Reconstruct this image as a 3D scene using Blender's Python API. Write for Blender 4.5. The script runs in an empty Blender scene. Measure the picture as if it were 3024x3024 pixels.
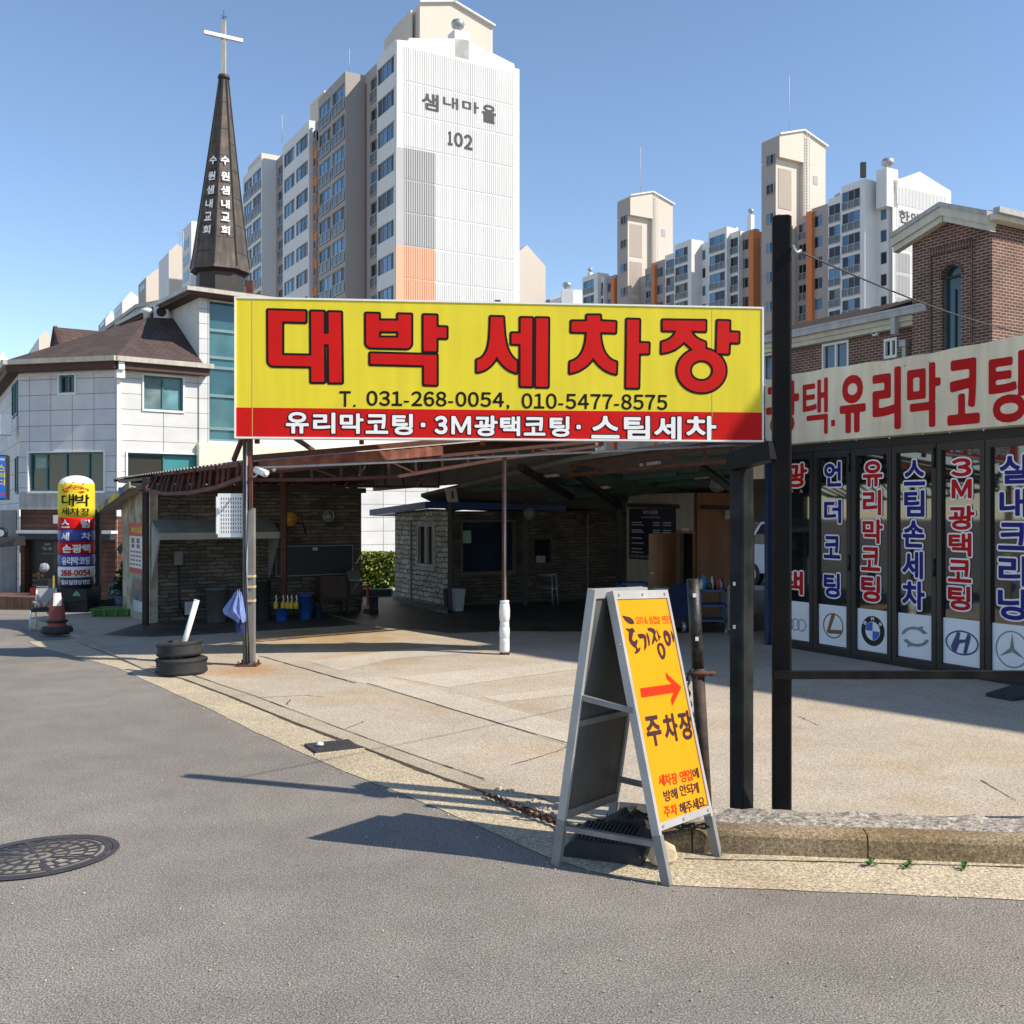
import bpy, math, random
import numpy as np
from mathutils import Vector, Matrix
random.seed(7)
R = math.radians
sc = bpy.context.scene
col = sc.collection
# ------------------------------------------------------------------ camera, sky, sun, exposure
HC = 2.0            # eye height above the lot
FP = 3024.0         # focal length in photo pixels
cd = bpy.data.cameras.new('camera'); cam = bpy.data.objects.new('camera', cd); col.objects.link(cam)
cd.sensor_width = 36; cd.lens = 36; cd.clip_start = 0.1; cd.clip_end = 2500
cam.location = (0, 0, HC); cam.rotation_euler = (R(90), 0, 0)
sc.camera = cam
SUN_EL, SUN_AZ = 41.5, 108.0        # azimuth clockwise from +Y
w = bpy.data.worlds.new('World'); sc.world = w; w.use_nodes = True
nt = w.node_tree
sky = nt.nodes.new('ShaderNodeTexSky'); sky.sky_type = 'NISHITA'; sky.sun_disc = False
sky.sun_elevation = R(SUN_EL); sky.sun_rotation = R(SUN_AZ)
sky.air_density = 1.0; sky.dust_density = 0.0; sky.ozone_density = 1.8; sky.altitude = 900
bg = nt.nodes['Background']; bg.inputs[1].default_value = 0.15
nt.links.new(sky.outputs[0], bg.inputs[0])
ld = bpy.data.lights.new('sun', 'SUN'); ld.energy = 4.9; ld.angle = R(0.5); ld.color = (1.0, 0.91, 0.78)
sun = bpy.data.objects.new('sun', ld); col.objects.link(sun)
sdir = Vector((math.sin(R(SUN_AZ))*math.cos(R(SUN_EL)), math.cos(R(SUN_AZ))*math.cos(R(SUN_EL)), math.sin(R(SUN_EL))))
sun.location = sdir*60; sun.rotation_euler = sdir.to_track_quat('Z', 'Y').to_euler()
sc.view_settings.view_transform = 'Standard'; sc.view_settings.look = 'None'
sc.view_settings.exposure = 0.4; sc.view_settings.gamma = 1.0
sc.cycles.max_bounces = 8; sc.cycles.diffuse_bounces = 4; sc.cycles.glossy_bounces = 4
sc.cycles.use_denoising = True
# ------------------------------------------------------------------ photo geometry helpers
def G(u, v, z=0.0):
    Y = (HC-z)*FP/(v-1512.0); return Vector(((u-1512.0)/FP*Y, Y, z))
def P(u, v, Y):
    return Vector(((u-1512.0)/FP*Y, Y, HC+(1512.0-v)/FP*Y))
class Frame:
    """local x along the surface (viewer's right), y into it, z up"""
    def __init__(s, o, ang=0.0, M=None):
        s.M = M if M is not None else Matrix.Translation(Vector(o)) @ Matrix.Rotation(ang, 4, 'Z')
        s.I = s.M.inverted()
    def pt(s, x, y, z): return s.M @ Vector((x, y, z))
    def px(s, u, v, y=0.0):
        o = s.I @ Vector((0, 0, HC)); d = s.I.to_3x3() @ Vector(((u-1512.0)/FP, 1.0, (1512.0-v)/FP))
        t = (y-o.y)/d.y; p = o+d*t
        return p.x, p.z
    def rect(s, u0, v0, u1, v1, y=0.0):
        a = s.px(u0, (v0+v1)/2, y)[0]; b = s.px(u1, (v0+v1)/2, y)[0]
        um = (u0+u1)/2
        return a, b, s.px(um, v1, y)[1], s.px(um, v0, y)[1]
    def off(s, x, y, z): return Frame(None, M=s.M @ Matrix.Translation((x, y, z)))
A1 = R(-60.0)      # along the street, towards the camera
A2 = R(30.0)       # across the lot
D1 = Vector((math.cos(A1), math.sin(A1), 0)); D2 = Vector((math.cos(A2), math.sin(A2), 0))
def frame3(o, xd, zd):
    x = xd.normalized(); z = (zd - x*zd.dot(x)).normalized(); y = z.cross(x)
    M = Matrix(((x.x, y.x, z.x, o.x), (x.y, y.y, z.y, o.y), (x.z, y.z, z.z, o.z), (0, 0, 0, 1)))
    return Frame(None, M=M)
# ------------------------------------------------------------------ objects
MW = {}
def tag(o, label=None, cat=None, group=None, kind=None):
    if label: o['label'] = label
    if cat: o['category'] = cat
    if group: o['group'] = group
    if kind: o['kind'] = kind
    return o
def thing(name, label, cat, F, group=None):
    if not isinstance(F, Frame): F = Frame(F)
    o = bpy.data.objects.new(name, None); col.objects.link(o); o.empty_display_size = 0.2
    o.matrix_basis = F.M.copy(); MW[o.name] = F.M.copy()
    return tag(o, label, cat, group)
class MB:
    def __init__(s, F=None, mat=None):
        s.v = []; s.f = []; s.fm = []; s.sm = []; s.F = F; s.mats = []; s.k = 0; s.smooth = False
        if mat: s.use(mat)
    def use(s, m):
        if m not in s.mats: s.mats.append(m)
        s.k = s.mats.index(m); return s
    def vs(s, pts):
        b = len(s.v)
        if s.F is None: s.v += [Vector(p) for p in pts]
        else: s.v += [s.F.M @ Vector(p) for p in pts]
        return b
    def fc(s, idx): s.f.append(tuple(idx)); s.fm.append(s.k); s.sm.append(s.smooth)
    def poly(s, pts):
        b = s.vs(pts); s.fc(range(b, b+len(pts))); return s
    def hexa(s, p):   # 8 points: bottom 4 ccw then top 4
        b = s.vs(p)
        for q in ((3, 2, 1, 0), (4, 5, 6, 7), (0, 1, 5, 4), (1, 2, 6, 5), (2, 3, 7, 6), (3, 0, 4, 7)):
            s.fc([b+i for i in q])
        return s
    def box(s, x0, x1, y0, y1, z0, z1):
        return s.hexa([(x0, y0, z0), (x1, y0, z0), (x1, y1, z0), (x0, y1, z0), (x0, y0, z1), (x1, y0, z1), (x1, y1, z1), (x0, y1, z1)])
    def bbox(s, x0, x1, y0, y1, z0, z1, b=0.01):   # box with chamfered vertical and top edges
        def ring(i, z): return [(x0+i+b, y0+i, z), (x1-i-b, y0+i, z), (x1-i, y0+i+b, z), (x1-i, y1-i-b, z), (x1-i-b, y1-i, z), (x0+i+b, y1-i, z), (x0+i, y1-i-b, z), (x0+i, y0+i+b, z)]
        rs = [ring(0, z0), ring(0, z1-b), ring(b, z1)]
        return s.loft(rs, True)
    def loft(s, rings, caps=True):
        n = len(rings[0]); bs = [s.vs(r) for r in rings]
        for a, b in zip(bs[:-1], bs[1:]):
            for i in range(n): s.fc((a+i, a+(i+1) % n, b+(i+1) % n, b+i))
        if caps:
            s0 = s.smooth; s.smooth = False
            s.fc([bs[0]+i for i in range(n)][::-1]); s.fc([bs[-1]+i for i in range(n)]); s.smooth = s0
        return s
    def bar(s, p0, p1, w, h=None, up=None):
        p0 = Vector(p0); p1 = Vector(p1); h = h or w
        d = (p1-p0).normalized(); up = Vector(up) if up else (Vector((0, 0, 1)) if abs(d.z) < .9 else Vector((0, 1, 0)))
        a = d.cross(up).normalized()*(w/2); b = a.cross(d).normalized()*(h/2)
        return s.hexa([p0-a-b, p0+a-b, p1+a-b, p1-a-b, p0-a+b, p0+a+b, p1+a+b, p1-a+b])
    def cyl(s, p0, p1, r, r2=None, n=12, caps=True):
        p0 = Vector(p0); p1 = Vector(p1); r2 = r if r2 is None else r2
        d = (p1-p0).normalized(); up = Vector((0, 0, 1)) if abs(d.z) < .9 else Vector((0, 1, 0))
        a = d.cross(up).normalized(); b = d.cross(a).normalized()
        k = s.smooth; s.smooth = True
        s.loft([[p+(a*math.cos(t)+b*math.sin(t))*q for t in [i*2*math.pi/n for i in range(n)]] for p, q in ((p0, r), (p1, r2))], caps)
        s.smooth = k; return s
    def tube(s, pts, r, n=8):
        pts = [Vector(p) for p in pts]; rings = []
        for i, p in enumerate(pts):
            d = (pts[min(i+1, len(pts)-1)]-pts[max(i-1, 0)]).normalized()
            up = Vector((0, 0, 1)) if abs(d.z) < .95 else Vector((0, 1, 0))
            a = d.cross(up).normalized(); b = d.cross(a).normalized()
            rings.append([p+(a*math.cos(t)+b*math.sin(t))*r for t in [j*2*math.pi/n for j in range(n)]])
        k = s.smooth; s.smooth = True; s.loft(rings); s.smooth = k; return s
    def lathe(s, c, prof, n=24, ax=None):   # profile of (r, h)
        c = Vector(c); k = s.smooth; s.smooth = True
        X, Y, Z = ax if ax else (Vector((1, 0, 0)), Vector((0, 1, 0)), Vector((0, 0, 1)))
        s.loft([[c+(X*math.cos(t)+Y*math.sin(t))*max(r, 1e-4)+Z*h for t in [i*2*math.pi/n for i in range(n)]] for r, h in prof], True)
        s.smooth = k; return s
    def extr(s, pts, d):   # planar polygon extruded by vector d
        b = s.vs(pts); e = s.vs([Vector(p)+Vector(d) for p in pts]); n = len(pts)
        s.fc(range(b, b+n)); s.fc(list(range(e, e+n))[::-1])
        for i in range(n): s.fc((b+i, e+i, e+(i+1) % n, b+(i+1) % n))
        return s
    def wall(s, x0, x1, z0, z1, y=0.0, holes=(), rev=0.15):
        xs = sorted({x0, x1} | {max(x0, min(x1, c)) for h in holes for c in h[:2]}); zs = sorted({z0, z1} | {max(z0, min(z1, c)) for h in holes for c in h[2:4]})
        for a, b in zip(xs[:-1], xs[1:]):
            run = None
            for c, d in zip(zs[:-1], zs[1:]):
                m = ((a+b)/2, (c+d)/2)
                hole = any(h[0] < m[0] < h[1] and h[2] < m[1] < h[3] for h in holes)
                if not hole:
                    s.poly([(a, y, c), (b, y, c), (b, y, d), (a, y, d)])
        for h in holes:
            a, b, c, d = h[:4]; e = y+rev
            s.poly([(a, y, c), (a, e, c), (a, e, d), (a, y, d)][::-1]); s.poly([(b, y, c), (b, e, c), (b, e, d), (b, y, d)])
            s.poly([(a, y, d), (b, y, d), (b, e, d), (a, e, d)]); s.poly([(a, y, c), (b, y, c), (b, e, c), (a, e, c)][::-1])
        return s
    def build(s, name, parent=None, label=None, kind=None, fix=True):
        me = bpy.data.meshes.new(name)
        I = MW[parent.name].inverted() if parent is not None else Matrix.Identity(4)
        vv = [I @ p for p in s.v]
        me.from_pydata([p[:] for p in vv], [], s.f)
        for m in s.mats: me.materials.append(m)
        me.polygons.foreach_set('material_index', s.fm); me.polygons.foreach_set('use_smooth', s.sm)
        uvl = me.uv_layers.new(name='UVMap'); uv = []
        for p in me.polygons:
            n = p.normal
            for vi in p.vertices:
                c = vv[vi]
                if abs(n.z) > .8: uv += (c.x, c.y)
                elif abs(n.y) >= abs(n.x): uv += (c.x, c.z)
                else: uv += (c.y, c.z)
        uvl.data.foreach_set('uv', uv)
        me.update()
        o = bpy.data.objects.new(name, me); col.objects.link(o)
        if parent is not None: o.parent = parent
        MW[o.name] = (MW[parent.name].copy() if parent is not None else Matrix.Identity(4))
        if label: o['label'] = label
        if kind: o['kind'] = kind
        return o
    def single(s, name, label, cat, group=None, at=None):      # a thing that is one mesh, origin at its base
        c = sum(s.v, Vector())/max(1, len(s.v)); c.z = min(p.z for p in s.v)
        if at is not None: c = Vector(at)
        s.v = [p-c for p in s.v]; o = s.build(name); o.location = c; MW[o.name] = Matrix.Translation(c)
        return tag(o, label, cat, group)
def structure(mb, name): return tag(mb.build(name), kind='structure')
def inst(o, parent, M):
    c = o.copy(); col.objects.link(c); c.parent = parent; c.matrix_basis = M; MW[c.name] = MW[parent.name] @ M
    return c
def copy_tree(o, M):        # copy of a thing with its parts and their sub-parts
    c = o.copy(); col.objects.link(c); c.matrix_basis = M; MW[c.name] = M.copy()
    for ch in list(o.children):
        k = ch.copy(); col.objects.link(k); k.parent = c
        for g in list(ch.children):
            q = g.copy(); col.objects.link(q); q.parent = k
    return c
# ------------------------------------------------------------------ materials
def mat(name, c, rough=.7, var=.12, vs=3.0, bump=0.0, bs=40.0, metal=0.0, spec=.5, streak=0.0, fine=0.0, fs=120.0, c2=None, ior=None):
    m = bpy.data.materials.new(name); m.use_nodes = True; t = m.node_tree; N = t.nodes; L = t.links
    b = N['Principled BSDF']; b.inputs['Roughness'].default_value = rough; b.inputs['Metallic'].default_value = metal
    b.inputs['Specular IOR Level'].default_value = spec
    if ior: b.inputs['IOR'].default_value = ior
    tc = N.new('ShaderNodeTexCoord')
    def noise(scale, det=4, sv=None):
        n = N.new('ShaderNodeTexNoise'); n.inputs['Scale'].default_value = scale; n.inputs['Detail'].default_value = det
        if sv:
            mp = N.new('ShaderNodeMapping'); mp.inputs['Scale'].default_value = sv; L.new(tc.outputs['Object'], mp.inputs['Vector']); L.new(mp.outputs[0], n.inputs['Vector'])
        else: L.new(tc.outputs['Object'], n.inputs['Vector'])
        return n
    def mul(src, n, amt):
        r = N.new('ShaderNodeMapRange'); r.inputs['From Min'].default_value = .3; r.inputs['From Max'].default_value = .7
        r.inputs['To Min'].default_value = 1-amt; r.inputs['To Max'].default_value = 1+amt*.6; L.new(n.outputs[0], r.inputs['Value'])
        x = N.new('ShaderNodeVectorMath'); x.operation = 'SCALE'; L.new(src, x.inputs[0]); L.new(r.outputs[0], x.inputs['Scale']); return x.outputs[0]
    rgb = N.new('ShaderNodeRGB'); rgb.outputs[0].default_value = (*c, 1); src = rgb.outputs[0]
    if c2:
        n = noise(vs*.7, 6); mx = N.new('ShaderNodeMix'); mx.data_type = 'RGBA'
        r = N.new('ShaderNodeMapRange'); r.inputs['From Min'].default_value = .45; r.inputs['From Max'].default_value = .62; L.new(n.outputs[0], r.inputs['Value'])
        L.new(r.outputs[0], mx.inputs['Factor']); L.new(src, mx.inputs['A']); mx.inputs['B'].default_value = (*c2, 1); src = mx.outputs['Result']
    if var: src = mul(src, noise(vs, 5), var)
    if streak: src = mul(src, noise(1.0, 5, (7, 7, .5)), streak)
    if fine: src = mul(src, noise(fs, 2), fine)
    L.new(src, b.inputs['Base Color'])
    if bump:
        n = noise(bs, 4); bp = N.new('ShaderNodeBump'); bp.inputs['Strength'].default_value = bump; bp.inputs['Distance'].default_value = .01
        L.new(n.outputs[0], bp.inputs['Height']); L.new(bp.outputs[0], b.inputs['Normal'])
    return m
def brickmat(name, c1, c2, mortar, bw, rh, ms=.008, offset=.5, rough=.85, bump=.6, var=.25, shift=(0, 0), distort=0.0, squash=1.0, mdirt=0.15):
    m = bpy.data.materials.new(name); m.use_nodes = True; t = m.node_tree; N = t.nodes; L = t.links
    b = N['Principled BSDF']; b.inputs['Roughness'].default_value = rough
    uv = N.new('ShaderNodeUVMap'); uv.uv_map = 'UVMap'
    mp = N.new('ShaderNodeMapping'); mp.inputs['Location'].default_value = (shift[0], shift[1], 0); L.new(uv.outputs[0], mp.inputs[0]); vec = mp.outputs[0]
    if distort:
        n = N.new('ShaderNodeTexNoise'); n.inputs['Scale'].default_value = 6; L.new(vec, n.inputs['Vector'])
        s = N.new('ShaderNodeVectorMath'); s.operation = 'SCALE'; s.inputs['Scale'].default_value = distort; L.new(n.outputs['Color'], s.inputs[0])
        a = N.new('ShaderNodeVectorMath'); L.new(vec, a.inputs[0]); L.new(s.outputs[0], a.inputs[1]); vec = a.outputs[0]
    br = N.new('ShaderNodeTexBrick'); L.new(vec, br.inputs['Vector']); br.offset = offset; br.squash = squash; br.squash_frequency = 3
    br.inputs['Scale'].default_value = 1; br.inputs['Brick Width'].default_value = bw; br.inputs['Row Height'].default_value = rh
    br.inputs['Mortar Size'].default_value = ms; br.inputs['Mortar Smooth'].default_value = .3
    br.inputs['Color1'].default_value = (*c1, 1); br.inputs['Color2'].default_value = (*c2, 1); br.inputs['Mortar'].default_value = (*mortar, 1)
    n = N.new('ShaderNodeTexNoise'); n.inputs['Scale'].default_value = 1.6; n.inputs['Detail'].default_value = 7; L.new(uv.outputs[0], n.inputs['Vector'])
    r = N.new('ShaderNodeMapRange'); r.inputs['From Min'].default_value = .3; r.inputs['From Max'].default_value = .7; r.inputs['To Min'].default_value = 1-var; r.inputs['To Max'].default_value = 1+var*.5
    L.new(n.outputs[0], r.inputs['Value'])
    x = N.new('ShaderNodeVectorMath'); x.operation = 'SCALE'; L.new(br.outputs[0], x.inputs[0]); L.new(r.outputs[0], x.inputs['Scale'])
    L.new(x.outputs[0], b.inputs['Base Color'])
    if bump:
        bp = N.new('ShaderNodeBump'); bp.inputs['Strength'].default_value = bump; bp.inputs['Distance'].default_value = .012; bp.invert = True
        L.new(br.outputs['Fac'], bp.inputs['Height']); L.new(bp.outputs[0], b.inputs['Normal'])
    return m
# ------------------------------------------------------------------ lettering from outlines (distance field, so any weight can be cut)
GL = {}
def glyph(ch):
    if ch in GL: return GL[ch]
    c = bpy.data.curves.new('glyph', 'FONT'); c.body = ch; c.size = 1; c.resolution_u = 4; c.fill_mode = 'NONE'
    o = bpy.data.objects.new('glyph', c); col.objects.link(o)
    dg = bpy.context.evaluated_depsgraph_get(); me = bpy.data.meshes.new_from_object(o.evaluated_get(dg), depsgraph=dg)
    co = np.array([v.co[:2] for v in me.vertices]); ed = np.array([e.vertices[:] for e in me.edges])
    bpy.data.objects.remove(o); bpy.data.curves.remove(c); bpy.data.meshes.remove(me)
    GL[ch] = (co[ed[:, 0]], co[ed[:, 1]]) if len(co) else None
    return GL[ch]
def loops_segs(loops):
    a = []; b = []
    for lp in loops:
        lp = np.array(lp, float); a.append(lp); b.append(np.roll(lp, -1, 0))
    return np.concatenate(a), np.concatenate(b)
def sdf(A, B, xs, ys):
    X, Y = np.meshgrid(xs, ys); p = np.stack([X.ravel(), Y.ravel()], 1)
    best = np.full(len(p), 1e9); ins = np.zeros(len(p), bool)
    for a, b in zip(A, B):
        d = b-a; l2 = d @ d
        if l2 < 1e-14: continue
        t = np.clip(((p-a) @ d)/l2, 0, 1); q = p-a-t[:, None]*d
        best = np.minimum(best, (q*q).sum(1))
        c = (a[1] > p[:, 1]) != (b[1] > p[:, 1])
        if c.any():
            xi = a[0]+(p[:, 1]-a[1])/(b[1]-a[1] if b[1] != a[1] else 1e-9)*d[0]
            ins ^= c & (p[:, 0] < xi)
    D = np.sqrt(best); return np.where(ins, -D, D).reshape(len(ys), len(xs))
def march(sd, xs, ys, out):
    I = sd < 0; full = I[:-1, :-1] & I[1:, :-1] & I[:-1, 1:] & I[1:, 1:]
    anyc = I[:-1, :-1] | I[1:, :-1] | I[:-1, 1:] | I[1:, 1:]
    for j in range(full.shape[0]):
        i = 0; row = full[j]; n = len(row)
        while i < n:
            if row[i]:
                k = i
                while k < n and row[k]: k += 1
                out.append([(xs[i], ys[j]), (xs[k], ys[j]), (xs[k], ys[j+1]), (xs[i], ys[j+1])]); i = k
            else: i += 1
    for j, i in np.argwhere(anyc & ~full):
        cs = [(j, i), (j, i+1), (j+1, i+1), (j+1, i)]; pl = []
        for a, b in zip(cs, cs[1:]+cs[:1]):
            va, vb = sd[a], sd[b]; pa = (xs[a[1]], ys[a[0]]); pb = (xs[b[1]], ys[b[0]])
            if va < 0: pl.append(pa)
            if (va < 0) != (vb < 0):
                t = va/(va-vb); pl.append((pa[0]+(pb[0]-pa[0])*t, pa[1]+(pb[1]-pa[1])*t))
        if len(pl) > 2: out.append(pl)
def cut(mb, fn, A, B, level, cell, y, m):
    lo = np.minimum(A.min(0), B.min(0))-level-cell*1.5; hi = np.maximum(A.max(0), B.max(0))+level+cell*1.5
    xs = np.linspace(lo[0], hi[0], max(4, int((hi[0]-lo[0])/cell)+1)); ys = np.linspace(lo[1], hi[1], max(4, int((hi[1]-lo[1])/cell)+1))
    out = []; march(sdf(A, B, xs, ys)-level, xs, ys, out)
    mb.use(m)
    for pl in out: mb.poly([fn(x, z, y) for x, z in pl])
def shape(mb, fn, loops, m, y=-.004, level=0.0, border=None, cell=.01):
    A, B = loops_segs(loops)
    if border: cut(mb, fn, A, B, level+border[1], cell, y+.003, border[0])
    cut(mb, fn, A, B, level, cell, y, m)
def put(mb, fn, ch, x0, x1, z0, z1, m, y=-.004, bold=.02, border=None, res=34):
    g = glyph(ch)
    if g is None: return
    A, B = g; lo = np.minimum(A.min(0), B.min(0)); hi = np.maximum(A.max(0), B.max(0))
    h = z1-z0; lv = bold*h; ww = max(x1-x0-2*lv, .02*h); hh = max(h-2*lv, .02*h)
    s = np.array([ww/max(hi[0]-lo[0], 1e-3), hh/max(hi[1]-lo[1], 1e-3)])
    T = lambda q: (q-lo)*s+np.array([x0+lv, z0+lv])
    A, B = T(A), T(B); cell = max(h, x1-x0)/res
    if border: cut(mb, fn, A, B, lv+border[1], cell, y+.003, border[0])
    cut(mb, fn, A, B, lv, cell, y, m)
FW = {c: chr(ord(c)+0xFEE0) for c in '0123456789ABCDEFGHIJKLMNOPQRSTUVWXYZabcdefghijklmnopqrstuvwxyz&'}
def line(mb, fn, s, x0, x1, z0, z1, m, y=-.004, bold=.02, border=None, res=30, gap=.06):
    """one line of lettering fitted into a box"""
    items = []; cx = 0
    for ch in s:
        if ch == ' ': cx += .32; continue
        g = glyph(FW.get(ch, ch)); A, B = g; lo = np.minimum(A.min(0), B.min(0)); hi = np.maximum(A.max(0), B.max(0)); wd = hi[0]-lo[0]
        if ch in '·.,': cx += .05
        items.append((FW.get(ch, ch), cx, cx+wd, lo[1], hi[1])); cx += wd+gap+(.04 if ch in '·.,-' else 0)
    L = cx-gap; b0 = min(i[3] for i in items); b1 = max(i[4] for i in items); k = (x1-x0)/L; kz = (z1-z0)/(b1-b0)
    for ch, a, b, c, d in items:
        h = (d-c)*kz; bb = bold*(z1-z0)/max(h, 1e-6)
        put(mb, fn, ch, x0+a*k-bold*(z1-z0)*.5, x0+b*k+bold*(z1-z0)*.5, z0+(c-b0)*kz, z0+(d-b0)*kz, m, y, min(bb, .2), border, res)
def ell(cx, cy, rx, ry, n=40, a0=0, a1=360):
    return [(cx+rx*math.cos(R(a0+(a1-a0)*i/n)), cy+ry*math.sin(R(a0+(a1-a0)*i/n))) for i in range(n)]
# ------------------------------------------------------------------ shared materials
def speckle(name, c, dark, lite, s1=95, s2=230, rough=.92, bump=.5, blot=.12, c2=None, stain=None):
    """aggregate surface: pebbled speckle plus broad blotches"""
    m = bpy.data.materials.new(name); m.use_nodes = True; t = m.node_tree; N = t.nodes; L = t.links
    b = N['Principled BSDF']; b.inputs['Roughness'].default_value = rough; b.inputs['Specular IOR Level'].default_value = .3
    tc = N.new('ShaderNodeTexCoord')
    def nz(s, d=3):
        n = N.new('ShaderNodeTexNoise'); n.inputs['Scale'].default_value = s; n.inputs['Detail'].default_value = d; L.new(tc.outputs['Object'], n.inputs['Vector']); return n
    r = N.new('ShaderNodeValToRGB'); n1 = nz(s1, 5); L.new(n1.outputs[0], r.inputs[0])
    e = r.color_ramp.elements; e[0].position = .3; e[0].color = (*dark, 1); e[1].position = .72; e[1].color = (*lite, 1)
    k = r.color_ramp.elements.new(.5); k.color = (*c, 1)
    src = r.outputs[0]
    v = N.new('ShaderNodeTexVoronoi'); v.inputs['Scale'].default_value = s2; L.new(tc.outputs['Object'], v.inputs['Vector'])
    bw = N.new('ShaderNodeSeparateColor'); L.new(v.outputs['Color'], bw.inputs[0])
    mr = N.new('ShaderNodeMapRange'); mr.inputs['To Min'].default_value = .58; mr.inputs['To Max'].default_value = 1.42; L.new(bw.outputs[0], mr.inputs['Value'])
    x = N.new('ShaderNodeVectorMath'); x.operation = 'SCALE'; L.new(src, x.inputs[0]); L.new(mr.outputs[0], x.inputs['Scale']); src = x.outputs[0]
    for s, a in ((.55, blot), (2.6, blot*.7)):
        n = nz(s, 6); mr = N.new('ShaderNodeMapRange'); mr.inputs['From Min'].default_value = .3; mr.inputs['From Max'].default_value = .7
        mr.inputs['To Min'].default_value = 1-a; mr.inputs['To Max'].default_value = 1+a*.7; L.new(n.outputs[0], mr.inputs['Value'])
        x = N.new('ShaderNodeVectorMath'); x.operation = 'SCALE'; L.new(src, x.inputs[0]); L.new(mr.outputs[0], x.inputs['Scale']); src = x.outputs[0]
    if c2:
        n = nz(.9, 7); mr = N.new('ShaderNodeMapRange'); mr.inputs['From Min'].default_value = .5; mr.inputs['From Max'].default_value = .66; L.new(n.outputs[0], mr.inputs['Value'])
        mx = N.new('ShaderNodeMix'); mx.data_type = 'RGBA'; mx.blend_type = 'MULTIPLY'; L.new(mr.outputs[0], mx.inputs['Factor']); L.new(src, mx.inputs['A']); mx.inputs['B'].default_value = (*c2, 1); src = mx.outputs['Result']
    for (sx, sy, rad, cc) in (stain or ()):
        mp = N.new('ShaderNodeVectorMath'); mp.operation = 'DISTANCE'
        nn = nz(2.2, 6); ad = N.new('ShaderNodeVectorMath'); ad.operation = 'MULTIPLY_ADD'; L.new(nn.outputs['Color'], ad.inputs[0]); ad.inputs[1].default_value = (rad*1.6, rad*1.6, 0); L.new(tc.outputs['Object'], ad.inputs[2])
        L.new(ad.outputs[0], mp.inputs[0]); mp.inputs[1].default_value = (sx+rad*.8, sy+rad*.8, 0)
        mr = N.new('ShaderNodeMapRange'); mr.inputs['From Min'].default_value = rad; mr.inputs['From Max'].default_value = rad*.25; L.new(mp.outputs['Value'], mr.inputs['Value'])
        mx = N.new('ShaderNodeMix'); mx.data_type = 'RGBA'; mx.blend_type = 'MULTIPLY'; L.new(mr.outputs[0], mx.inputs['Factor']); L.new(src, mx.inputs['A']); mx.inputs['B'].default_value = (*cc, 1); src = mx.outputs['Result']
    L.new(src, b.inputs['Base Color'])
    bp = N.new('ShaderNodeBump'); bp.inputs['Strength'].default_value = bump; bp.inputs['Distance'].default_value = .004; L.new(n1.outputs[0], bp.inputs['Height']); L.new(bp.outputs[0], b.inputs['Normal'])
    return m
asphalt = speckle('asphalt', (.212, .19, .164), (.065, .058, .05), (.45, .41, .36), 120, 260, bump=.3, blot=.15)
gutterm = speckle('gutter_concrete', (.46, .385, .265), (.27, .22, .145), (.62, .53, .385), 55, 140, blot=.14)
lotm = speckle('lot_concrete', (.445, .382, .296), (.315, .265, .20), (.56, .49, .39), 70, 170, bump=.35, blot=.10, c2=(.95, .89, .80),
               stain=((-3.35, 13.1, .8, (1, .76, .54)), (-1.9, 14.6, 1.2, (1, .86, .66)), (-2.9, 16.2, 1.6, (.95, .74, .48)), (-1.0, 14.9, .7, (1, .78, .55))))
patchm = speckle('pale_concrete', (.50, .44, .35), (.39, .335, .26), (.60, .535, .44), 60, 150, bump=.3, blot=.1)
edgem = speckle('edging_stone', (.40, .34, .25), (.32, .27, .19), (.48, .42, .32), 60, 160, blot=.14)
roughc = speckle('rough_mortar', (.30, .265, .22), (.13, .115, .095), (.45, .41, .35), 30, 90, bump=1, blot=.15)
kerbm = speckle('weathered_kerb', (.27, .205, .125), (.17, .125, .075), (.38, .30, .20), 45, 150, blot=.2, c2=(.62, .55, .42))
crackm = mat('crack_dirt', (.05, .038, .025), .95, .3, 9)
soilm = mat('dirt_rust', (.12, .06, .03), .95, .4, 14, .6, 60)
blackpaint = mat('black_paint', (.005, .005, .006), .5, .3, 4, .15, 30, streak=.5, c2=(.012, .010, .009), spec=.14)
greypaint = mat('dark_grey_paint', (.05, .052, .056), .5, .2, 5, .1, 30, streak=.3)
rust = mat('rust_red', (.15, .045, .028), .8, .3, 6, .3, 60, c2=(.085, .035, .025))
rustd = mat('rust_dark', (.10, .035, .022), .85, .3, 6, .3, 60)
rustp = mat('red_primer', (.25, .085, .055), .8, .3, 5, .2, 50, streak=.3, c2=(.15, .055, .04))
galv = mat('galvanised', (.42, .44, .46), .42, .15, 6, 0, metal=.6, streak=.15)
alu = mat('aluminium', (.44, .435, .425), .5, .1, 8, .05, 80, metal=.3, streak=.1)
aluw = mat('aluminium_worn', (.25, .25, .25), .5, .2, 8, .05, 80, metal=.3, streak=.2)
white = mat('white_paint', (.78, .78, .76), .6, .06, 2, streak=.05)
whitep = mat('white_plastic', (.72, .73, .74), .4, .06, 4)
black = mat('black_matt', (.012, .012, .013), .6, .2, 6)
rubber = mat('tyre_rubber', (.028, .028, .029), .72, .3, 9, .3, 90, fine=.2)
glassd = mat('dark_glass', (.006, .008, .010), .03, 0, ior=1.95)
glassb = mat('blue_glass', (.016, .055, .10), .05, .1, .4, spec=.9)
glassk = mat('night_glass', (.012, .016, .022), .06, 0, spec=.5)
glasst = mat('teal_glass', (.03, .13, .15), .06, .12, .5, spec=.8)
red = mat('sign_red', (.55, .008, .007), .55, .06, 2, streak=.06, spec=.15)
yel = mat('sign_yellow', (.72, .60, .035), .55, .04, 2, streak=.07, spec=.2)
inkb = mat('ink_black', (.012, .009, .009), .6, .05, spec=.12)
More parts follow.
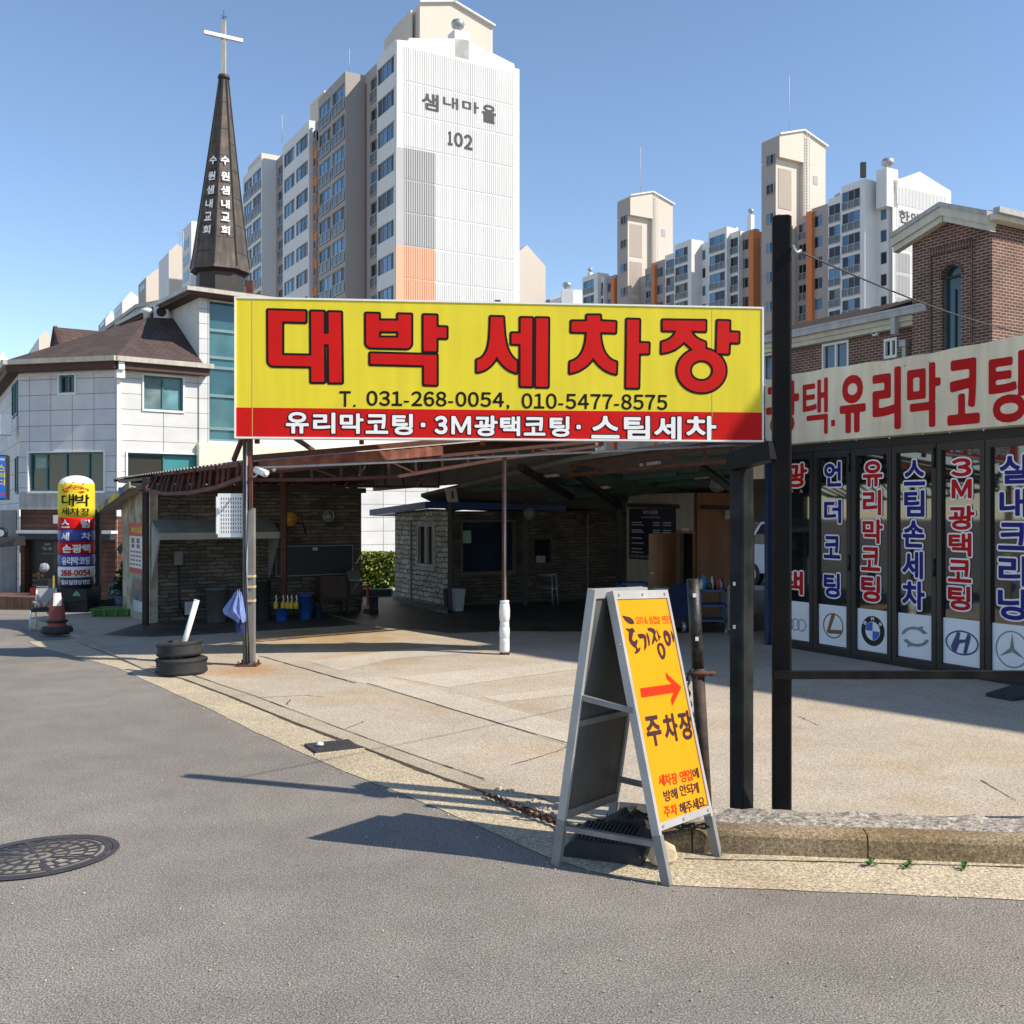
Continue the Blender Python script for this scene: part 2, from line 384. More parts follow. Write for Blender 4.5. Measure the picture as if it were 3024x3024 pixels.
inkw = mat('ink_white', (.80, .80, .80), .5, .04)
# ------------------------------------------------------------------ ground
mb = MB(mat=asphalt)
prof = [(-60, 0), (15.5, 0), (18, -.10), (36, -1.35), (60, -1.6), (900, -1.6)]
xs = [-500, -60, -30, -16, -8, 0, 8, 30, 500]
for (y0, z0), (y1, z1) in zip(prof[:-1], prof[1:]):
    for a, b in zip(xs[:-1], xs[1:]):
        mb.poly([(a, y0, z0), (b, y0, z0), (b, y1, z1), (a, y1, z1)])
structure(mb, 'road')
EDT = [(448, 1972), (565, 1997), (762, 2064), (1012, 2160), (1256, 2249), (1430, 2309), (1560, 2352), (1690, 2400), (1800, 2432)]   # back line of the flush edging
EDB = [(430, 1981), (545, 2008), (693, 2064), (871, 2137), (1086, 2216), (1314, 2303), (1438, 2343), (1560, 2388), (1660, 2428), (1790, 2475)]   # front line
ASP = [(120, 1913), (190, 1931), (259, 1948), (352, 1974), (414, 2003), (632, 2101), (762, 2166), (885, 2222), (1045, 2291), (1210, 2353), (1314, 2398), (1480, 2470), (1590, 2520), (1720, 2568), (1837, 2596), (1983, 2615), (2297, 2629), (2583, 2640), (3024, 2658)]
def rag(pts, n=7, amp=.006):   # resample a line with a slightly broken edge
    out = []
    for a, b in zip(pts[:-1], pts[1:]):
        for i in range(n):
            p = a+(b-a)*(i/n); q = Vector((-(b-a).y, (b-a).x, 0)).normalized(); out.append(p+q*random.uniform(-amp, amp))
    return out+[pts[-1]]
def strip(mb, A, B, z):        # sheet between two polylines of the same length
    for i in range(len(A)-1): mb.poly([(A[i].x, A[i].y, z), (A[i+1].x, A[i+1].y, z), (B[i+1].x, B[i+1].y, z), (B[i].x, B[i].y, z)])
def resamp(pts, n):
    d = [0]
    for a, b in zip(pts[:-1], pts[1:]): d.append(d[-1]+(b-a).length)
    out = []
    for i in range(n):
        s = d[-1]*i/(n-1); k = max(j for j in range(len(d)) if d[j] <= s+1e-9); k = min(k, len(pts)-2)
        t = (s-d[k])/max(d[k+1]-d[k], 1e-9); out.append(pts[k]+(pts[k+1]-pts[k])*t)
    return out
KA = G(2010, 2533)+Vector((0, .09, 0)); KB = G(3024, 2560)+Vector((0, .03, 0)); KD = (KB-KA).normalized(); KE = KA+KD*6.5; KN = Vector((-KD.y, KD.x, 0))   # kerb line and its inward normal
edt = [G(*p) for p in EDT]; edb = [G(*p) for p in EDB]; asp = [G(*p) for p in ASP]
L0 = edt[0]
far = [L0+Vector((-1.27, 1.62, 0)), L0+Vector((-2.3, 2.9, 0)), L0+Vector((-4.5, 6.2, 0))]
asp2 = resamp(rag([far[1]+Vector((-.5, -.3, 0))]+asp+[KE+Vector((0, -1.35, 0))], 8, .010), 120)
inner = resamp([far[1]]+edb[:-1]+[G(1900, 2512), KA, KE], 120)
mb = MB(mat=gutterm); strip(mb, asp2, inner, .004); structure(mb, 'gutter')
a = resamp([far[1], far[0]]+edb, 90); b = resamp([far[1]+D2*.22, far[0]+D2*.2]+edt, 90)
mb = MB(mat=edgem); strip(mb, a, b, .018)
for i in range(len(a)-1): mb.poly([(a[i].x, a[i].y, .018), (a[i].x, a[i].y, 0), (a[i+1].x, a[i+1].y, 0), (a[i+1].x, a[i+1].y, .018)])
structure(mb, 'edging')
# lot
kb = [KA+KN*.17, KE+KN*.17]
lot = [far[2], far[1]+D2*.22, far[0]+D2*.2]+edt+[kb[0]+Vector((-.05, .03, 0)), kb[1], Vector((24, 8, 0)), Vector((24, 34, 0)), Vector((2, 34, 0)), Vector((-5.5, 23.6, 0))]
mb = MB(mat=lotm); n = len(lot)
mb.poly([(p.x, p.y, .012) for p in lot])
for i in list(range(3))+[n-1, n-2, n-3]:
    p, q = lot[i], lot[(i+1) % n]; mb.poly([(p.x, p.y, .012), (p.x, p.y, -2), (q.x, q.y, -2), (q.x, q.y, .012)])
structure(mb, 'lot_pavement')
mb = MB(mat=patchm)
for pl in ([(1000, 2004), (1142, 2003), (1345, 2052), (1700, 2148), (1700, 2212), (1338, 2099), (1120, 2034)], [(1160, 2002), (1480, 1974), (1760, 1950), (1790, 1968), (1480, 2010), (1320, 2034)],
           [(905, 1955), (1150, 1925), (1300, 1912), (1420, 1930), (1150, 1950), (1010, 1985)], [(1425, 2062), (1760, 2025), (1790, 2045), (1480, 2078)]):
    mb.poly([G(u, v)+Vector((0, 0, .015)) for u, v in pl])
structure(mb, 'lot_repair_patches')
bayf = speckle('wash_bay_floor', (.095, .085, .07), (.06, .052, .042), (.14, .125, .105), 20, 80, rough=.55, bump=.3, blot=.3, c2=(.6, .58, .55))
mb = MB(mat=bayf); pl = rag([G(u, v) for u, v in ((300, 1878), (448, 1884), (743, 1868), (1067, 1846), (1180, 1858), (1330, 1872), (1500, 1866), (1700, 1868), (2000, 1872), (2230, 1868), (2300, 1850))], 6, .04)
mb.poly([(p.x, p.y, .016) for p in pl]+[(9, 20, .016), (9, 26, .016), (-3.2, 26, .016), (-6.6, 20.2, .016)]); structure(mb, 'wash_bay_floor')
mb = MB(mat=crackm)
def crack(pts, wd=.012, z=.016, amp=.008):
    pl = rag([G(*p) for p in pts], 6, amp)
    for p, q in zip(pl[:-1], pl[1:]):
        n = Vector((-(q-p).y, (q-p).x, 0)).normalized()*wd*random.uniform(.3, .8)
        mb.poly([(p.x-n.x, p.y-n.y, z), (q.x-n.x, q.y-n.y, z), (q.x+n.x, q.y+n.y, z), (p.x+n.x, p.y+n.y, z)])
crack([(767, 1940), (853, 1964), (1000, 2007), (1051, 2021)], .022); crack([(1085, 2021), (1338, 2099), (1560, 2166), (1720, 2212)], .016)
crack([(762, 2064), (900, 2057), (960, 2062)], .008); crack([(1012, 2160), (1075, 2135)], .008); crack([(1510, 2265), (1640, 2225), (1700, 2200)], .008)
crack([(2360, 2120), (2420, 2148)], .007); crack([(2900, 2310), (3000, 2370)], .008); crack([(845, 2085), (858, 2070)], .01)
for i in range(len(edt)-1):
    if i != 5: crack([EDT[i], EDT[i+1]], .013, .0225, .004)
mb.use(soilm)
for i in range(len(edb)-2): crack([EDB[i], EDB[i+1]], .02+.006*i, .008, .009)
mb.use(crackm); crack([(2020, 2538), (2300, 2545), (2564, 2551), (3024, 2564)], .012, .007, .006)
structure(mb, 'pavement_cracks')
# kerb stones and the rough mortar behind them
KF = Frame(KA, math.atan2(KD.y, KD.x)); Lk = (KE-KA).length
j0 = KF.px(2564, 2500)[0]; js = [.0, j0-1.0+.0, j0, j0+1.0, j0+2.0, j0+3.0, Lk]
mb = MB(KF, kerbm)
def kprof(x, k=1.0): return [(x, 0, 0), (x, .008, .105*k), (x, .022, .127*k), (x, .045, .135*k), (x, .155, .138*k), (x, .16, 0)]
for a, b in zip(js[:-1], js[1:]):
    if a == 0.0: mb.loft([kprof(-.34, .2), kprof(-.15, .55), kprof(.05, .95), kprof(b-.004)])
    else: mb.loft([kprof(a+.004), kprof(b-.004)])
structure(mb, 'kerb')
mb = MB(KF, roughc); nx = 90; rows = []
for i in range(nx+1):
    x = -.1+(Lk+.1)*i/nx; hh = random.uniform(-.008, .010)
    rows.append([(x, .161, .128), (x, .20, .140+random.uniform(-.006, .006)), (x, .30, .150+random.uniform(-.008, .008)), (x, .40+random.uniform(-.02, .02), .155+hh), (x, .44+random.uniform(-.03, .03), .13+hh), (x, .52, .013)])
for p, q in zip(rows[:-1], rows[1:]):
    for k in range(5): mb.poly([p[k], q[k], q[k+1], p[k+1]])
structure(mb, 'kerb_backing')
# broken mortar lumps at the end of the edging
mb = MB(mat=lotm)
for i in range(30):
    t = random.random(); c = G(1460+t*200+random.uniform(-12, 12), 2346+t*62+random.uniform(-16, 18)); r = random.uniform(.01, .036)
    pts = [(c.x+r*random.uniform(.6, 1.1)*math.cos(k*1.05), c.y+r*random.uniform(.6, 1.1)*math.sin(k*1.05), .012) for k in range(6)]
    top = [(p[0]*.6+c.x*.4, p[1]*.6+c.y*.4, .02+r*random.uniform(.3, .7)) for p in pts]
    mb.loft([pts, top])
tag(structure(mb, 'broken_mortar'), kind='stuff')
# manhole cover
mc = G(112, 2533); Rm = .455
iron = mat('cast_iron', (.055, .05, .052), .6, .25, 8, .2, 60); ironl = mat('sand_filled_iron', (.21, .19, .16), .9, .25, 14, .3, 70)
F = Frame(None, M=Matrix.Translation(mc+Vector((0, 0, .004))) @ Matrix.Rotation(R(7), 4, 'Z') @ Matrix.Diagonal((1, .68, 1, 1)) @ Matrix.Rotation(.5, 4, 'Z'))
t = thing('manhole_cover', 'round cast iron manhole cover with sandy pattern set in the asphalt', 'manhole cover', F)
mb = MB(F, ironl); mb.lathe((0, 0, 0), [(Rm*.93, 0), (Rm*.93, .004), (0, .004)], 48); mb.build('cover', t)
mb = MB(F, iron)
def arcband(r0, r1, a0, a1, z=.0075, n=8):
    for i in range(n):
        p, q = R(a0+(a1-a0)*i/n), R(a0+(a1-a0)*(i+1)/n)
        mb.poly([(r0*math.cos(p), r0*math.sin(p), z), (r1*math.cos(p), r1*math.sin(p), z), (r1*math.cos(q), r1*math.sin(q), z), (r0*math.cos(q), r0*math.sin(q), z)])
arcband(Rm*.86, Rm*.955, 0, 360, .0075, 60)
for r0, n in ((.205, 0), (.40, 12), (.62, 18), (.79, 26)):
    arcband(Rm*(r0-.022), Rm*(r0+.022), 0, 360, .0073, 48)
    for k in range(n): arcband(Rm*(r0-.18), Rm*r0, 360/n*k+(r0*77 % 15), 360/n*k+(r0*77 % 15)+360/n*.28, .0078, 2)
for k in range(8): arcband(Rm*.2, Rm*.86, 45*k-2.4, 45*k+2.4, .0082, 1)
mb.box(-Rm*.11, Rm*.11, -Rm*.02, Rm*.02, .004, .0085); mb.box(-Rm*.02, Rm*.02, -Rm*.1, Rm*.1, .004, .009); mb.build('rib_pattern', t)
mb = MB(F, iron); arcband(Rm*.965, Rm*1.05, 0, 360, .0065, 60); mb.build('frame_ring', t)
# drain grate
g = [G(885, 2204), G(1012, 2190), G(1085, 2216), G(950, 2231)]
gc = sum(g, Vector())/4; gx = (g[1]-g[0]+g[2]-g[3])/2; ang = math.atan2(gx.y, gx.x); F = Frame(gc+Vector((0, 0, .005)), ang); gl = gx.length; gw = .36
t = thing('drain_grate', 'black slotted steel drain grate in the gutter beside the edging', 'drain grate', F)
mb = MB(F, black); mb.box(-gl/2, gl/2, -gw/2, gw/2, 0, .004); mb.build('pit', t)
mb = MB(F, mat('grate_steel', (.10, .10, .105), .5, .2, 8, metal=.5))
for i in range(6): y = -gw/2+gw*(i+.5)/6; mb.box(-gl/2, gl/2, y-.008, y+.008, .004, .022)
for i in range(16): x = -gl/2+gl*(i+.5)/16; mb.box(x-.007, x+.007, -gw/2, gw/2, .006, .020)
mb.build('bars', t)
mb = MB(F, edgem); mb.box(-gl/2-.02, gl/2+.02, -gw/2-.02, -gw/2, 0, .014); mb.box(-gl/2-.02, gl/2+.02, gw/2, gw/2+.02, 0, .014); mb.build('frame', t)
mb = MB(mat=whitep); c = G(945, 2212); mb.lathe((c.x, c.y, .028), [(.0, 0), (.03, .004), (.034, .018), (.02, .03), (0, .032)], 7); mb.single('litter', 'small crumpled white scrap lying on the drain grate', 'litter')
for (u, v), lab in zip(((2569, 2560), (2680, 2565), (2845, 2571), (2126, 2530)), ('small green weed at the kerb foot under the kerb joint', 'small green weed at the kerb foot, second from the right', 'small green weed at the kerb foot nearest the right edge', 'tiny green weed beside the right foot of the yellow board')):
    c = G(u, v); mb = MB(mat=mat('weed_green', (.09, .20, .03), .6, .3, 30)) if u == 2569 else MB(mat=weedm)
    weedm = mb.mats[0]; s = .7 if u == 2126 else 1
    for k in range(13):
        a = random.uniform(0, 6.28); l = random.uniform(.02, .055)*s; h = random.uniform(.01, .045)*s; p = Vector((c.x, c.y, .006))
        d = Vector((math.cos(a), math.sin(a), 0)); q = Vector((-d.y, d.x, 0))*.010*s
        mb.poly([p, p+d*l*.5+q+Vector((0, 0, h)), p+d*l+Vector((0, 0, h*.8)), p+d*l*.5-q+Vector((0, 0, h))])
    mb.single('weed', lab, 'weed', 'weeds along the kerb foot', at=(c.x, c.y, .005))

mb = MB(mat=patchm); rg = random.Random(21)
for i in range(420):
    if i < 260:
        k = rg.randrange(20, len(asp2)-1); p = asp2[k].lerp(asp2[k+1], rg.random()) + Vector((rg.gauss(-.02, .10), rg.gauss(-.02, .10), 0))
    else: p = G(rg.uniform(0, 3024), 1700+rg.random()**.7*1300)
    if p.y > 11: continue
    r = rg.uniform(.003, .008)*(1.5 if i % 17 == 0 else 1); z = .004; a = rg.random()*3
    mb.use((patchm, gutterm, edgem)[i % 3]); b = [(p.x+r*math.cos(a+k*1.57), p.y+r*.7*math.sin(a+k*1.57), z) for k in range(4)]; mb.loft([b, [(q[0]*.6+p.x*.4, q[1]*.6+p.y*.4, z+r*.9) for q in b]])
tag(mb.build('road_grit'), kind='stuff')
# ------------------------------------------------------------------ right-hand shop with folding glass doors
cream = mat('banner_cream', (.78, .70, .52), .8, .10, 1.5, .25, 12, streak=.14)
navy = mat('letter_navy', (.018, .014, .19), .5, .05, spec=.2); redl = mat('letter_red', (.48, .010, .012), .6, .10, 3, spec=.15)
cardw = mat('card_white', (.80, .82, .86), .5, .04)
SA = math.atan2(-.885, .465)
SF = Frame(G(2340, 1916), SA)
x5 = SF.px(3024, 1500)[0]; xl = SF.px(2287, 1900)[0]; XR = 4.7
shop = thing('car_care_shop', 'low car care shop with black folding glass doors under a cream banner', 'shop', SF)
mb = MB(SF, black); mb.box(xl, XR, .75, 6.0, 0, 3.05); mb.box(xl, XR, .9, 6.0, 3.05, 3.75); mb.build('body', shop)
mb = MB(SF, mat('shop_roof', (.30, .30, .30), .7)); mb.box(xl-.05, XR+.05, .0, 6.2, 3.78, 3.86); mb.build('roof', shop)
# banner
zb0 = 2.985; zb1 = 3.97
mb = MB(SF, cream); n = 64
for i in range(n):
    a = xl-.02+(XR-xl+.02)*i/n; b = xl-.02+(XR-xl+.02)*(i+1)/n; f = lambda q: .012*math.sin(q*2.1)+.006*math.sin(q*9)
    pa, pb = -.16, -.16
    mb.poly([(a, pa, zb0), (b, pb, zb0), (b, pb, zb1+f(b)), (a, pa, zb1+f(a))])
    mb.poly([(a, pa, zb1+f(a)), (b, pb, zb1+f(b)), (b, 0, zb1+f(b)+.02), (a, 0, zb1+f(a)+.02)])
    mb.poly([(a, pa, zb0), (a, 0, zb0-.02), (b, 0, zb0-.02), (b, pb, zb0)])
mb.poly([(xl-.02, -.16, zb0), (xl-.02, -.16, zb1), (xl-.02, .0, zb1), (xl-.02, .0, zb0)])
bann = mb.build('banner', shop)
mb = MB(SF, galv)
for u, v in ((2450, 1305), (2530, 1299), (2628, 1294), (2727, 1282), (2806, 1277), (2906, 1270), (2672, 1080), (2745, 1071)):
    x, z = SF.px(u, v, -.16); mb.cyl((x, -.16, z), (x, -.172, z), .012, n=8)
mb.build('banner_eyelets', shop)
def fnS(off=-.16): return lambda x, z, y: SF.pt(x, off+y, z)
mb = MB(); fn = fnS()
for ch, u0, v0, u1, v1 in (('광', 2262, 1128, 2360, 1285), ('택', 2371, 1120, 2445, 1284), ('.', 2455, 1240, 2466, 1259), ('유', 2480, 1107, 2557, 1278), ('리', 2577, 1087, 2661, 1270), ('막', 2679, 1074, 2778, 1263), ('코', 2798, 1060, 2894, 1254), ('팅', 2920, 1040, 3030, 1248)):
    x0, x1, z0, z1 = SF.rect(u0, v0, u1, v1, -.16)
    if ch == '.': shape(mb, fn, [[(x0, z0), (x1, z0), (x1, z1), (x0, z1)]], redl, -.004)
    else: put(mb, fn, ch, x0, x1, z0, z1, redl, -.004, {'택': .012, '팅': .026, '막': .03}.get(ch, .036), None, 48)
mb.build('banner_lettering', shop)
# doors
mb = MB(SF, black)
mb.box(xl, XR, -.05, .12, 2.86, 2.985); mb.build('door_lintel', shop); mb = MB(SF, black); mb.box(xl, XR, -.04, .12, 0, .07); mb.build('door_sill', shop)
pu = [(2262, 2394), (2417, 2504), (2531, 2624), (2651, 2755), (2784, 2898), (2929, 3050)]
pan = []
for a, b in pu: pan.append((SF.px(a, 1600)[0], SF.px(b, 1600)[0]))
pan.append((pan[-1][1]+.13, pan[-1][1]+.72)); pan.append((pan[-1][1]+.13, pan[-1][1]+.72)); pan.append((pan[-1][1]+.13, pan[-1][1]+.72))
zt = 2.76; zc = .70; zl = .13
framem = mat('door_frame_black', (.018, .017, .017), .38, .1)
edges = [xl]+[(pan[i][1]+pan[i+1][0])/2 for i in range(len(pan)-1)]+[XR]
WORDS = [None, ('언더코팅', 'n', [(2432, 2487, 1361, 1440), (2432, 2487, 1473, 1548), (2431, 2484, 1580, 1652), (2431, 2483, 1690, 1767)]),
         ('유리막코팅', 'r', [(2546, 2609, 1358, 1440), (2546, 2605, 1444, 1524), (2545, 2610, 1531, 1608), (2541, 2602, 1613, 1689), (2541, 2602, 1697, 1780)]),
         ('스팀손세차', 'n', [(2667, 2735, 1355, 1437), (2668, 2733, 1445, 1529), (2664, 2733, 1534, 1620), (2662, 2729, 1625, 1712), (2662, 2734, 1713, 1803)]),
         ('3M광택코팅', 'r', [(2807, 2872, 1350, 1410), (2808, 2873, 1412, 1475), (2799, 2881, 1490, 1568), (2799, 2872, 1571, 1646), (2797, 2872, 1650, 1723), (2797, 2869, 1727, 1805)]),
         ('실내크리닝', 'n', [(2949, 3040, 1340, 1432), (2949, 3038, 1440, 1531), (2945, 3038, 1540, 1628), (2946, 3036, 1638, 1733), (2944, 3034, 1735, 1834)]),
         None, None, None]
LAB = ['narrow folding door leaf with a four ring emblem', None, None, None, None, None]
for i, (a, b) in enumerate(pan):
    d0 = edges[i]+.006; d1 = edges[i+1]-.006
    mb = MB(SF, framem)
    for q0, q1 in ((d0, a), (b, d1)): mb.box(q0, q1, -.03, .05, .07, 2.86)
    mb.box(a, b, -.03, .05, zt, 2.86); mb.box(a, b, -.03, .05, .07, zl)
    if i % 2 == 1: mb.cyl((d1-.02, -.045, 1.2), (d1-.02, -.045, 1.42), .012, n=8); mb.cyl((d1-.02, -.045, 2.55), (d1-.02, -.045, 2.8), .012, n=8)
    dr = mb.build('door_leaf', shop)
    mb = MB(SF, glassd); mb.poly([(a, .012, zl), (b, .012, zl), (b, .012, zt), (a, .012, zt)]); mb.build('pane', dr)
    mb = MB(SF, cardw); mb.poly([(a+.004, .006, zl+.01), (b-.004, .006, zl+.01), (b-.004, .006, zc), (a+.004, .006, zc)]); mb.build('emblem_card', dr)
    if i < len(WORDS) and WORDS[i]:
        s, c, bx = WORDS[i]; mb = MB(); f2 = lambda x, z, y: SF.pt(x, .004+y, z)
        for ch, (u0, u1, v0, v1) in zip(s, bx):
            x0, x1, z0, z1 = SF.rect(u0, v0, u1, v1, .004); g = .013
            put(mb, f2, FW.get(ch, ch), x0+g, x1-g, z0+g, z1-g, navy if c == 'n' else redl, -.004, .035 if ch not in '3M' else .05, (inkw, .020), 40)
        mb.build('vinyl_lettering', dr)
    if i == 0:
        mb = MB(); f2 = lambda x, z, y: SF.pt(x, .004+y, z)
        for ch, v0, v1, u0, u1 in (('광', 1366, 1442, 2315, 2386), ('택', 1683, 1757, 2305, 2374)):
            x0, x1, z0, z1 = SF.rect(u0, v0, u1, v1, .004); put(mb, f2, ch, x0+.013, x1-.013, z0+.013, z1-.013, redl, -.004, .035, (inkw, .020), 36)
        mb.build('vinyl_lettering', dr)
    # emblems on the white cards
    cx = (a+b)/2; cz = (zl+zc)/2+.0; W = (b-a); f2 = lambda x, z, y: SF.pt(x, y, z); mb = MB()
    bluem = bpy.data.materials.get('emblem_blue') or mat('emblem_blue', (.02, .13, .50), .4, .03); brown = bpy.data.materials.get('emblem_brown') or mat('emblem_brown', (.20, .10, .045), .4, .1)
    steel = bpy.data.materials.get('emblem_grey') or mat('emblem_grey', (.23, .24, .26), .35, .3, 8); dnv = bpy.data.materials.get('emblem_navy') or mat('emblem_navy', (.04, .055, .20), .4, .2, 6)
    def ring(cx, cz, rx, rz, t, m, y=.002): shape(mb, f2, [ell(cx, cz, rx, rz), ell(cx, cz, rx-t, rz-t)], m, y, cell=.006)
    if i == 0:
        xr = SF.px(2382, 1846)[0]; zr = SF.px(2362, 1846)[1]
        for k in range(4): ring(xr-.105-k*.125, zr, .09, .09, .014, steel, .002-k*.0006)
    if i == 1:
        r = .19; ring(cx, cz, r, r*.93, .018, brown)
        shape(mb, f2, [[(cx-.02, cz+.17), (cx+.045, cz+.17), (cx-.055, cz-.06), (cx+.17, cz-.045), (cx+.155, cz-.10), (cx-.09, cz-.115), (cx-.12, cz-.085)]], brown, .001, cell=.006)
    if i == 2:
        r = .20; shape(mb, f2, [ell(cx, cz, r, r)], black, .004, cell=.006); q = .125
        shape(mb, f2, [ell(cx, cz, q, q)], cardw, .002, cell=.006)
        for a0 in (90, 270): shape(mb, f2, [[(cx, cz)]+ell(cx, cz, q-.006, q-.006, 12, a0, a0+98)], bluem, .000, cell=.005)
        for ch, an in (('B', 142), ('M', 90), ('W', 38)):
            px, pz = cx+.163*math.cos(R(an)), cz+.163*math.sin(R(an)); ca = R(an-90)
            f3 = lambda x, z, y, px=px, pz=pz, ca=ca: SF.pt(px+x*math.cos(ca)-z*math.sin(ca), y, pz+x*math.sin(ca)+z*math.cos(ca))
            put(mb, f3, ch, -.026, .026, -.025, .025, inkw, -.001, .05, None, 18)
    if i == 3:
        shape(mb, f2, [ell(cx, cz, .215, .125, 40)[3:21]+[(cx+.02*k, cz+.02) for k in ()]+ell(cx-.01, cz+.005, .15, .085, 40)[18:2:-1]], steel, .002, cell=.006)
        shape(mb, f2, [ell(cx, cz, .215, .125, 40)[23:40]+ell(cx+.01, cz-.005, .15, .085, 40)[39:22:-1]], steel, .002, cell=.006)
        shape(mb, f2, [[(cx+.02, cz+.115), (cx+.13, cz+.15), (cx+.11, cz+.10), (cx+.05, cz+.085)]], steel, .001, cell=.006); shape(mb, f2, [[(cx-.02, cz-.115), (cx-.13, cz-.15), (cx-.11, cz-.10), (cx-.05, cz-.085)]], steel, .001, cell=.006)
    if i == 4:
        ring(cx, cz, .235, .15, .02, dnv); k = lambda pts: [(cx+x, cz+z) for x, z in pts]
        shape(mb, f2, [k([(-.13, -.105), (-.085, -.125), (-.03, -.01), (.05, .01), (.02, -.125), (.065, -.13), (.13, .09), (.085, .125), (.05, .045), (-.04, .035), (-.02, .12), (-.065, .125), (-.16, -.06)])], dnv, .001, cell=.006)
    if i == 5:
        ring(cx, cz, .215, .215, .016, steel)
        st = []
        for j in range(6):
            an = 90+60*j; rr = .195 if j % 2 == 0 else .03; st.append((cx+rr*math.cos(R(an)), cz+rr*math.sin(R(an))))
        shape(mb, f2, [[(2*cx-x, z) for x, z in st]], steel, .001, cell=.006)
    if mb.v: mb.build('emblem', dr)
# blue edge post at the left end of the shop
mb = MB(SF, mat('blue_paint', (.012, .03, .09), .5, .2)); mb.box(xl-.10, xl-.03, -.1, -.02, 0, 3.9); mb.build('corner_post', shop)
mb = MB(SF, cream); mb.box(xl-.34, xl-.12, -.14, -.02, 2.5, 3.35); mb.build('end_fascia', shop)
# flat black mat by the doors
mb = MB(mat=rubber); c = [G(2912, 2060), G(3060, 2012), G(3160, 2050), G(2990, 2075)]
mb.loft([[(p.x, p.y, .012) for p in c], [(p.x, p.y, .05) for p in c]]); mb.single('rubber_mat', 'black rubber mat on the lot in front of the glass doors', 'mat')
# ------------------------------------------------------------------ brick house behind the shop
brick = brickmat('brown_brick', (.165, .058, .040), (.10, .040, .032), (.36, .28, .22), .21, .072, .013, bump=.8, var=.3)
brickl = brickmat('soldier_brick', (.11, .044, .034), (.085, .037, .03), (.27, .21, .16), .075, .21, .010, bump=.8, offset=0)
shing = brickmat('brown_shingle', (.095, .062, .055), (.070, .047, .042), (.04, .028, .026), .32, .145, .012, bump=.7, rough=.95, var=.25)
fascia = mat('cream_fascia', (.60, .56, .46), .7, .1, 2, streak=.12); gutterw = mat('gutter_metal', (.42, .41, .39), .5, .15, 4, streak=.15)
BF = Frame(P(2694, 900, 25.0).xy.to_3d(), A1)
house = thing('brick_house', 'dark brown brick house with a gabled tower and arched window behind the shop', 'house', BF)
xr = BF.px(2930, 900)[0]
# tower
ax0, ax1 = BF.px(2781, 850)[0], BF.px(2838, 850)[0]; az1 = BF.px(2808, 815)[1]; az0 = 3.2; arx = (ax1-ax0)/2; acx = (ax0+ax1)/2
ztop = BF.px(2694, 722)[1]; peak = (BF.px(2800, 645)[0], BF.px(2800, 628)[1]); zR = BF.px(2930, 662)[1]
mb = MB(BF, brick)
mb.wall(0, xr, -1.5, az1, 0, [(ax0, ax1, az0, az1)], .22)
N = 14
arc = [(acx-arx*math.cos(math.pi*i/N), az1+arx*math.sin(math.pi*i/N)) for i in range(N+1)]
zt2 = az1+arx+.12
mb.poly([(0, 0, az1), (ax0, 0, az1), (ax0, 0, zt2), (0, 0, zt2)]); mb.poly([(ax1, 0, az1), (xr, 0, az1), (xr, 0, zt2), (ax1, 0, zt2)])
for (p, q) in zip(arc[:-1], arc[1:]):
    mb.poly([(p[0], 0, p[1]), (q[0], 0, q[1]), (q[0], 0, zt2), (p[0], 0, zt2)]); mb.poly([(p[0], 0, p[1]), (p[0], .22, p[1]), (q[0], .22, q[1]), (q[0], 0, q[1])])
mb.poly([(0, 0, zt2), (xr, 0, zt2), (xr, 0, zR), (peak[0], 0, peak[1]), (0, 0, ztop)])
DPT = 7.0
mb.poly([(xr, 0, -1.5), (xr, DPT, -1.5), (xr, DPT, zR), (xr, 0, zR)]); mb.poly([(0, DPT, -1.5), (0, 0, -1.5), (0, 0, ztop), (0, DPT, ztop)])
mb.build('tower_wall', house)
mb = MB(BF, brickl)      # soldier courses round the recess and the arch
for p, q in zip(arc[:-1], arc[1:]):
    e = 1.22; mb.extr([(p[0], -.03, p[1]), (q[0], -.03, q[1]), (acx+(q[0]-acx)*e, -.03, az1+(q[1]-az1)*e), (acx+(p[0]-acx)*e, -.03, az1+(p[1]-az1)*e)], (0, .05, 0))
hx0, hx1 = BF.px(2752, 850)[0], BF.px(2868, 850)[0]; hz = BF.px(2810, 722)[1]
mb.box(hx0, hx1, -.035, .02, hz-.17, hz); mb.box(hx0-.05, hx0, -.03, .02, -1, hz); mb.box(hx1, hx1+.05, -.03, .02, -1, hz); mb.build('brick_trim', house)
mb = MB(BF, glasst); mb.use(mat('church_teal_glass', (.025, .065, .075), .07, .15, .6, spec=.7)); mb.poly([(ax0, .16, az0), (ax1, .16, az0), (ax1, .16, az1)]+[(x, .16, z) for x, z in arc[::-1][1:-1]]+[(ax0, .16, az1)])
win = mb.build('arched_window', house)
mb = MB(BF, mat('green_grey_frame', (.09, .12, .12), .5)); t = .045
for x in (ax0, ax1-t): mb.box(x, x+t, .10, .18, az0, az1)
for z in (az1-.02, (az0+az1)/2+.1, az0+.9, az0+1.55): mb.box(ax0+t, ax1-t, .10, .18, z, z+t)
mb.box(acx-.02, acx+.02, .11, .17, (az0+az1)/2+.15, az1-.3)
for (p, q) in zip(arc[:-1], arc[1:]): mb.bar((p[0], .13, p[1]), (q[0], .13, q[1]), .06, .05)
mb.build('frame', win)
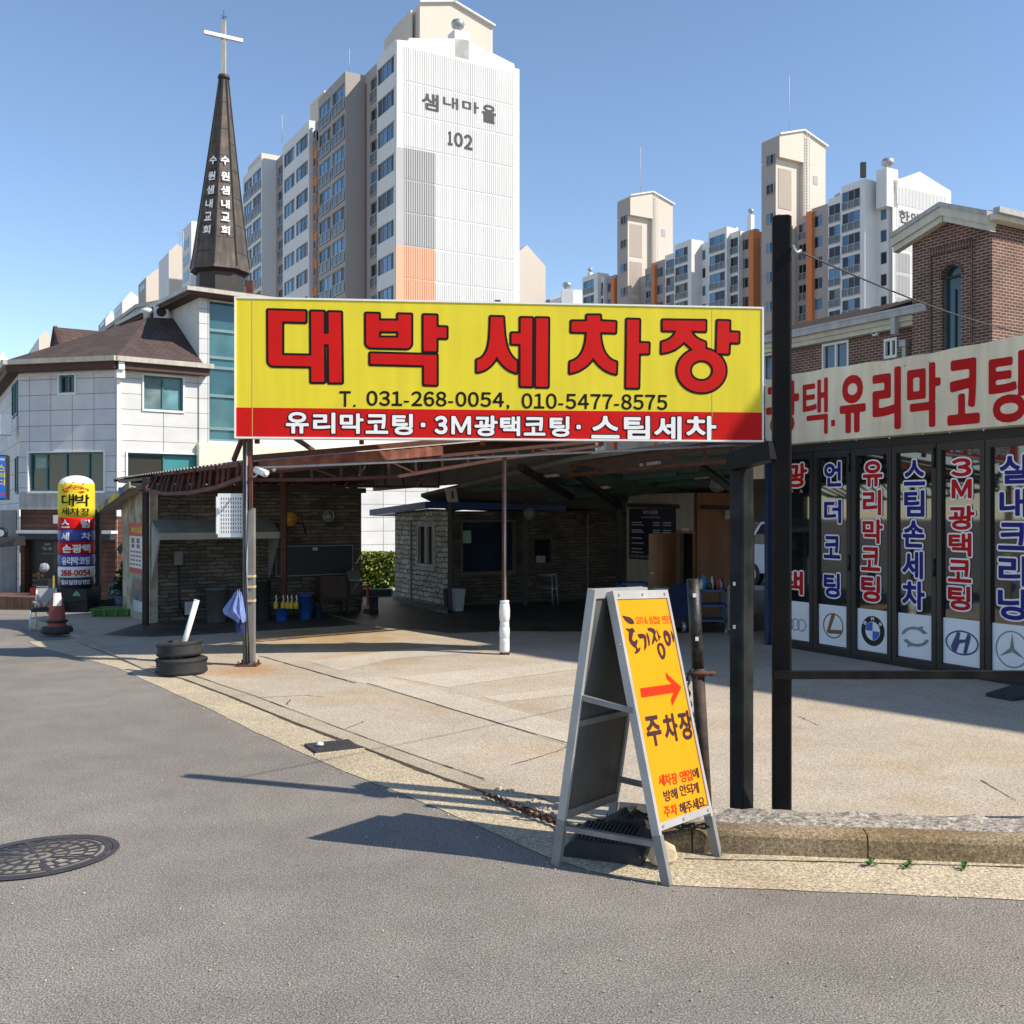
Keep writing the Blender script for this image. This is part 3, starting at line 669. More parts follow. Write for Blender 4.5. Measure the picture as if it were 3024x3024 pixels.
# tower roof: sloping boards with cream fascia
mb = MB(BF, fascia); ov = .28
PL = (-.42, BF.px(2653, 698, -ov)[1]); PP = (peak[0], BF.px(2791, 606, -ov)[1]); PR = (xr+.1, BF.px(2941, 630, -ov)[1])
for a, b in ((PL, PP), (PP, PR)):
    d = Vector((b[0]-a[0], 0, b[1]-a[1])).normalized(); n = Vector((-d.z, 0, d.x))
    mb.extr([(a[0], -ov, a[1]-.20), (b[0], -ov, b[1]-.20), (b[0], -ov, b[1]), (a[0], -ov, a[1])], (0, .3, 0))
    mb.extr([(a[0]+.03, -ov+.06, a[1]-.34), (b[0], -ov+.06, b[1]-.34), (b[0], -ov+.06, b[1]-.2), (a[0]+.03, -ov+.06, a[1]-.2)], (0, .2, 0))
mb.box(xr+.02, xr+.28, -ov+.02, DPT, zR+.02, zR+.16); mb.build('fascia', house)
mb = MB(BF, gutterw); mb.box(xr+.22, xr+.38, -ov, DPT+.2, zR+.14, zR+.27)
for a, b in ((PL, PP), (PP, PR)): mb.extr([(a[0], -ov-.05, a[1]), (b[0], -ov-.05, b[1]), (b[0], -ov-.05, b[1]+.11), (a[0], -ov-.05, a[1]+.11)], (0, .25, 0))
mb.build('tower_gutter', house)
mb = MB(BF, shing)
for a, b in ((PL, PP), (PP, (xr+.36, PR[1]-.02))): mb.poly([(a[0], -ov+.2, a[1]+.06), (b[0], -ov+.2, b[1]+.06), (b[0], DPT, b[1]+.06), (a[0], DPT, a[1]+.06)])
mb.build('tower_roof', house)
# wing
WY = .42; WF = BF.off(0, WY, 0)
xw0 = WF.px(2195, 1000)[0]; xw1 = BF.px(2705, 950)[0]
ze = WF.px(2500, 986)[1]
wins = [WF.rect(2429, 1012, 2507, 1100), WF.rect(2612, 1001, 2650, 1055), WF.rect(2225, 1048, 2285, 1140)]
mb = MB(WF, brick); mb.wall(xw0, xw1, -1.5, ze, 0, wins, .12); mb.box(xw0, xw1, .3, 6, -1.5, ze); mb.build('wing_wall', house)
mb = MB(WF, brickl); mb.box(xw0, xw1-.3, -.008, .02, ze-.20, ze-.06); mb.build('brick_course', house)
for a, b, c, d in wins:
    mb = MB(WF, white); t = .05
    mb.box(a, b, -.03, .1, c-.02, c+t); mb.box(a, b, -.03, .1, d-t, d+.02); mb.box(a, a+t, -.03, .1, c+t, d-t); mb.box(b-t, b, -.03, .1, c+t, d-t); m = (a+b)/2; mb.box(m-.03, m+.03, 0, .1, c+t, d-t)
    wo = mb.build('window', house)
    mb = MB(WF, glassb if b-a > .5 else glassk); mb.poly([(a+t, .06, c+t), (b-t, .06, c+t), (b-t, .06, d-t), (a+t, .06, d-t)]); mb.build('pane', wo)
mb = MB(WF, fascia); mb.box(xw0, xw1+.25, -.30, -.06, ze-.02, ze+.16); mb.box(xw0, xw1+.25, -.22, 0, ze-.14, ze-.02); mb.build('eave_board', house)
mb = MB(WF, gutterw); mb.box(xw0, xw1+.3, -.45, -.30, ze+.10, ze+.26); mb.box(xw0, xw1+.3, -.47, -.28, ze+.24, ze+.30); mb.build('wing_gutter', house)
dx = WF.px(2679, 1000)[0]
mb = MB(WF, gutterw); mb.box(dx-.15, dx-.02, -.44, -.30, ze-.32, ze+.1); mb.box(dx-.09, dx+.1, -.2, -.02, ze-.62, ze-.46); mb.box(dx-.05, dx+.06, -.14, -.03, 1, ze-.62); mb.build('downpipe', house)
vx, vz = WF.px(2591, 983); mb = MB(WF, white); mb.cyl((vx, -.12, vz), (vx, .02, vz), .09, n=16); mb.use(rust); mb.cyl((vx-.01, -.125, vz+.01), (vx-.01, -.1, vz+.01), .055, n=12); mb.build('round_vent', house)
zrg = WF.px(2500, 926, 2.4)[1]
mb = MB(WF, shing); mb.poly([(xw0, -.42, ze+.26), (xw1+.3, -.42, ze+.26), (xw1+.3, 2.4, zrg), (xw0, 2.4, zrg)])
mb.poly([(xw0, 2.4, zrg), (xw1+.3, 2.4, zrg), (xw1+.3, 6, ze+.1), (xw0, 6, ze+.1)]); mb.build('wing_roof', house)
mb = MB(WF, mat('roof_seam', (.045, .032, .03), .9))
for i in range(18):
    x = xw0+(xw1+.2-xw0)*i/18; sl = (zrg-ze-.26)/2.82
    mb.hexa([(x, -.40, ze+.27), (x+.04, -.40, ze+.27), (x+.34, 2.38, zrg+.005), (x+.30, 2.38, zrg+.005), (x, -.40, ze+.30), (x+.04, -.40, ze+.30), (x+.34, 2.38, zrg+.03), (x+.30, 2.38, zrg+.03)])
mb.build('roof_seams', house)

# rendered house off to the right whose eave shades the lot and the sign's corner
a_ = Vector((14.45, 10.25, 0)); e_ = Vector((.66, -.75, 0)).normalized(); f_ = Vector((.75, .66, 0)).normalized(); q = [a_, a_+e_*9, a_+e_*9+f_*8, a_+f_*8]
NF = Frame(a_, math.atan2(e_.y, e_.x)); t = thing('neighbour_house', 'plain cream rendered house beyond the right edge of the photo', 'house', NF)
mb = MB(NF, cream); hs_ = [(1.2+2.6*i, 2.6+2.6*i, 1.4+3.2*j, 2.8+3.2*j) for i in range(3) for j in range(4)]; mb.wall(0, 9, -.3, 13.7, 0, hs_, .15); mb.box(0.001, 8.999, .25, 8, -.3, 13.69); mb.poly([(0, .25, -.3), (0, 0, -.3), (0, 0, 13.7), (0, .25, 13.7)]); mb.build('wall', t)
mb = MB(NF, gutterw); mb.box(-.05, 9.05, -.05, 8.05, 13.7, 14.0); mb.build('parapet', t)
for h in hs_: mb = MB(NF, glassk); mb.poly([(h[0], .14, h[2]), (h[1], .14, h[2]), (h[1], .14, h[3]), (h[0], .14, h[3])]); mb.build('window', t)
# ------------------------------------------------------------------ big car wash sign on its posts
pl0 = P(692, 1290, 13.1); pr0 = P(2255, 1305, 13.77)
GF = Frame((pl0.x, pl0.y, 0), math.atan2(pr0.y-pl0.y, pr0.x-pl0.x)); GW = (pr0.xy-pl0.xy).length
gz0 = pl0.z-.02; gz1 = P(690, 876, 13.1).z; gzm = GF.px(1500, 1211)[1]
sg = thing('car_wash_sign', 'wide yellow and red car wash signboard raised on posts over the lot', 'signboard', GF.off(GW/2, 0, 0))
mb = MB(GF, yel); mb.box(.022, GW-.022, 0, .16, gzm, gz1-.022); mb.build('yellow_panel', sg)
mb = MB(GF, red); mb.box(.022, GW-.022, 0, .16, gz0+.022, gzm); mb.build('red_panel', sg)
mb = MB(GF, white); mb.box(0, GW, -.012, .17, gz1-.022, gz1); mb.box(0, GW, -.012, .17, gz0, gz0+.022); mb.box(0, .022, -.012, .17, gz0+.022, gz1-.022); mb.box(GW-.022, GW, -.012, .17, gz0+.022, gz1-.022); mb.build('frame', sg)
mb = MB(GF, mat('seam_grey', (.50, .42, .10), .6))
for u in (745, 2103): mb = MB(GF, mb.mats[0]); x = GF.px(u, 1000)[0]; mb.box(x-.004, x+.004, -.003, 0, gz0+.03, gz1-.03); mb.build('panel_seam', sg)
fG = lambda x, z, y: GF.pt(x, y, z)
def tr(ox, oy, k, pts): return [GF.px(ox+x*k, oy+y*k) for x, y in pts]
T1 = lambda p: tr(760, 880, .31056, p); T2 = lambda p: tr(1360, 880, .22779, p); T3 = lambda p: tr(1640, 880, .32091, p)
def arcp(cx, cy, rx, ry, a0, a1, n=8): return [(cx+rx*math.cos(R(a0+(a1-a0)*i/n)), cy+ry*math.sin(R(a0+(a1-a0)*i/n))) for i in range(n+1)]
big = [T1([(105, 118), (458, 128), (457, 228), (235, 222), (235, 545), (515, 550), (512, 130), (632, 133), (630, 342), (680, 342), (678, 137), (795, 139), (803, 803), (685, 803), (680, 440), (633, 440), (635, 798), (515, 797), (514, 650)]+arcp(155, 598, 48, 46, 90, 180)),
       T1([(1035, 150), (1155, 153), (1155, 215), (1340, 217), (1340, 157), (1462, 160)]+arcp(1416, 432, 46, 46, 0, 90)+arcp(1082, 424, 46, 46, 90, 180)), T1([(1156, 316), (1342, 317), (1342, 378), (1156, 377)]),
       T1([(1582, 165), (1703, 168), (1703, 278), (1798, 281), (1797, 380), (1703, 378), (1702, 508), (1582, 505)]),
       T1([(1076, 528), (1704, 545), (1704, 825), (1587, 822), (1586, 640), (1076, 627)])]
shape(MB(), fG, big[:1], inkb) if False else None
mb = MB()
L = [[big[0]], [big[1], big[2]], [big[3]], [big[4]],
     [T2([(392, 248), (552, 252), (556, 340), (562, 420), (570, 500), (584, 580), (602, 650), (628, 710), (660, 760), (694, 797), (728, 820), (725, 968), (680, 955), (640, 938), (590, 905), (545, 862), (508, 818), (468, 752), (440, 812), (400, 862), (350, 906), (300, 935), (255, 950), (214, 958), (214, 808), (250, 795), (285, 772), (318, 735), (345, 685), (364, 625), (378, 540), (385, 450), (389, 350)])],
     [T2([(780, 262), (928, 264), (922, 1145), (778, 1140), (778, 597), (662, 593), (663, 460), (780, 462)])],
     [T2([(982, 264), (1135, 267), (1130, 1150), (977, 1148)])],
     [T3([(292, 162), (410, 162), (412, 215), (553, 222), (550, 318), (410, 314), (413, 370), (422, 425), (438, 478), (460, 520), (488, 553), (522, 580), (560, 592), (556, 698), (520, 690), (480, 674), (440, 650), (405, 620), (374, 586), (347, 548), (322, 584), (290, 618), (250, 646), (210, 668), (170, 682), (134, 690), (137, 590), (170, 580), (205, 558), (235, 525), (258, 485), (274, 435), (284, 380), (290, 314), (148, 310), (150, 217), (292, 217)])],
     [T3([(660, 200), (771, 203), (768, 416), (858, 418), (855, 510), (768, 510), (762, 826), (652, 824)])],
     [T3([(1492, 212), (1600, 215), (1598, 317), (1685, 320), (1683, 410), (1598, 408), (1592, 512), (1484, 508)])]]
for lp in L: shape(mb, fG, lp, red, -.0075, 0, (inkb, .030), .011)
# the last block: consonant joined to its ring
A1_ = T3([(988, 207), (1380, 212), (1378, 305), (1243, 300), (1258, 332), (1285, 362), (1320, 386), (1378, 410), (1380, 480), (1340, 520), (1275, 487), (1225, 440), (1182, 402), (1145, 438), (1100, 470), (1040, 494), (978, 506), (980, 408), (1020, 397), (1060, 376), (1092, 345), (1115, 300), (988, 298)])
ring_o = T3(arcp(1344, 668, 222, 200, 0, 351, 39)); ring_i = T3(arcp(1344, 669, 107, 97, 0, 351, 39))
a_, b_ = loops_segs([A1_]); c_, d_ = loops_segs([ring_o, ring_i])
allp = np.concatenate([a_, c_]); lo = allp.min(0)-.06; hi = allp.max(0)+.06; xs = np.arange(lo[0], hi[0], .011); ys = np.arange(lo[1], hi[1], .011)
S_ = np.minimum(sdf(a_, b_, xs, ys), sdf(c_, d_, xs, ys))
for lv, m, y in ((.030, inkb, -.0045), (0, red, -.0075)):
    out = []; march(S_-lv, xs, ys, out); mb.use(m)
    for q in out: mb.poly([fG(x, z, y) for x, z in q])
mb.build('main_lettering', sg)
mb = MB()
def pbox(k, ox, oy, x0, y0, x1, y1): return GF.rect(ox+x0*k, oy+y0*k, ox+x1*k, oy+y1*k)
for s, q in (('T.', (1003, 1155, 1052, 1202)), ('031-268-0054,', (1083, 1156, 1506, 1207)), ('010-5477-8575', (1541, 1163, 1970, 1209))):
    x0, x1, z0, z1 = GF.rect(*q); line(mb, fG, s, x0, x1, z0, z1, inkb, -.004, .025, None, 26, .10)
mb.build('phone_number', sg)
mb = MB()
for ch, (k, ox, oy, a, b, c, d) in zip('유리막코팅·3M광택코팅·스팀세차', ((.31056, 760, 880, 272, 1085, 490, 1290), (.31056, 760, 880, 530, 1090, 742, 1290), (.31056, 760, 880, 785, 1098, 1010, 1292), (.31056, 760, 880, 1030, 1105, 1245, 1292), (.31056, 760, 880, 1282, 1102, 1480, 1304),
        (.31056, 760, 880, 1555, 1186, 1597, 1228), (.31056, 760, 880, 1685, 1120, 1808, 1296), (.4141, 660, 850, 1625, 915, 1765, 1046), (.2278, 1360, 880, 180, 1525, 480, 1792), (.2278, 1360, 880, 512, 1535, 772, 1790), (.2278, 1360, 880, 820, 1545, 1100, 1785), (.2278, 1360, 880, 1155, 1535, 1412, 1800),
        (.2278, 1360, 880, 1503, 1645, 1557, 1700), (.3209, 1640, 880, 330, 1085, 590, 1294), (.3209, 1640, 880, 630, 1085, 870, 1300), (.3209, 1640, 880, 908, 1090, 1160, 1305), (.3209, 1640, 880, 1203, 1085, 1480, 1307))):
    x0, x1, z0, z1 = pbox(k, ox, oy, a, b, c, d)
    if ch == '·': shape(mb, fG, [[(x0, z0), (x1, z0), (x1, z1), (x0, z1)]], inkw, -.0075, 0, (inkb, .014), .012)
    else: put(mb, fG, FW.get(ch, ch), x0, x1, z0, z1, inkw, -.0075, .035 if ch != '3' else .05, (inkb, .014), 38)
mb.build('service_lettering', sg)
mb = MB(GF, rust)          # frame behind the board and stays down to the canopy
for z in (gz0+.15, (gz0+gz1)/2, gz1-.15): mb.box(.05, GW-.05, .17, .22, z-.03, z+.03)
for x in (.25, 1.6, 3.2, 4.8, 6.2): mb.box(x-.03, x+.03, .22, .28, gz0-.05, gz1+.03)
mb.build('back_frame', sg)
mb = MB(mat=rustd)
mb.bar(GF.pt(.1, .2, gz0+.1), P(690, 1360, 13.5), .05); mb.bar(GF.pt(.75, .2, gz0+.02), P(925, 1330, 14.6), .05); mb.build('stay', sg)
mb = MB(mat=rustd); p = GF.pt(3.4, .25, gz1); mb.bar(p, p+Vector((0, 0, .07)), .08); mb.build('top_stub', sg)
# ------------------------------------------------------------------ posts under the sign
LP = G(731, 1969)
t = thing('sign_post', 'dark grey square post with conduits and tape bands at the left end of the sign', 'post', LP)
mb = MB(mat=rustd); mb.box(LP.x-.13, LP.x+.14, LP.y-.10, LP.y+.16, .012, .03); mb.build('base_plate', t)
for dx, dy in ((-.10, -.07), (.11, -.07), (-.10, .13), (.11, .13)):
    mb = MB(mat=rust); mb.cyl((LP.x+dx, LP.y+dy, .03), (LP.x+dx, LP.y+dy, .075), .014, n=8); mb.build('anchor_bolt', t)
mb = MB(mat=greypaint); mb.use(mat('post_weathered', (.21, .205, .185), .6, .2, 5, .1, 40, streak=.35)); mb.box(LP.x+.0, LP.x+.085, LP.y-.02, LP.y+.085, .03, 2.05); mb.build('post', t)
mb = MB(mat=rust); mb.box(LP.x-.03, LP.x+.055, LP.y-.03, LP.y+.06, 2.05, gz1-.2); mb.box(LP.x+.03, LP.x+.07, LP.y-.045, LP.y-.022, 2.05, 2.62); mb.build('upper_post', t)
mb = MB(mat=greypaint); mb.box(LP.x-.055, LP.x-.018, LP.y-.03, LP.y+.05, .03, 2.95); mb.build('angle_iron', t)
mb = MB(mat=galv); mb.tube([(LP.x-.005, LP.y-.025, 2.9), (LP.x-.005, LP.y-.025, 1.0), (LP.x+.01, LP.y-.02, .06)], .014); mb.build('conduit', t)
mb = MB(mat=black); mb.tube([(LP.x+.02, LP.y-.03, 2.2), (LP.x-.012, LP.y-.032, 1.3), (LP.x+.005, LP.y-.032, .7), (LP.x+.03, LP.y-.03, .05)], .009); mb.build('cable', t)
tape = mat('beige_tape', (.62, .46, .22), .6)
for v in (1702, 1733, 1774):
    z = P(740, v, LP.y).z; mb = MB(mat=tape); mb.box(LP.x-.004, LP.x+.089, LP.y-.035, LP.y+.089, z-.014, z+.014); mb.build('tape_band', t)
CP = G(1490, 1935)
t = thing('canopy_pole', 'thin rusty pole with its foot wrapped in white foam under the middle of the sign', 'pole', CP)
mb = MB(mat=rust); mb.box(CP.x-.032, CP.x+.032, CP.y-.03, CP.y+.03, .02, 2.78); mb.build('pole', t)
mb = MB(mat=galv); mb.cyl((CP.x+.008, CP.y-.04, .1), (CP.x+.008, CP.y-.04, 2.72), .012, n=8); mb.build('conduit', t)
foam = mat('foam_wrap', (.76, .76, .74), .45, .06, 8, .25, 18)
mb = MB(mat=foam); pr = []
for h, r in ((.06, .066), (.09, .076), (.16, .078), (.28, .076), (.33, .077), (.345, .069), (.36, .077), (.46, .08), (.56, .077), (.575, .068), (.59, .073), (.655, .07), (.67, .066), (.685, .074), (.78, .082), (.90, .083), (1.02, .074), (1.045, .062), (1.06, .072), (1.09, .072), (1.10, .05)): pr.append((r*.9, h*.70))
mb.lathe((CP.x, CP.y, 0), pr, 18); mb.build('foam_wrap', t)
mb = MB(mat=rustd); mb.box(CP.x-.07, CP.x+.07, CP.y-.06, CP.y+.06, .012, .03); mb.build('base_plate', t)
mb = MB(mat=galv); mb.tube([P(752, 1382, 13.2), P(1200, 1363, 13.9), P(1490, 1347, 14.15), P(1900, 1328, 14.15), P(2215, 1313, 14.1)], .016)
mb.single('steel_conduit', 'long thin grey steel conduit strung across below the signboard', 'pipe')
t = thing('security_camera', 'white bullet security camera on a bracket beside the left sign post', 'camera', P(748, 1402, 13.15))
c = P(755, 1389, 13.05); d = P(785, 1401, 12.9); mb = MB(mat=whitep); mb.cyl(c, d, .036, n=14); mb.cyl(c+Vector((0, 0, .02)), d+(d-c)*.12+Vector((0, 0, .025)), .034, n=14); mb.build('housing', t)
mb = MB(mat=glassk); mb.cyl(d, d+(d-c)*.03, .026, n=14); mb.build('lens', t)
mb = MB(mat=galv); mb.tube([c+Vector((.03, .02, -.03)), P(753, 1408, 13.1), P(742, 1408, 13.2)], .012); mb.build('bracket', t)
mb = MB(mat=whitep); mb.lathe(P(809, 1386, 13.4), [(.03, .03), (.03, 0), (.018, -.025), (0, -.03)], 12); mb.single('sensor_lamp', 'small round white lamp under the conduit right of the bullet camera', 'lamp')
# white perforated board on the post
p0 = P(643, 1460, 13.25); F = Frame((p0.x, p0.y, 0), .06); w_, z0, z1 = (P(720, 1500, 13.25)-p0).x, P(643, 1584, 13.25).z, p0.z
mb = MB(F, whitep); nc, nr = 9, 9; m_ = .03; cw = (w_-2*m_)/nc; rh = (z1-z0-2*m_)/nr
mb.wall(0.0, w_, z0, z1, 0, [(m_+i*cw+cw*.3, m_+i*cw+cw*.7, z0+m_+j*rh+rh*.18, z0+m_+j*rh+rh*.82) for i in range(nc) for j in range(nr)], .02)
mb.box(-.02, .0, -.01, .03, z0+.03, z1-.03); mb.box(0, w_, .0, .03, z0-.012, z0); mb.box(0, w_, .0, .03, z1, z1+.012)
mb.single('perforated_board', 'white plastic board full of slots hung on the left sign post', 'board', at=F.pt(w_/2, 0, z0))
# blue towel on the post
mb = MB(mat=mat('towel_blue', (.17, .24, .50), .95, .25, 14, .8, 60)); mb.smooth = True
rows = []
prof = [(695, 706, 1745), (684, 712, 1765), (668, 716, 1785), (657, 719, 1800), (660, 721, 1812), (680, 722, 1822), (700, 720, 1834)]
for (a, b, v) in prof:
    r = []
    for i in range(13):
        k = i/12; u = a+(b-a)*k; r.append(P(u, v+6*math.sin(k*9), 13.10-.07*math.sin(math.pi*k)-.022*math.sin(k*19+v*.02)))
    rows.append(r)
for p, q in zip(rows[:-1], rows[1:]):
    for i in range(12): mb.poly([p[i], p[i+1], q[i+1], q[i]])
for p, q in zip(rows[:-1], rows[1:]):
    for i in range(12): mb.poly([x+Vector((0, .09, 0)) for x in (q[i], q[i+1], p[i+1], p[i])])
mb.single('blue_towel', 'light blue cloth towel hanging on the left sign post', 'towel')
mb = MB(mat=mat('rag_navy', (.03, .05, .16), .95, .3, 12)); a, b = P(699, 1832, 13.2), P(722, 1872, 13.2)
mb.box(a.x, b.x, 13.16, 13.2, b.z, a.z); mb.box(a.x+.06, b.x-.02, 13.13, 13.16, b.z+.07, a.z+.1); mb.single('hanging_rag', 'dark navy rag hanging under the blue towel on the left post', 'rag')
# ------------------------------------------------------------------ canopy
ceil = mat('ceiling_panel', (.20, .195, .18), .8, .12, 2, streak=.1); corr = mat('corrugated_roof', (.42, .40, .34), .7, .2, 4, streak=.2)
greenp = mat('green_steel', (.03, .085, .07), .6, .2, 5)
Bp = Vector((LP.x-.05, LP.y+.25, 0))
cn = thing('car_wash_canopy', 'rusty red steel canopy of trusses and roofing sheets over the wash bay', 'canopy', Bp)
def LR(s, t_): q = Bp+D2*s+D1*t_; return Vector((q.x, q.y, 2.66+.112*s-.006*t_))
def sheet(mb, pts, th):
    mb.poly(pts[::-1]); mb.poly([p+Vector((0, 0, th)) for p in pts])
    for p, q in zip(pts, pts[1:]+pts[:1]): mb.poly([p, q, q+Vector((0, 0, th)), p+Vector((0, 0, th))])
# left roof: corrugated sheets running up from the street side
mb = MB(mat=corr); n = 44; T0 = -10.2
for i in range(n):
    t0 = T0+(-T0)*i/n; t1 = T0+(-T0)*(i+1)/n; h = (0, .035)
    for (ta, ha), (tb, hb) in zip(((t0, 0), (t0+(t1-t0)*.3, .03), (t0+(t1-t0)*.6, .03)), ((t0+(t1-t0)*.3, .03), (t0+(t1-t0)*.6, .03), (t1, 0))):
        a, b, c, d = LR(-.12, ta), LR(-.12, tb), LR(5.6, tb), LR(5.6, ta)
        a.z += ha; b.z += hb; c.z += hb; d.z += ha; mb.poly([a, b, c, d])
mb.build('corrugated_roof', cn)
mb = MB(mat=rustd)
for i in range(9): t0 = T0+(-T0)*i/8*.985; mb.bar(LR(-.1, t0)-Vector((0, 0, .03)), LR(5.6, t0)-Vector((0, 0, .03)), .045, .05)
for s in (.9, 2.3, 3.8, 5.3): mb.bar(LR(s, T0)-Vector((0, 0, .085)), LR(s, 0)-Vector((0, 0, .085)), .05, .06)
mb.build('roof_purlins', cn)
rustmid = mat('rust_mid', (.075, .027, .02), .8, .3, 6, .2, 60)
def truss(name, top, bot, nv, m, w=.045, diag=True):
    mb = MB(mat=m)
    for a in (top, bot):
        for p, q in zip(a[:-1], a[1:]): mb.bar(p, q, w, w*1.1)
    N_ = 41; tt = resamp(top, N_); bb = resamp(bot, N_); idx = [round(i*(N_-1)/nv) for i in range(nv+1)]
    for k, i in enumerate(idx):
        mb.bar(bb[i], tt[i], w*.8)
        if diag and k and k % 3 == 0: mb.bar(bb[i], tt[idx[k-1]], w*.5)
    return mb.build(name, cn)
top = [LR(-.06, -5.9), LR(-.06, -3.5), LR(-.06, -1.5), LR(-.06, 0)]
bot = [P(432, 1446, 17.75), P(488, 1458, 16.8), P(560, 1456, 15.6), P(640, 1440, 14.5), P(716, 1411, 13.55)]
truss('street_truss', [q-Vector((0, 0, .02)) for q in top], bot, 17, rust, .05, False)
top = [LR(s, .05) for s in (0, 1.5, 3, 4.4, 5.6)]; bot = []
for s, z in ((0, 2.42), (1.0, 2.44), (2.1, 2.50), (3.8, 2.80), (5.6, 3.05)): q = LR(s, .05); bot.append(Vector((q.x, q.y, z)))
truss('front_truss', [q-Vector((0, 0, .16)) for q in top], bot, 14, rustmid, .042)
mb = MB(mat=rustp)
for i in range(30):      # corrugated fascia along the front edge
    s0, s1 = .1+2.7*i/30, .1+2.7*(i+1)/30; o = .012*(i % 2)
    a, b = LR(s0, .09+o), LR(s1, .09+.012-o); k = Vector((0, 0, .15)); mb.poly([a-k, b-k, b, a])
mb.build('front_fascia', cn)
mb = MB(mat=rustd); mb.bar(LR(.0, .10)+Vector((0, 0, .05)), LR(5.6, .10)+Vector((0, 0, .05)), .05, .07); mb.build('edge_beam', cn)
# back truss over the stone hut front and a dark end panel
def LRz(s, t_, z): q = LR(s, t_); return Vector((q.x, q.y, z))
truss('hut_truss', [LR(s, -5.6)-Vector((0, 0, .12)) for s in (.2, 2, 4, 5.5)], [LRz(.2, -5.6, 2.47), LRz(5.5, -5.6, 2.52)], 13, rustd, .045)
mb = MB(mat=ceil)
sheet(mb, [LRz(.1, -9.4, 2.62), LRz(5.6, -9.4, 2.62), LRz(5.6, -9.35, 3.2), LRz(.1, -9.35, 2.75)], .02); mb.build('rear_panel', cn)
mb = MB(mat=ceil); k_ = [LRz(5.6, -9.4, 2.50), LRz(5.6, -4.5, 2.56), LRz(5.6, -.1, 2.95)]; k2_ = [LR(5.6, -9.4), LR(5.6, -4.5), LR(5.6, -.1)]
for i in range(2): sheet(mb, [k_[i], k_[i+1], k2_[i+1], k2_[i]], .0) if False else mb.hexa([k_[i], k_[i+1], k_[i+1]+D2*.03, k_[i]+D2*.03, k2_[i], k2_[i+1], k2_[i+1]+D2*.03, k2_[i]+D2*.03])
mb.build('step_panel', cn)
# right-hand roof
NP = Vector((.95, 16.6, 2.82)); CC = Vector((3.42, 13.85, 3.05)); BK = Vector((-1.55, 24.2, 2.06))
rn = (CC-NP).cross(BK-NP).normalized()
def RZ(x, y): return NP.z-(rn.x*(x-NP.x)+rn.y*(y-NP.y))/rn.z
def rp(x, y, dz=0): return Vector((x, y, RZ(x, y)+dz))
def RR(u, v):
    o = Vector((0, 0, HC)); d = Vector(((u-1512)/FP, 1, (1512-v)/FP)); k = (NP-o).dot(rn)/d.dot(rn); return o+d*k
mb = MB(mat=ceil); sheet(mb, [NP.copy(), CC.copy(), rp(3.75, 15.7), rp(8.6, 18.3), rp(8.6, 25.2), BK.copy(), rp(-1.95, 21.9)], .07); mb.build('ceiling_sheets', cn)
truss('right_truss', [NP-Vector((0, 0, .08)), CC-Vector((0, 0, .08))], [Vector((NP.x, NP.y, 2.60)), Vector((CC.x, CC.y, 2.73))], 7, rustd, .05, False)
mb = MB(mat=greenp)
for a, b in (((1698, 1372), (2166, 1478)), ((1883, 1413), (2170, 1383)), ((1620, 1470), (2170, 1395)), ((1560, 1390), (1900, 1480)), ((1400, 1440), (2000, 1390)), ((2000, 1350), (2170, 1345))):
    mb.bar(RR(*a)-Vector((0, 0, .05)), RR(*b)-Vector((0, 0, .05)), .07, .09)
mb.build('ceiling_beams', cn)
for a, b, w_ in ((RR(2075, 1342)-Vector((0, 0, .2)), P(2166, 1448, 15.0), .09), (RR(1538, 1352)-Vector((0, 0, .15)), P(1690, 1470, 19.5), .10), (RR(1700, 1372)-Vector((0, 0, .15)), P(1830, 1495, 19.5), .10)):
    mb = MB(mat=black); mb.bar(a, b, w_); mb.build('brace', cn)
def post(u, v, zt, w=.09, m=black):
    g = G(u, v); mb = MB(mat=m); mb.box(g.x-w/2, g.x+w/2, g.y-w/2, g.y+w/2, .012, zt); return mb.build('post', cn)
post(430, 1848, 2.6, .09, mat('brown_black', (.03, .015, .012), .7, .2)); post(838, 1830, 2.9, .10, rustd); post(1329, 1806, 2.3, .09); post(1552, 1790, 2.2, .10); post(1828, 1800, 2.5, .11)
# ------------------------------------------------------------------ stone hut on the left of the bay
stone = brickmat('ledge_stone', (.18, .150, .118), (.085, .070, .055), (.035, .028, .022), .34, .07, .008, distort=.07, bump=1.0, var=.5, squash=.6)
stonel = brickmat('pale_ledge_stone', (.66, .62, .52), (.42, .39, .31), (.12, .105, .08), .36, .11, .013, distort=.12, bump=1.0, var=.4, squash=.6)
H0 = G(448, 1842); HF = Frame(H0, math.atan2(2.3, 3.44)); hl = (G(1070, 1806)-H0).length; hz = 2.38
hut = thing('stone_hut', 'dark stone clad wash hut standing under the left side of the canopy', 'hut', HF)
mb = MB(HF, stone); mb.box(0, hl, 0, 2.0, 0, hz); mb.build('wall', hut)
mb = MB(HF, mat('stained_plaster', (.45, .41, .31), .9, .3, 4, .3, 30, streak=.3, c2=(.30, .25, .16))); mb.box(-.04, 0, -.03, 2.0, 0, hz+.02); mb.box(0, .10, -.03, 0, 0, hz); mb.build('side_wall', hut)
mb = MB(HF, mat('hut_band', (.05, .05, .06), .8)); mb.box(-.1, hl+.05, -.12, 2.1, hz, hz+.10); mb.build('roof_edge', hut)
mb = MB(HF, black); n = 15
for i in range(n): x = -.05+(hl+.1)*i/n; mb.box(x, x+(hl+.1)/n*.38, -.1, .1, hz+.10, hz+.19)
mb.box(-.1, hl+.05, -.1, 2.1, hz+.19, hz+.24); mb.build('roof_sheet', hut)
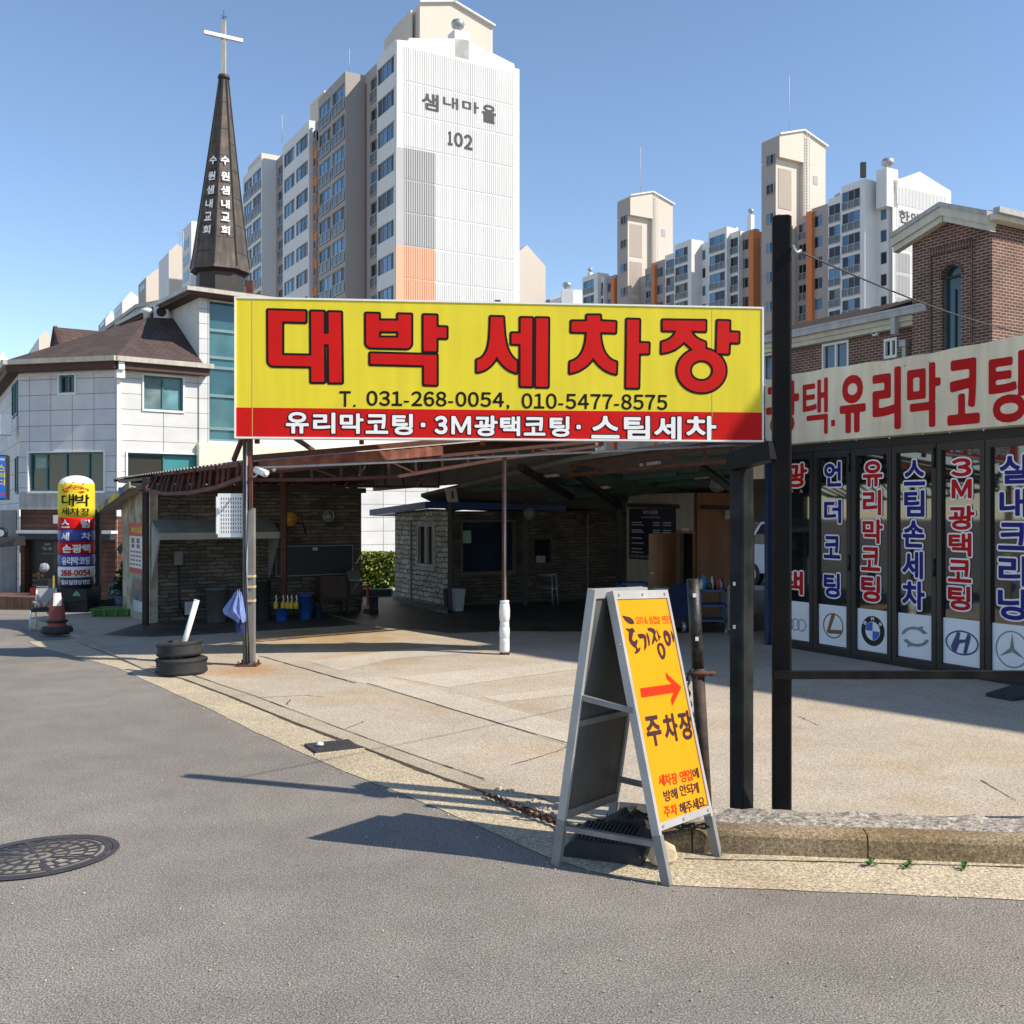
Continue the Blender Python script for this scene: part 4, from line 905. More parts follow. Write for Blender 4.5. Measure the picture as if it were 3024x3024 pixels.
# street side awning and its post
a, b, c, d = P(291, 1509, 20.2), P(385, 1437, 18.3), P(437, 1448, 18.6), P(392, 1504, 22.0)
mb = MB(mat=mat('awning_beige', (.42, .37, .27), .8, .2, 4, streak=.2)); sheet(mb, [a, b, c, d], .02); aw = mb.build('awning', hut)
mb = MB(mat=mat('awning_edge', (.52, .40, .05), .7, .4, 3, c2=(.03, .07, .22)))
for p, q in ((a, b),): mb.bar(p+Vector((0, -.02, .03)), q+Vector((0, -.02, .03)), .03, .12)
mb.build('edge_trim', aw)
g = G(289, 1796); mb = MB(mat=black); mb.box(g.x-.055, g.x+.055, g.y-.05, g.y+.05, .012, 2.02); mb.build('awning_post', hut)
# hood over the wash corner
gg = mat('hood_grey', (.26, .26, .24), .7, .2, 4)
x0, zz = HF.px(470, 1566, -.55); x1 = HF.px(828, 1588, -.55)[0]
t = thing('wall_hood', 'grey sheet hood with triangular ends mounted on the stone hut wall', 'hood', HF.off((x0+x1)/2, 0, 1.2))
mb = MB(HF, gg); mb.hexa([(x0, -.55, zz-.12), (x1, -.55, zz-.12), (x1, -.003, zz+.12), (x0, -.003, zz+.12), (x0, -.55, zz-.06), (x1, -.55, zz-.06), (x1, -.003, zz+.18), (x0, -.003, zz+.18)]); mb.build('top_sheet', t)
for x in (x0, x1-.03):
    mb = MB(HF, mat('hood_end', (.36, .36, .33), .7) if x == x0 else gg); mb.extr([(x, -.54, zz-.13), (x, -.004, zz+.10), (x, -.004, zz-.95)], (.03, 0, 0)); mb.build('end_panel', t)
mb = MB(HF, mat('hood_lip', (.34, .34, .30), .7)); mb.box(x0, x1, -.57, -.551, zz-.17, zz-.05); mb.build('front_lip', t)
def onwall(F, u0, v0, u1, v1, y0, y1, m, name, lab, cat, group=None):
    a, b, c, d = F.rect(u0, v0, u1, v1, y1); mb = MB(F, m); mb.bbox(a, b, y1, y0, c, d, .008); return mb.single(name, lab, cat, group, at=F.pt((a+b)/2, y0, c))
# dark board
a, b, c, d = HF.rect(810, 1606, 1048, 1704, -.04)
t = thing('dark_board', 'long dark board in a thin pale frame on the stone hut wall', 'board', HF.off((a+b)/2, 0, c))
mb = MB(HF, mat('board_dark', (.015, .017, .02), .5, .1)); mb.box(a, b, -.03, -.002, c, d); mb.build('panel', t)
mb = MB(HF, mat('board_frame', (.20, .20, .19), .6)); k = .02
for q in ((a+.03, b-.03, c+.03, c+.03+k), (a+.03, b-.03, d-.03-k, d-.03), (a+.03, a+.03+k, c+.05, d-.05), (b-.03-k, b-.03, c+.05, d-.05)): mb.box(q[0], q[1], -.04, -.03, q[2], q[3])
mb.build('frame', t)
mb = MB(HF, galv); x, z = HF.px(931, 1621, -.05); mb.box(x-.05, x+.05, -.05, -.03, z-.03, z+.03); mb.build('clip', t)
x, z = HF.px(971, 1523, -.05)
t = thing('wall_clock', 'round white wall clock on the dark stone hut wall', 'clock', HF.off(x, 0, z)); ax = (D2.copy(), Vector((0, 0, 1)), -D1*-1.0)
nY = (HF.pt(0, -1, 0)-HF.pt(0, 0, 0)); X_ = HF.pt(1, 0, 0)-HF.pt(0, 0, 0); axw = (X_, Vector((0, 0, 1)), nY)
mb = MB(mat=galv); mb.lathe(HF.pt(x, 0, z), [(.115, 0), (.115, .05), (.10, .06), (.098, .045), (.0, .045)], 24, axw); mb.build('rim', t)
mb = MB(mat=mat('clock_face', (.34, .34, .32), .6)); mb.lathe(HF.pt(x, 0, z), [(.097, .047), (0, .048)], 24, axw); mb.use(black)
for k in range(12): q = R(30*k); mb.bar(HF.pt(x+.075*math.sin(q), -.05, z+.075*math.cos(q)), HF.pt(x+.09*math.sin(q), -.05, z+.09*math.cos(q)), .01)
mb.bar(HF.pt(x, -.052, z), HF.pt(x-.045, -.052, z+.025), .012); mb.bar(HF.pt(x, -.052, z), HF.pt(x+.01, -.052, z+.07), .009); mb.build('dial', t)
x, z = HF.px(857, 1533, -.12)
t = thing('hose_reel', 'round yellow hose reel on the dark stone hut wall', 'hose reel', HF.off(x, 0, z)); orange = mat('reel_yellow', (.50, .24, .03), .5, .2, 8)
mb = MB(mat=orange); mb.lathe(HF.pt(x, 0, z), [(.13, .04), (.14, .06), (.14, .12), (.12, .14), (.05, .15), (.04, .17), (0, .17)], 24, axw); mb.build('drum', t)
mb = MB(HF, black); mb.tube([(x+.1, -.1, z-.05), (x+.3, -.05, z-.1), (x+.36, -.03, z-.3)], .015); mb.box(x-.03, x+.03, -.06, -.002, z-.06, z+.06); mb.build('hose', t)
onwall(HF, 515, 1627, 541, 1668, -.002, -.10, mat('box_grey', (.17, .17, .16), .6), 'electric_box', 'grey electric box on the stone wall under the hood', 'electric box')
mb = MB(HF, black); x, z = HF.px(527, 1668, -.03); mb.tube([(x, -.03, z), (x+.01, -.03, z-.4), (x+.03, -.03, z-.8), (x+.02, -.03, .3), (x+.12, -.05, .08)], .012); mb.single('wall_cable', 'black cable running down the stone wall from the electric box', 'cable')
# things standing in the bay before the hut
gb = mat('bin_grey', (.10, .10, .095), .6, .2, 5, streak=.2)
def tub(u0, u1, v0, v1, m, name, lab, cat, taper=.82, group=None, n=20):
    g = G((u0+u1)/2, v1); r = (G(u1, v1)-G(u0, v1)).length/2; h = P((u0+u1)/2, v0, g.y).z; mb = MB(mat=m)
    mb.lathe((g.x, g.y+r, .012), [(r*taper*.96, 0), (r*taper, .01), (r*.95, h*.93), (r*1.03, h*.93), (r*1.03, h), (r*.97, h), (r*.93, h*.9), (r*taper*.9, .05), (0, .05)], n); return mb.single(name, lab, cat, group)
tub(594, 665, 1739, 1842, gb, 'storage_bin', 'large grey tapered bin standing before the stone hut, left of the sign post', 'bin', .8)
tub(750, 795, 1712, 1838, mat('bin_dark', (.03, .03, .032), .6), 'water_barrel', 'tall dark barrel before the stone hut, right of the sign post', 'barrel', .95)
bl = mat('bucket_blue', (.02, .09, .30), .45, .15, 6)
tub(807, 849, 1798, 1838, bl, 'blue_bucket', 'short blue bucket holding yellow brushes in the wash bay', 'bucket', .82, 'blue buckets in the wash bay'); tub(877, 917, 1759, 1832, bl, 'blue_bucket', 'tall blue bucket right of the yellow brushes', 'bucket', .85, 'blue buckets in the wash bay'); tub(925, 948, 1790, 1828, mat('bucket_navy', (.015, .03, .09), .5), 'navy_pail', 'small dark navy pail beside the tall blue bucket', 'pail')
onwall(HF, 548, 1777, 571, 1815, -.3, -.36, mat('box_white', (.42, .42, .41), .6), 'white_sheet', 'small white sheet leaning by the foot of the stone wall', 'panel')
by = mat('brush_yellow', (.58, .42, .04), .8, .3, 30, .8, 80)
lab = ['leftmost yellow wash brush, apart from the other four, over the blue bucket', 'second yellow wash brush from the left', 'middle one of the five yellow wash brushes', 'fourth yellow wash brush from the left', 'rightmost yellow wash brush, nearest the tall blue bucket']
for k, u in enumerate((815, 836, 849, 861, 875)):
    c = P(u, 1798, 18.6); t = thing('wash_brush', lab[k], 'brush', c, 'yellow wash brushes over the blue bucket')
    mb = MB(mat=by); mb.lathe(c, [(.025, 0), (.042, .01), (.045, .07), (.035, .12), (.015, .135)], 10); mb.build('bristles', t)
    mb = MB(mat=whitep); mb.tube([c+Vector((0, 0, .13)), c+Vector((.012, 0, .17)), c+Vector((.0, 0, .22)), c+Vector((.006, 0, .25))], .011); mb.build('handle', t)
a, b = G(798, 1822), G(888, 1812); mb = MB(mat=gb); mb.bar(Vector((a.x, 18.62, P(830, 1780, 18.62).z)), Vector((b.x, 18.72, P(830, 1780, 18.62).z)), .02)
mb.bar(Vector((a.x, 18.62, .012)), Vector((a.x, 18.62, P(830, 1780, 18.62).z)), .02); mb.bar(Vector((b.x, 18.72, .012)), Vector((b.x, 18.72, P(830, 1780, 18.62).z)), .02); mb.single('brush_rack', 'thin dark rail holding the yellow wash brushes', 'rack')
c0, c1 = P(949, 1704, 19.6), P(1023, 1763, 19.6); F = Frame((c0.x, 19.6, 0), A2*.9); W_ = (c1.x-c0.x)/.9
mb = MB(F, mat('crate_brown', (.075, .045, .03), .7, .2)); n = 8
for i in range(n+1): x = W_*i/n; mb.box(x-.008, x+.008, 0, .02, c1.z, c0.z)
for i in range(6): z = c1.z+(c0.z-c1.z)*i/5; mb.box(0, W_, .002, .018, z-.008, z+.008)
mb.box(0, W_, .03, .4, c1.z, c0.z-.02); mb.single('lattice_crate', 'brown lattice sided crate in the wash bay below the dark board', 'crate', at=F.pt(W_/2, .2, c1.z))
mb = MB(F, black); mb.box(-.05, W_+.1, .0, .5, c1.z-.06, c1.z-.01)
for x in (0, W_): mb.box(x-.02, x+.02, .02, .06, .012, c1.z-.06); mb.box(x-.02, x+.02, .42, .46, .012, c1.z-.06)
mb.box(-.03, W_+.05, .05, .4, .28, .31); mb.single('work_table', 'low dark work table under the lattice crate', 'table')
c0 = P(1028, 1690, 19.5); mb = MB(mat=black); z0 = .75; F = Frame((c0.x, 19.7, 0), .3); mb.box(0, .2, 0, .24, z0-.35, c0.z-.18); mb.use(mat('lid_grey', (.16, .16, .14), .6)); mb.hexa([(-.02, -.03, c0.z-.18), (.22, -.03, c0.z-.18), (.22, .26, c0.z-.10), (-.02, .26, c0.z-.10), (-.02, -.03, c0.z-.15), (.22, -.03, c0.z-.15), (.22, .26, c0.z+.0), (-.02, .26, c0.z+.0)])
mb.F = F; mb.v = [F.M @ p for p in mb.v]; mb.single('swing_bin', 'black litter bin with a grey swing lid at the right end of the hut', 'litter bin')
# ------------------------------------------------------------------ yellow A-board on the kerb
amber = mat('board_amber', (.74, .285, .004), .5, .05, 3, spec=.2); ared = mat('board_red', (.70, .028, .003), .5, .03, spec=.2); sheetg = mat('board_back', (.085, .09, .088), .55, .25, 4, streak=.3)
fl, fr = G(1967, 2616), Vector((1.205, 5.945, -.03)); tl, tr_ = Vector((.569, 5.815, 1.549)), Vector((.958, 6.338, 1.500))
bl_, br_ = G(1640, 2556), G(1812, 2470)
t = thing('parking_board', 'yellow A-frame board with a red arrow in an aluminium frame standing at the kerb', 'A-board', Frame((fl+fr+bl_+br_)/4))
AF = frame3(fl, fr-fl, tl-fl); AW = (fr-fl).length; AH = (tl-fl).length
BFm = frame3(bl_, (br_-bl_)+(tr_-tl), (tl+Vector((-.03, .03, 0)))-bl_); AHb = (tl-bl_).length
zlow = .32
def aleg(F, x0, x1, z0, z1, m, y0=-.02, y1=.03): mb = MB(F, m); mb.box(x0, x1, y0, y1, z0, z1); return mb
lw = .025
for F, hh, nm in ((AF, AH, 'front'), (BFm, AHb, 'back')):
    for x in (0, AW-lw):
        o = aleg(F, x, x+lw, .03 if (nm == 'front' and x) else 0, hh, alu).build('leg', t)
        mb = aleg(F, x-.004, x+lw+.004, .03 if (nm == 'front' and x) else 0, .26, aluw, -.025, .027); mb.build('foot_sleeve', o)
mb = MB(AF, alu); mb.box(lw, AW-lw, -.02, .022, AH-.05, AH); mb.build('top_rail', t); mb = MB(AF, alu); mb.box(lw, AW-lw, -.02, .022, zlow-.04, zlow); mb.build('bottom_rail', t)
mb = MB(BFm, alu); mb.box(lw, AW-lw, -.02, .022, AHb-.05, AHb); mb.build('top_rail', t)
for z0, z1 in ((zlow-.05, zlow), (.80, .835)): mb = MB(BFm, aluw); mb.box(lw, AW-lw, -.02, .022, z0, z1); mb.build('cross_rail', t)
mb = MB(AF, amber); mb.box(lw, AW-lw, -.012, .004, zlow, AH-.05); pnl = mb.build('face_panel', t)
mb = MB(AF, sheetg); mb.box(lw, AW-lw, .006, .012, zlow, AH-.05); mb.build('panel_back', t)
mb = MB(BFm, sheetg); mb.box(lw*.6, AW-lw*.6, -.008, .004, zlow, AHb-.05); mb.build('rear_panel', t)
def sidebar(x, za, zb): mb = MB(mat=aluw); mb.bar(AF.pt(x, .0, za), BFm.pt(x, 0, zb), .034, .03); mb.build('spreader_bar', t)
sidebar(.018, .93, .97); sidebar(.018, .21, .22); sidebar(AW-.018, .36, .40)
mb = MB(AF, galv)
for x in (.05, AW/2, AW-.05): mb.cyl((x, -.019, AH-.025), (x, -.026, AH-.025), .009, n=8)
for x in (.05, AW*.45, AW-.05): mb.cyl((x, -.019, zlow-.02), (x, -.026, zlow-.02), .009, n=8)
for z in (.8, 1.3): mb.cyl((-.0, 0, z), (-.008, 0, z), .008, n=8)
mb.build('rivets', t)
fA = lambda x, z, y: AF.pt(x, -.012+y, z)
def ax(u, v): return AF.px(u, v, -.012)
def aimg(ox, oy, k, pts): return [ax(ox+x*k, oy+y*k) for x, y in pts]
mb = MB()
K = lambda pts: aimg(1780, 1700, .20704, pts)
def qbox(ul, vl, ur, vr, h0, h1=None):   # slanted text box from left-centre and right-centre photo points
    a, b = ax(ul, vl), ax(ur, vr); return a, b
def sline(s, ul, vl, ur, vr, hpx, m, bold=.03, res=26, gap=.05):
    a, b = ax(ul, vl), ax(ur, vr); h = abs(ax((ul+ur)/2, (vl+vr)/2-hpx/2)[1]-ax((ul+ur)/2, (vl+vr)/2+hpx/2)[1])
    L = math.hypot(b[0]-a[0], b[1]-a[1]); c, s_ = (b[0]-a[0])/L, (b[1]-a[1])/L
    fn = lambda x, z, y: fA(a[0]+x*c-z*s_, a[1]+x*s_+z*c, y)
    line(mb, fn, s, 0, L, -h/2, h/2, m, -.003, bold, None, res, gap)
ink = mat('brush_ink', (.035, .008, .012), .5, .05)
for lp in ([[(270, 565), (320, 580), (375, 590), (420, 620), (445, 660), (440, 690), (400, 692), (350, 670), (310, 630)]],
           [[(320, 745), (370, 760), (415, 742), (450, 775), (455, 800), (430, 815), (425, 850), (415, 890), (420, 925), (445, 940), (485, 905), (495, 935), (485, 975), (478, 1000), (485, 1030), (500, 1045), (525, 1015), (535, 1030), (525, 1075), (500, 1100), (460, 1118), (450, 1090), (478, 1070), (465, 1030), (430, 1010), (395, 970), (370, 920), (366, 860), (372, 800), (345, 780)]],
           [[(492, 835), (530, 828), (575, 830), (610, 855), (618, 900), (622, 950), (620, 1020), (590, 1078), (590, 1020), (592, 950), (580, 885), (545, 900), (515, 885)]], [[(620, 800), (640, 830), (660, 890), (668, 950), (660, 1028), (650, 990), (640, 920), (625, 860)]],
           [[(632, 745), (680, 740), (730, 760), (755, 800), (745, 850), (755, 890), (785, 940), (770, 950), (740, 915), (725, 960), (700, 995), (700, 950), (715, 880), (722, 830), (690, 800), (650, 790)]], [[(760, 748), (780, 800), (800, 850), (838, 880), (805, 890), (810, 930), (795, 925), (785, 860), (768, 800)]],
           [[(800, 955), (850, 968), (885, 1040), (893, 1110), (880, 1180), (850, 1200), (815, 1160), (785, 1090), (770, 1020), (780, 975)], [(815, 995), (835, 1005), (858, 1060), (862, 1110), (855, 1140), (838, 1140), (815, 1090), (802, 1040), (803, 1005)]],
           [[(880, 775), (925, 795), (960, 850), (970, 920), (965, 985), (940, 1010), (905, 985), (880, 920), (862, 850), (862, 795)], [(895, 850), (915, 855), (932, 890), (938, 940), (925, 950), (905, 920), (892, 880)]], [[(960, 762), (985, 810), (1005, 860), (1012, 920), (1005, 965), (990, 900), (975, 830)]]):
    shape(mb, fA, [K(l) for l in lp], ink, -.003, 0, None, .006)
shape(mb, fA, [K([(530, 1607), (985, 1545), (910, 1472), (888, 1378), (1117, 1590), (988, 1860), (968, 1760), (1008, 1668), (553, 1740)])], ared, -.003, 0, None, .006)
sline('오리 & 삼겹살 전문점', 1876, 1833, 1984, 1829, 24, ared, .0, 30)
Q = lambda x, y: (1550+x*.39337, 1700+y*.39337)
for ch, (cx, cy), w_, h_ in (('주', (966, 1165), 112, 235), ('차', (1095, 1142), 104, 220), ('장', (1207, 1122), 100, 225)):
    u, v = Q(cx, cy); a = ax(u, v); wq = abs(ax(u+w_*.197, v)[0]-ax(u-w_*.197, v)[0]); hq = abs(ax(u, v-h_*.197)[1]-ax(u, v+h_*.197)[1])
    an = math.atan2(ax(*Q(1207, 1122))[1]-ax(*Q(966, 1165))[1], ax(*Q(1207, 1122))[0]-ax(*Q(966, 1165))[0])
    fn = lambda x, z, y, a=a, an=an: fA(a[0]+x*math.cos(an)-z*math.sin(an), a[1]+x*math.sin(an)+z*math.cos(an), y)
    put(mb, fn, ch, -wq/2, wq/2, -hq/2, hq/2, ink, -.003, .035, None, 40)
for s, x0, y0, x1, y1, h, m in (('세차장', 1002, 1540, 1143, 1520, 92, ared), ('영업', 1163, 1513, 1252, 1492, 92, ared), ('에', 1258, 1490, 1302, 1478, 84, ink), ('방해', 1042, 1658, 1143, 1632, 90, ink), ('안되게', 1162, 1615, 1302, 1590, 90, ink), ('주차', 1042, 1775, 1142, 1752, 90, ared), ('해주세요.', 1160, 1752, 1362, 1690, 92, ink)):
    (ul, vl), (ur, vr) = Q(x0, y0), Q(x1, y1); sline(s, ul, vl, ur, vr, h*.39337, m, .02, 26)
mb.build('lettering', t)
# things under and round the board
c = [G(1672, 2540), G(1905, 2570), G(1930, 2490), G(1700, 2478)]; mb = MB(mat=rubber)
top = [P(u, v, p.y+.02) for p, (u, v) in zip(c, ((1672, 2498), (1690, 2490), (1920, 2490), (1720, 2476)))]
F = Frame(((c[0]+c[1]+c[2]+c[3])/4), math.atan2(c[1].y-c[0].y, c[1].x-c[0].x)); L_ = (c[1]-c[0]).length; W_ = .34
mb = MB(F, rubber); mb.loft([[(-L_/2, -W_/2, .0), (L_/2, -W_/2, .0), (L_/2, W_/2, .0), (-L_/2, W_/2, .0)], [(-L_/2, -W_/2, .05), (L_/2, -W_/2, .05), (L_/2, W_/2, .09), (-L_/2, W_/2, .09)], [(-L_/2+.05, -W_/2+.03, .10), (L_/2-.05, -W_/2+.03, .10), (L_/2-.05, W_/2-.03, .13), (-L_/2+.05, W_/2-.03, .13)]])
for i in range(14): x = -L_/2+.07+(L_-.14)*i/13; mb.hexa([(x-.010, -W_/2+.05, .09), (x+.010, -W_/2+.05, .09), (x+.010, W_/2-.06, .12), (x-.010, W_/2-.06, .12), (x-.007, -W_/2+.05, .118), (x+.007, -W_/2+.05, .118), (x+.007, W_/2-.06, .146), (x-.007, W_/2-.06, .146)])
mb.single('rubber_ramp', 'black ribbed rubber kerb ramp block lying under the yellow A-board', 'kerb ramp')
def rock(c, r, sq, m, seed, name, lab, cat):
    rn_ = random.Random(seed); bm = []; mb = MB(mat=m)
    rings = []
    for j in range(6):
        ph = math.pi*(j+.5)/6-math.pi/2; rings.append([Vector((c.x+r*sq[0]*math.cos(ph)*math.cos(k*.785)*rn_.uniform(.8, 1.15), c.y+r*sq[1]*math.cos(ph)*math.sin(k*.785)*rn_.uniform(.8, 1.15), max(.006, c.z+r*sq[2]*(1+math.sin(ph))*rn_.uniform(.9, 1.08)))) for k in range(8)])
    mb.loft(rings); return mb.single(name, lab, cat)
rock(G(1962, 2572)+Vector((0, .06, 0)), .085, (1, .8, .85), mat('pale_stone', (.50, .40, .26), .9, .25, 12, .5, 60), 3, 'stone', 'pale broken stone wedged by the front foot of the A-board', 'stone')
rock(G(1872, 2500)+Vector((0, .12, 0)), .17, (1.15, .8, .62), mat('dark_stone', (.055, .05, .045), .95, .3, 10, .6, 60), 5, 'dark_stone', 'large dark stone lying behind the rubber ramp under the A-board', 'stone')
def chain(pts, lab, m, n=None, r=.008, ln=.045):
    pl = resamp([Vector(p) for p in pts], n or max(3, int(sum((Vector(b)-Vector(a)).length for a, b in zip(pts[:-1], pts[1:]))/(ln*.72))))
    mb = MB(mat=m)
    for i in range(len(pl)-1):
        c = (pl[i]+pl[i+1])/2; d = (pl[i+1]-pl[i]).normalized(); up = Vector((0, 0, 1)) if abs(d.z) < .9 else Vector((0, 1, 0)); s = d.cross(up).normalized()
        if i % 2: s = d.cross(s).normalized()
        lp = [c+d*(ln/2)*math.cos(q)+s*(ln*.30)*math.sin(q) for q in [k*2*math.pi/10 for k in range(11)]]; mb.tube(lp, r, 6)
    return mb.single('chain', lab, 'chain')
rustc = mat('chain_rust', (.10, .045, .025), .8, .4, 25)
chain([G(1438, 2345, .03), G(1500, 2372, .03), G(1565, 2402, .03), G(1650, 2432, .03), G(1690, 2448, .06)], 'rusty chain lying on the ground left of the A-board', rustc)
chain([G(1690, 2448, .06), P(1745, 2432, 6.2), P(1790, 2424, 6.25), P(1850, 2412, 6.15), P(1885, 2400, 6.05), P(1925, 2418, 6.0), P(1990, 2440, 6.0), P(2105, 2440, 5.98)], 'black chain strung behind the A-board above the dark stone', black)
# bollard
b0 = Vector((1.205, 6.36, .12)); b1 = P(2046, 1712, 6.42)
t = thing('black_bollard', 'leaning chipped black steel pipe bollard behind the yellow A-board', 'bollard', Frame(b0))
chip = mat('chipped_black', (.012, .012, .013), .5, .4, 30, .3, 60, streak=.4, c2=(.05, .045, .04)); chip2 = mat('chip_rust', (.09, .045, .022), .75, .4, 12, .3, 60, streak=.4, c2=(.02, .02, .02))
d_ = (b1-b0); r = .040
mb = MB(mat=chip); mb.cyl(b0+d_*.62, b1, r, n=20); mb.cyl(b1, b1+d_*.003, r+.001, n=20); mb.build('pipe', t)
mb = MB(mat=chip2); mb.cyl(b0, b0+d_*.62, r, n=20); mb.build('rusty_pipe', t)
k = P(2062, 1988, 6.40); mb = MB(mat=rustd); mb.cyl(k-d_*.012, k+d_*.012, r+.012, n=16); mb.cyl(k+Vector((.06, -.03, 0)), k+Vector((.10, -.03, .006)), .014, n=8); mb.cyl(k+Vector((-.08, -.05, 0)), k+Vector((.08, -.05, .01)), .010, n=8); mb.build('clamp', t)
mb = MB(mat=whitep)
for q in (.985, .55+.25): 
    p = b0+d_*(q-.05); mb.box(p.x-.012, p.x+.008, p.y-r-.004, p.y-r+.01, p.z-.012, p.z+.012)
mb.build('paint_spots', t)
chain([P(2044, 1978, 6.32), P(2030, 1995, 6.32), P(2028, 2030, 6.31), P(2035, 2080, 6.31), P(2052, 2170, 6.3), P(2068, 2300, 6.3)], 'black chain hanging from the clamp of the leaning bollard', chip)
# gate posts
postgrey = mat('weathered_black', (.016, .017, .019), .55, .25, 5, .15, 30, streak=.5, c2=(.034, .036, .037), spec=.12)
pb = Vector((1.502, 6.70, 0)); pa = Vector((1.69, 6.42, 0))
t = thing('gate_post', 'tall black square steel post carrying a horizontal barrier bar', 'post', Frame((pa.x, pa.y, .1)))
F = Frame((pa.x, pa.y, 0), R(-11)); ztp = P(2312, 640, pa.y).z
mb = MB(F, blackpaint); mb.bbox(-.058, .058, -.058, .058, .05, ztp, .012); mb.build('tube', t)
F2 = Frame((pb.x, pb.y, 0), R(38)); zb = P(2190, 1338, pb.y).z
mb = MB(F2, postgrey); mb.bbox(-.058, .058, -.058, .058, .05, zb-.0, .01); sp = mb.build('side_post', t)
mb = MB(mat=blackpaint); a = Vector((pb.x-.035, pb.y+.0, zb-.06)); b = Vector((pa.x-.05, pa.y-.045, zb+.0)); mb.bar(a+Vector((-.03, -.02, 0)), b, .11, .115); mb.build('top_arm', t)
zz = P(2289, 1992, 6.33).z; x0 = P(2289, 1992, 6.33).x
mb = MB(mat=blackpaint); mb.box(x0, 7.5, 6.30, 6.345, zz-.024, zz+.024); mb.build('barrier_bar', t)
mb = MB(mat=whitep)
mb.F = F2
for z in (P(2175, 1723, 6.7).z, P(2173, 1850, 6.7).z): mb.box(-.062, -.055, .0, .02, z-.012, z+.012)
mb.build('paint_spots', t)
mb = MB(mat=galv); p = P(2340, 726, 6.35); mb.tube([p, p+Vector((.02, -.02, -.05)), p+Vector((.05, 0, -.03))], .012); mb.build('cable_hook', t)
p0, p1 = P(2347, 737, 6.36), P(3180, 1010, 10.5); pts = [p0.lerp(p1, i/14)-Vector((0, 0, .10*math.sin(math.pi*i/14))) for i in range(15)]
mb = MB(mat=mat('cable_grey', (.05, .05, .05), .6)); mb.tube(pts, .006, 6); mb.single('overhead_cable', 'thin dark cable slanting from the tall black post across the brick house', 'cable')
# ------------------------------------------------------------------ stacked tyres with a white pipe
def tyre(c, r, w_, lab, tilt=(0, 0)):
    t = thing('car_tyre', lab, 'tyre', Frame(None, M=Matrix.Translation(c) @ Matrix.Rotation(tilt[0], 4, 'X') @ Matrix.Rotation(tilt[1], 4, 'Y')), 'old tyres stacked at the roadside')
    F = Frame(None, M=MW[t.name]); ri = r*.60
    mb = MB(F, rubber); pr = [(ri, .05*w_), (ri+.02, .0), (r*.90, .04*w_), (r*.97, .12*w_), (r, .22*w_)]+[(r-(.013 if k % 2 else 0), w_*(.24+.058*k)) for k in range(10)]+[(r, .80*w_), (r*.97, .90*w_), (r*.90, .97*w_), (ri+.02, w_), (ri, .95*w_), (ri-.01, .8*w_), (r*.78, .6*w_), (r*.78, .4*w_), (ri-.01, .2*w_)]
    mb.smooth = True; n = 40; mb.loft([[F.I @ (F.M @ Vector((q*math.cos(a), q*math.sin(a), h))) for a in [k*2*math.pi/n for k in range(n)]] for q, h in pr+pr[:1]], False)
    mb.smooth = False
    for k in range(70): a = k*2*math.pi/70; mb.bar((r*.985*math.cos(a), r*.985*math.sin(a), .13*w_), (r*1.0*math.cos(a+.03), r*1.0*math.sin(a+.03), .26*w_), .012, .008); mb.bar((r*.985*math.cos(a), r*.985*math.sin(a), .90*w_), (r*1.0*math.cos(a+.03), r*1.0*math.sin(a+.03), .78*w_), .012, .008)
    mb.build('tread', t); return t
TC = G(512, 2003)+Vector((0, .31, .006)); tyre(TC, .305, .215, 'larger lower tyre of the two stacked beside the road'); tyre(TC+Vector((-.02, .0, .215)), .272, .19, 'smaller upper tyre of the two stacked beside the road', (R(-1.5), R(-3)))
a = P(540, 1912, TC.y-.03); b = P(581, 1773, TC.y+.02); mb = MB(mat=white); mb.cyl(a-(b-a)*.35, b, .034, n=14); mb.cyl(b, b+(b-a)*.01, .037, n=14); mb.single('white_pipe', 'white plastic pipe standing slanted in the stacked tyres', 'pipe')
mb = MB(mat=galv); mb.cyl(P(478, 1912, TC.y-.1), P(492, 1908, TC.y-.05), .022, n=10); mb.cyl(P(466, 1916, TC.y-.1), P(478, 1913, TC.y-.08), .018, n=10); mb.single('steel_bottle', 'small shiny metal canister lying on the upper tyre', 'canister')
mb = MB(mat=whitep); p = P(548, 1906, TC.y+.02); mb.tube([p, p+Vector((.05, 0, .01)), p+Vector((.09, -.03, 0)), p+Vector((.1, -.08, -.01))], .012); mb.single('white_hose', 'short bent white hose end on top of the upper tyre', 'hose')
# ------------------------------------------------------------------ traffic cone in a tyre base, chair, air balloon sign
CO = G(152, 1872)+Vector((0, .2, 0)); CO.z = -.02
t = thing('traffic_cone', 'faded red traffic cone set in a black rubber ring by the road edge', 'cone', CO); cred = mat('cone_red', (.26, .06, .045), .7, .2, 6, .1, 30)
hc = P(166, 1750, CO.y).z-CO.z
mb = MB(mat=cred); mb.lathe(CO, [(.168, .02), (.16, .06), (.135, .26), (.10, .58), (.065, hc-.06), (.07, hc-.03), (.05, hc), (0, hc-.01)], 24); mb.build('cone', t)
mb = MB(mat=rubber); mb.lathe(CO, [(.20, 0), (.245, .02), (.25, .08), (.23, .12), (.17, .125), (.16, .1)], 28); mb.build('rubber_ring', t)
mb = MB(mat=black); mb.lathe(CO, [(.158, .19), (.175, .2), (.172, .225), (.15, .23)], 24); mb.build('black_band', t)
mb = MB(mat=white); n = 6
for i in range(n):
    a0, a1 = R(-95+11*i), R(-95+11*(i+1)); h0, h1 = .47, .68; r0, r1 = .125, .102
    mb.poly([(CO.x+r0*math.cos(a0), CO.y+r0*math.sin(a0), CO.z+h0), (CO.x+r0*math.cos(a1), CO.y+r0*math.sin(a1), CO.z+h0), (CO.x+r1*math.cos(a1), CO.y+r1*math.sin(a1), CO.z+h1), (CO.x+r1*math.cos(a0), CO.y+r1*math.sin(a0), CO.z+h1)])
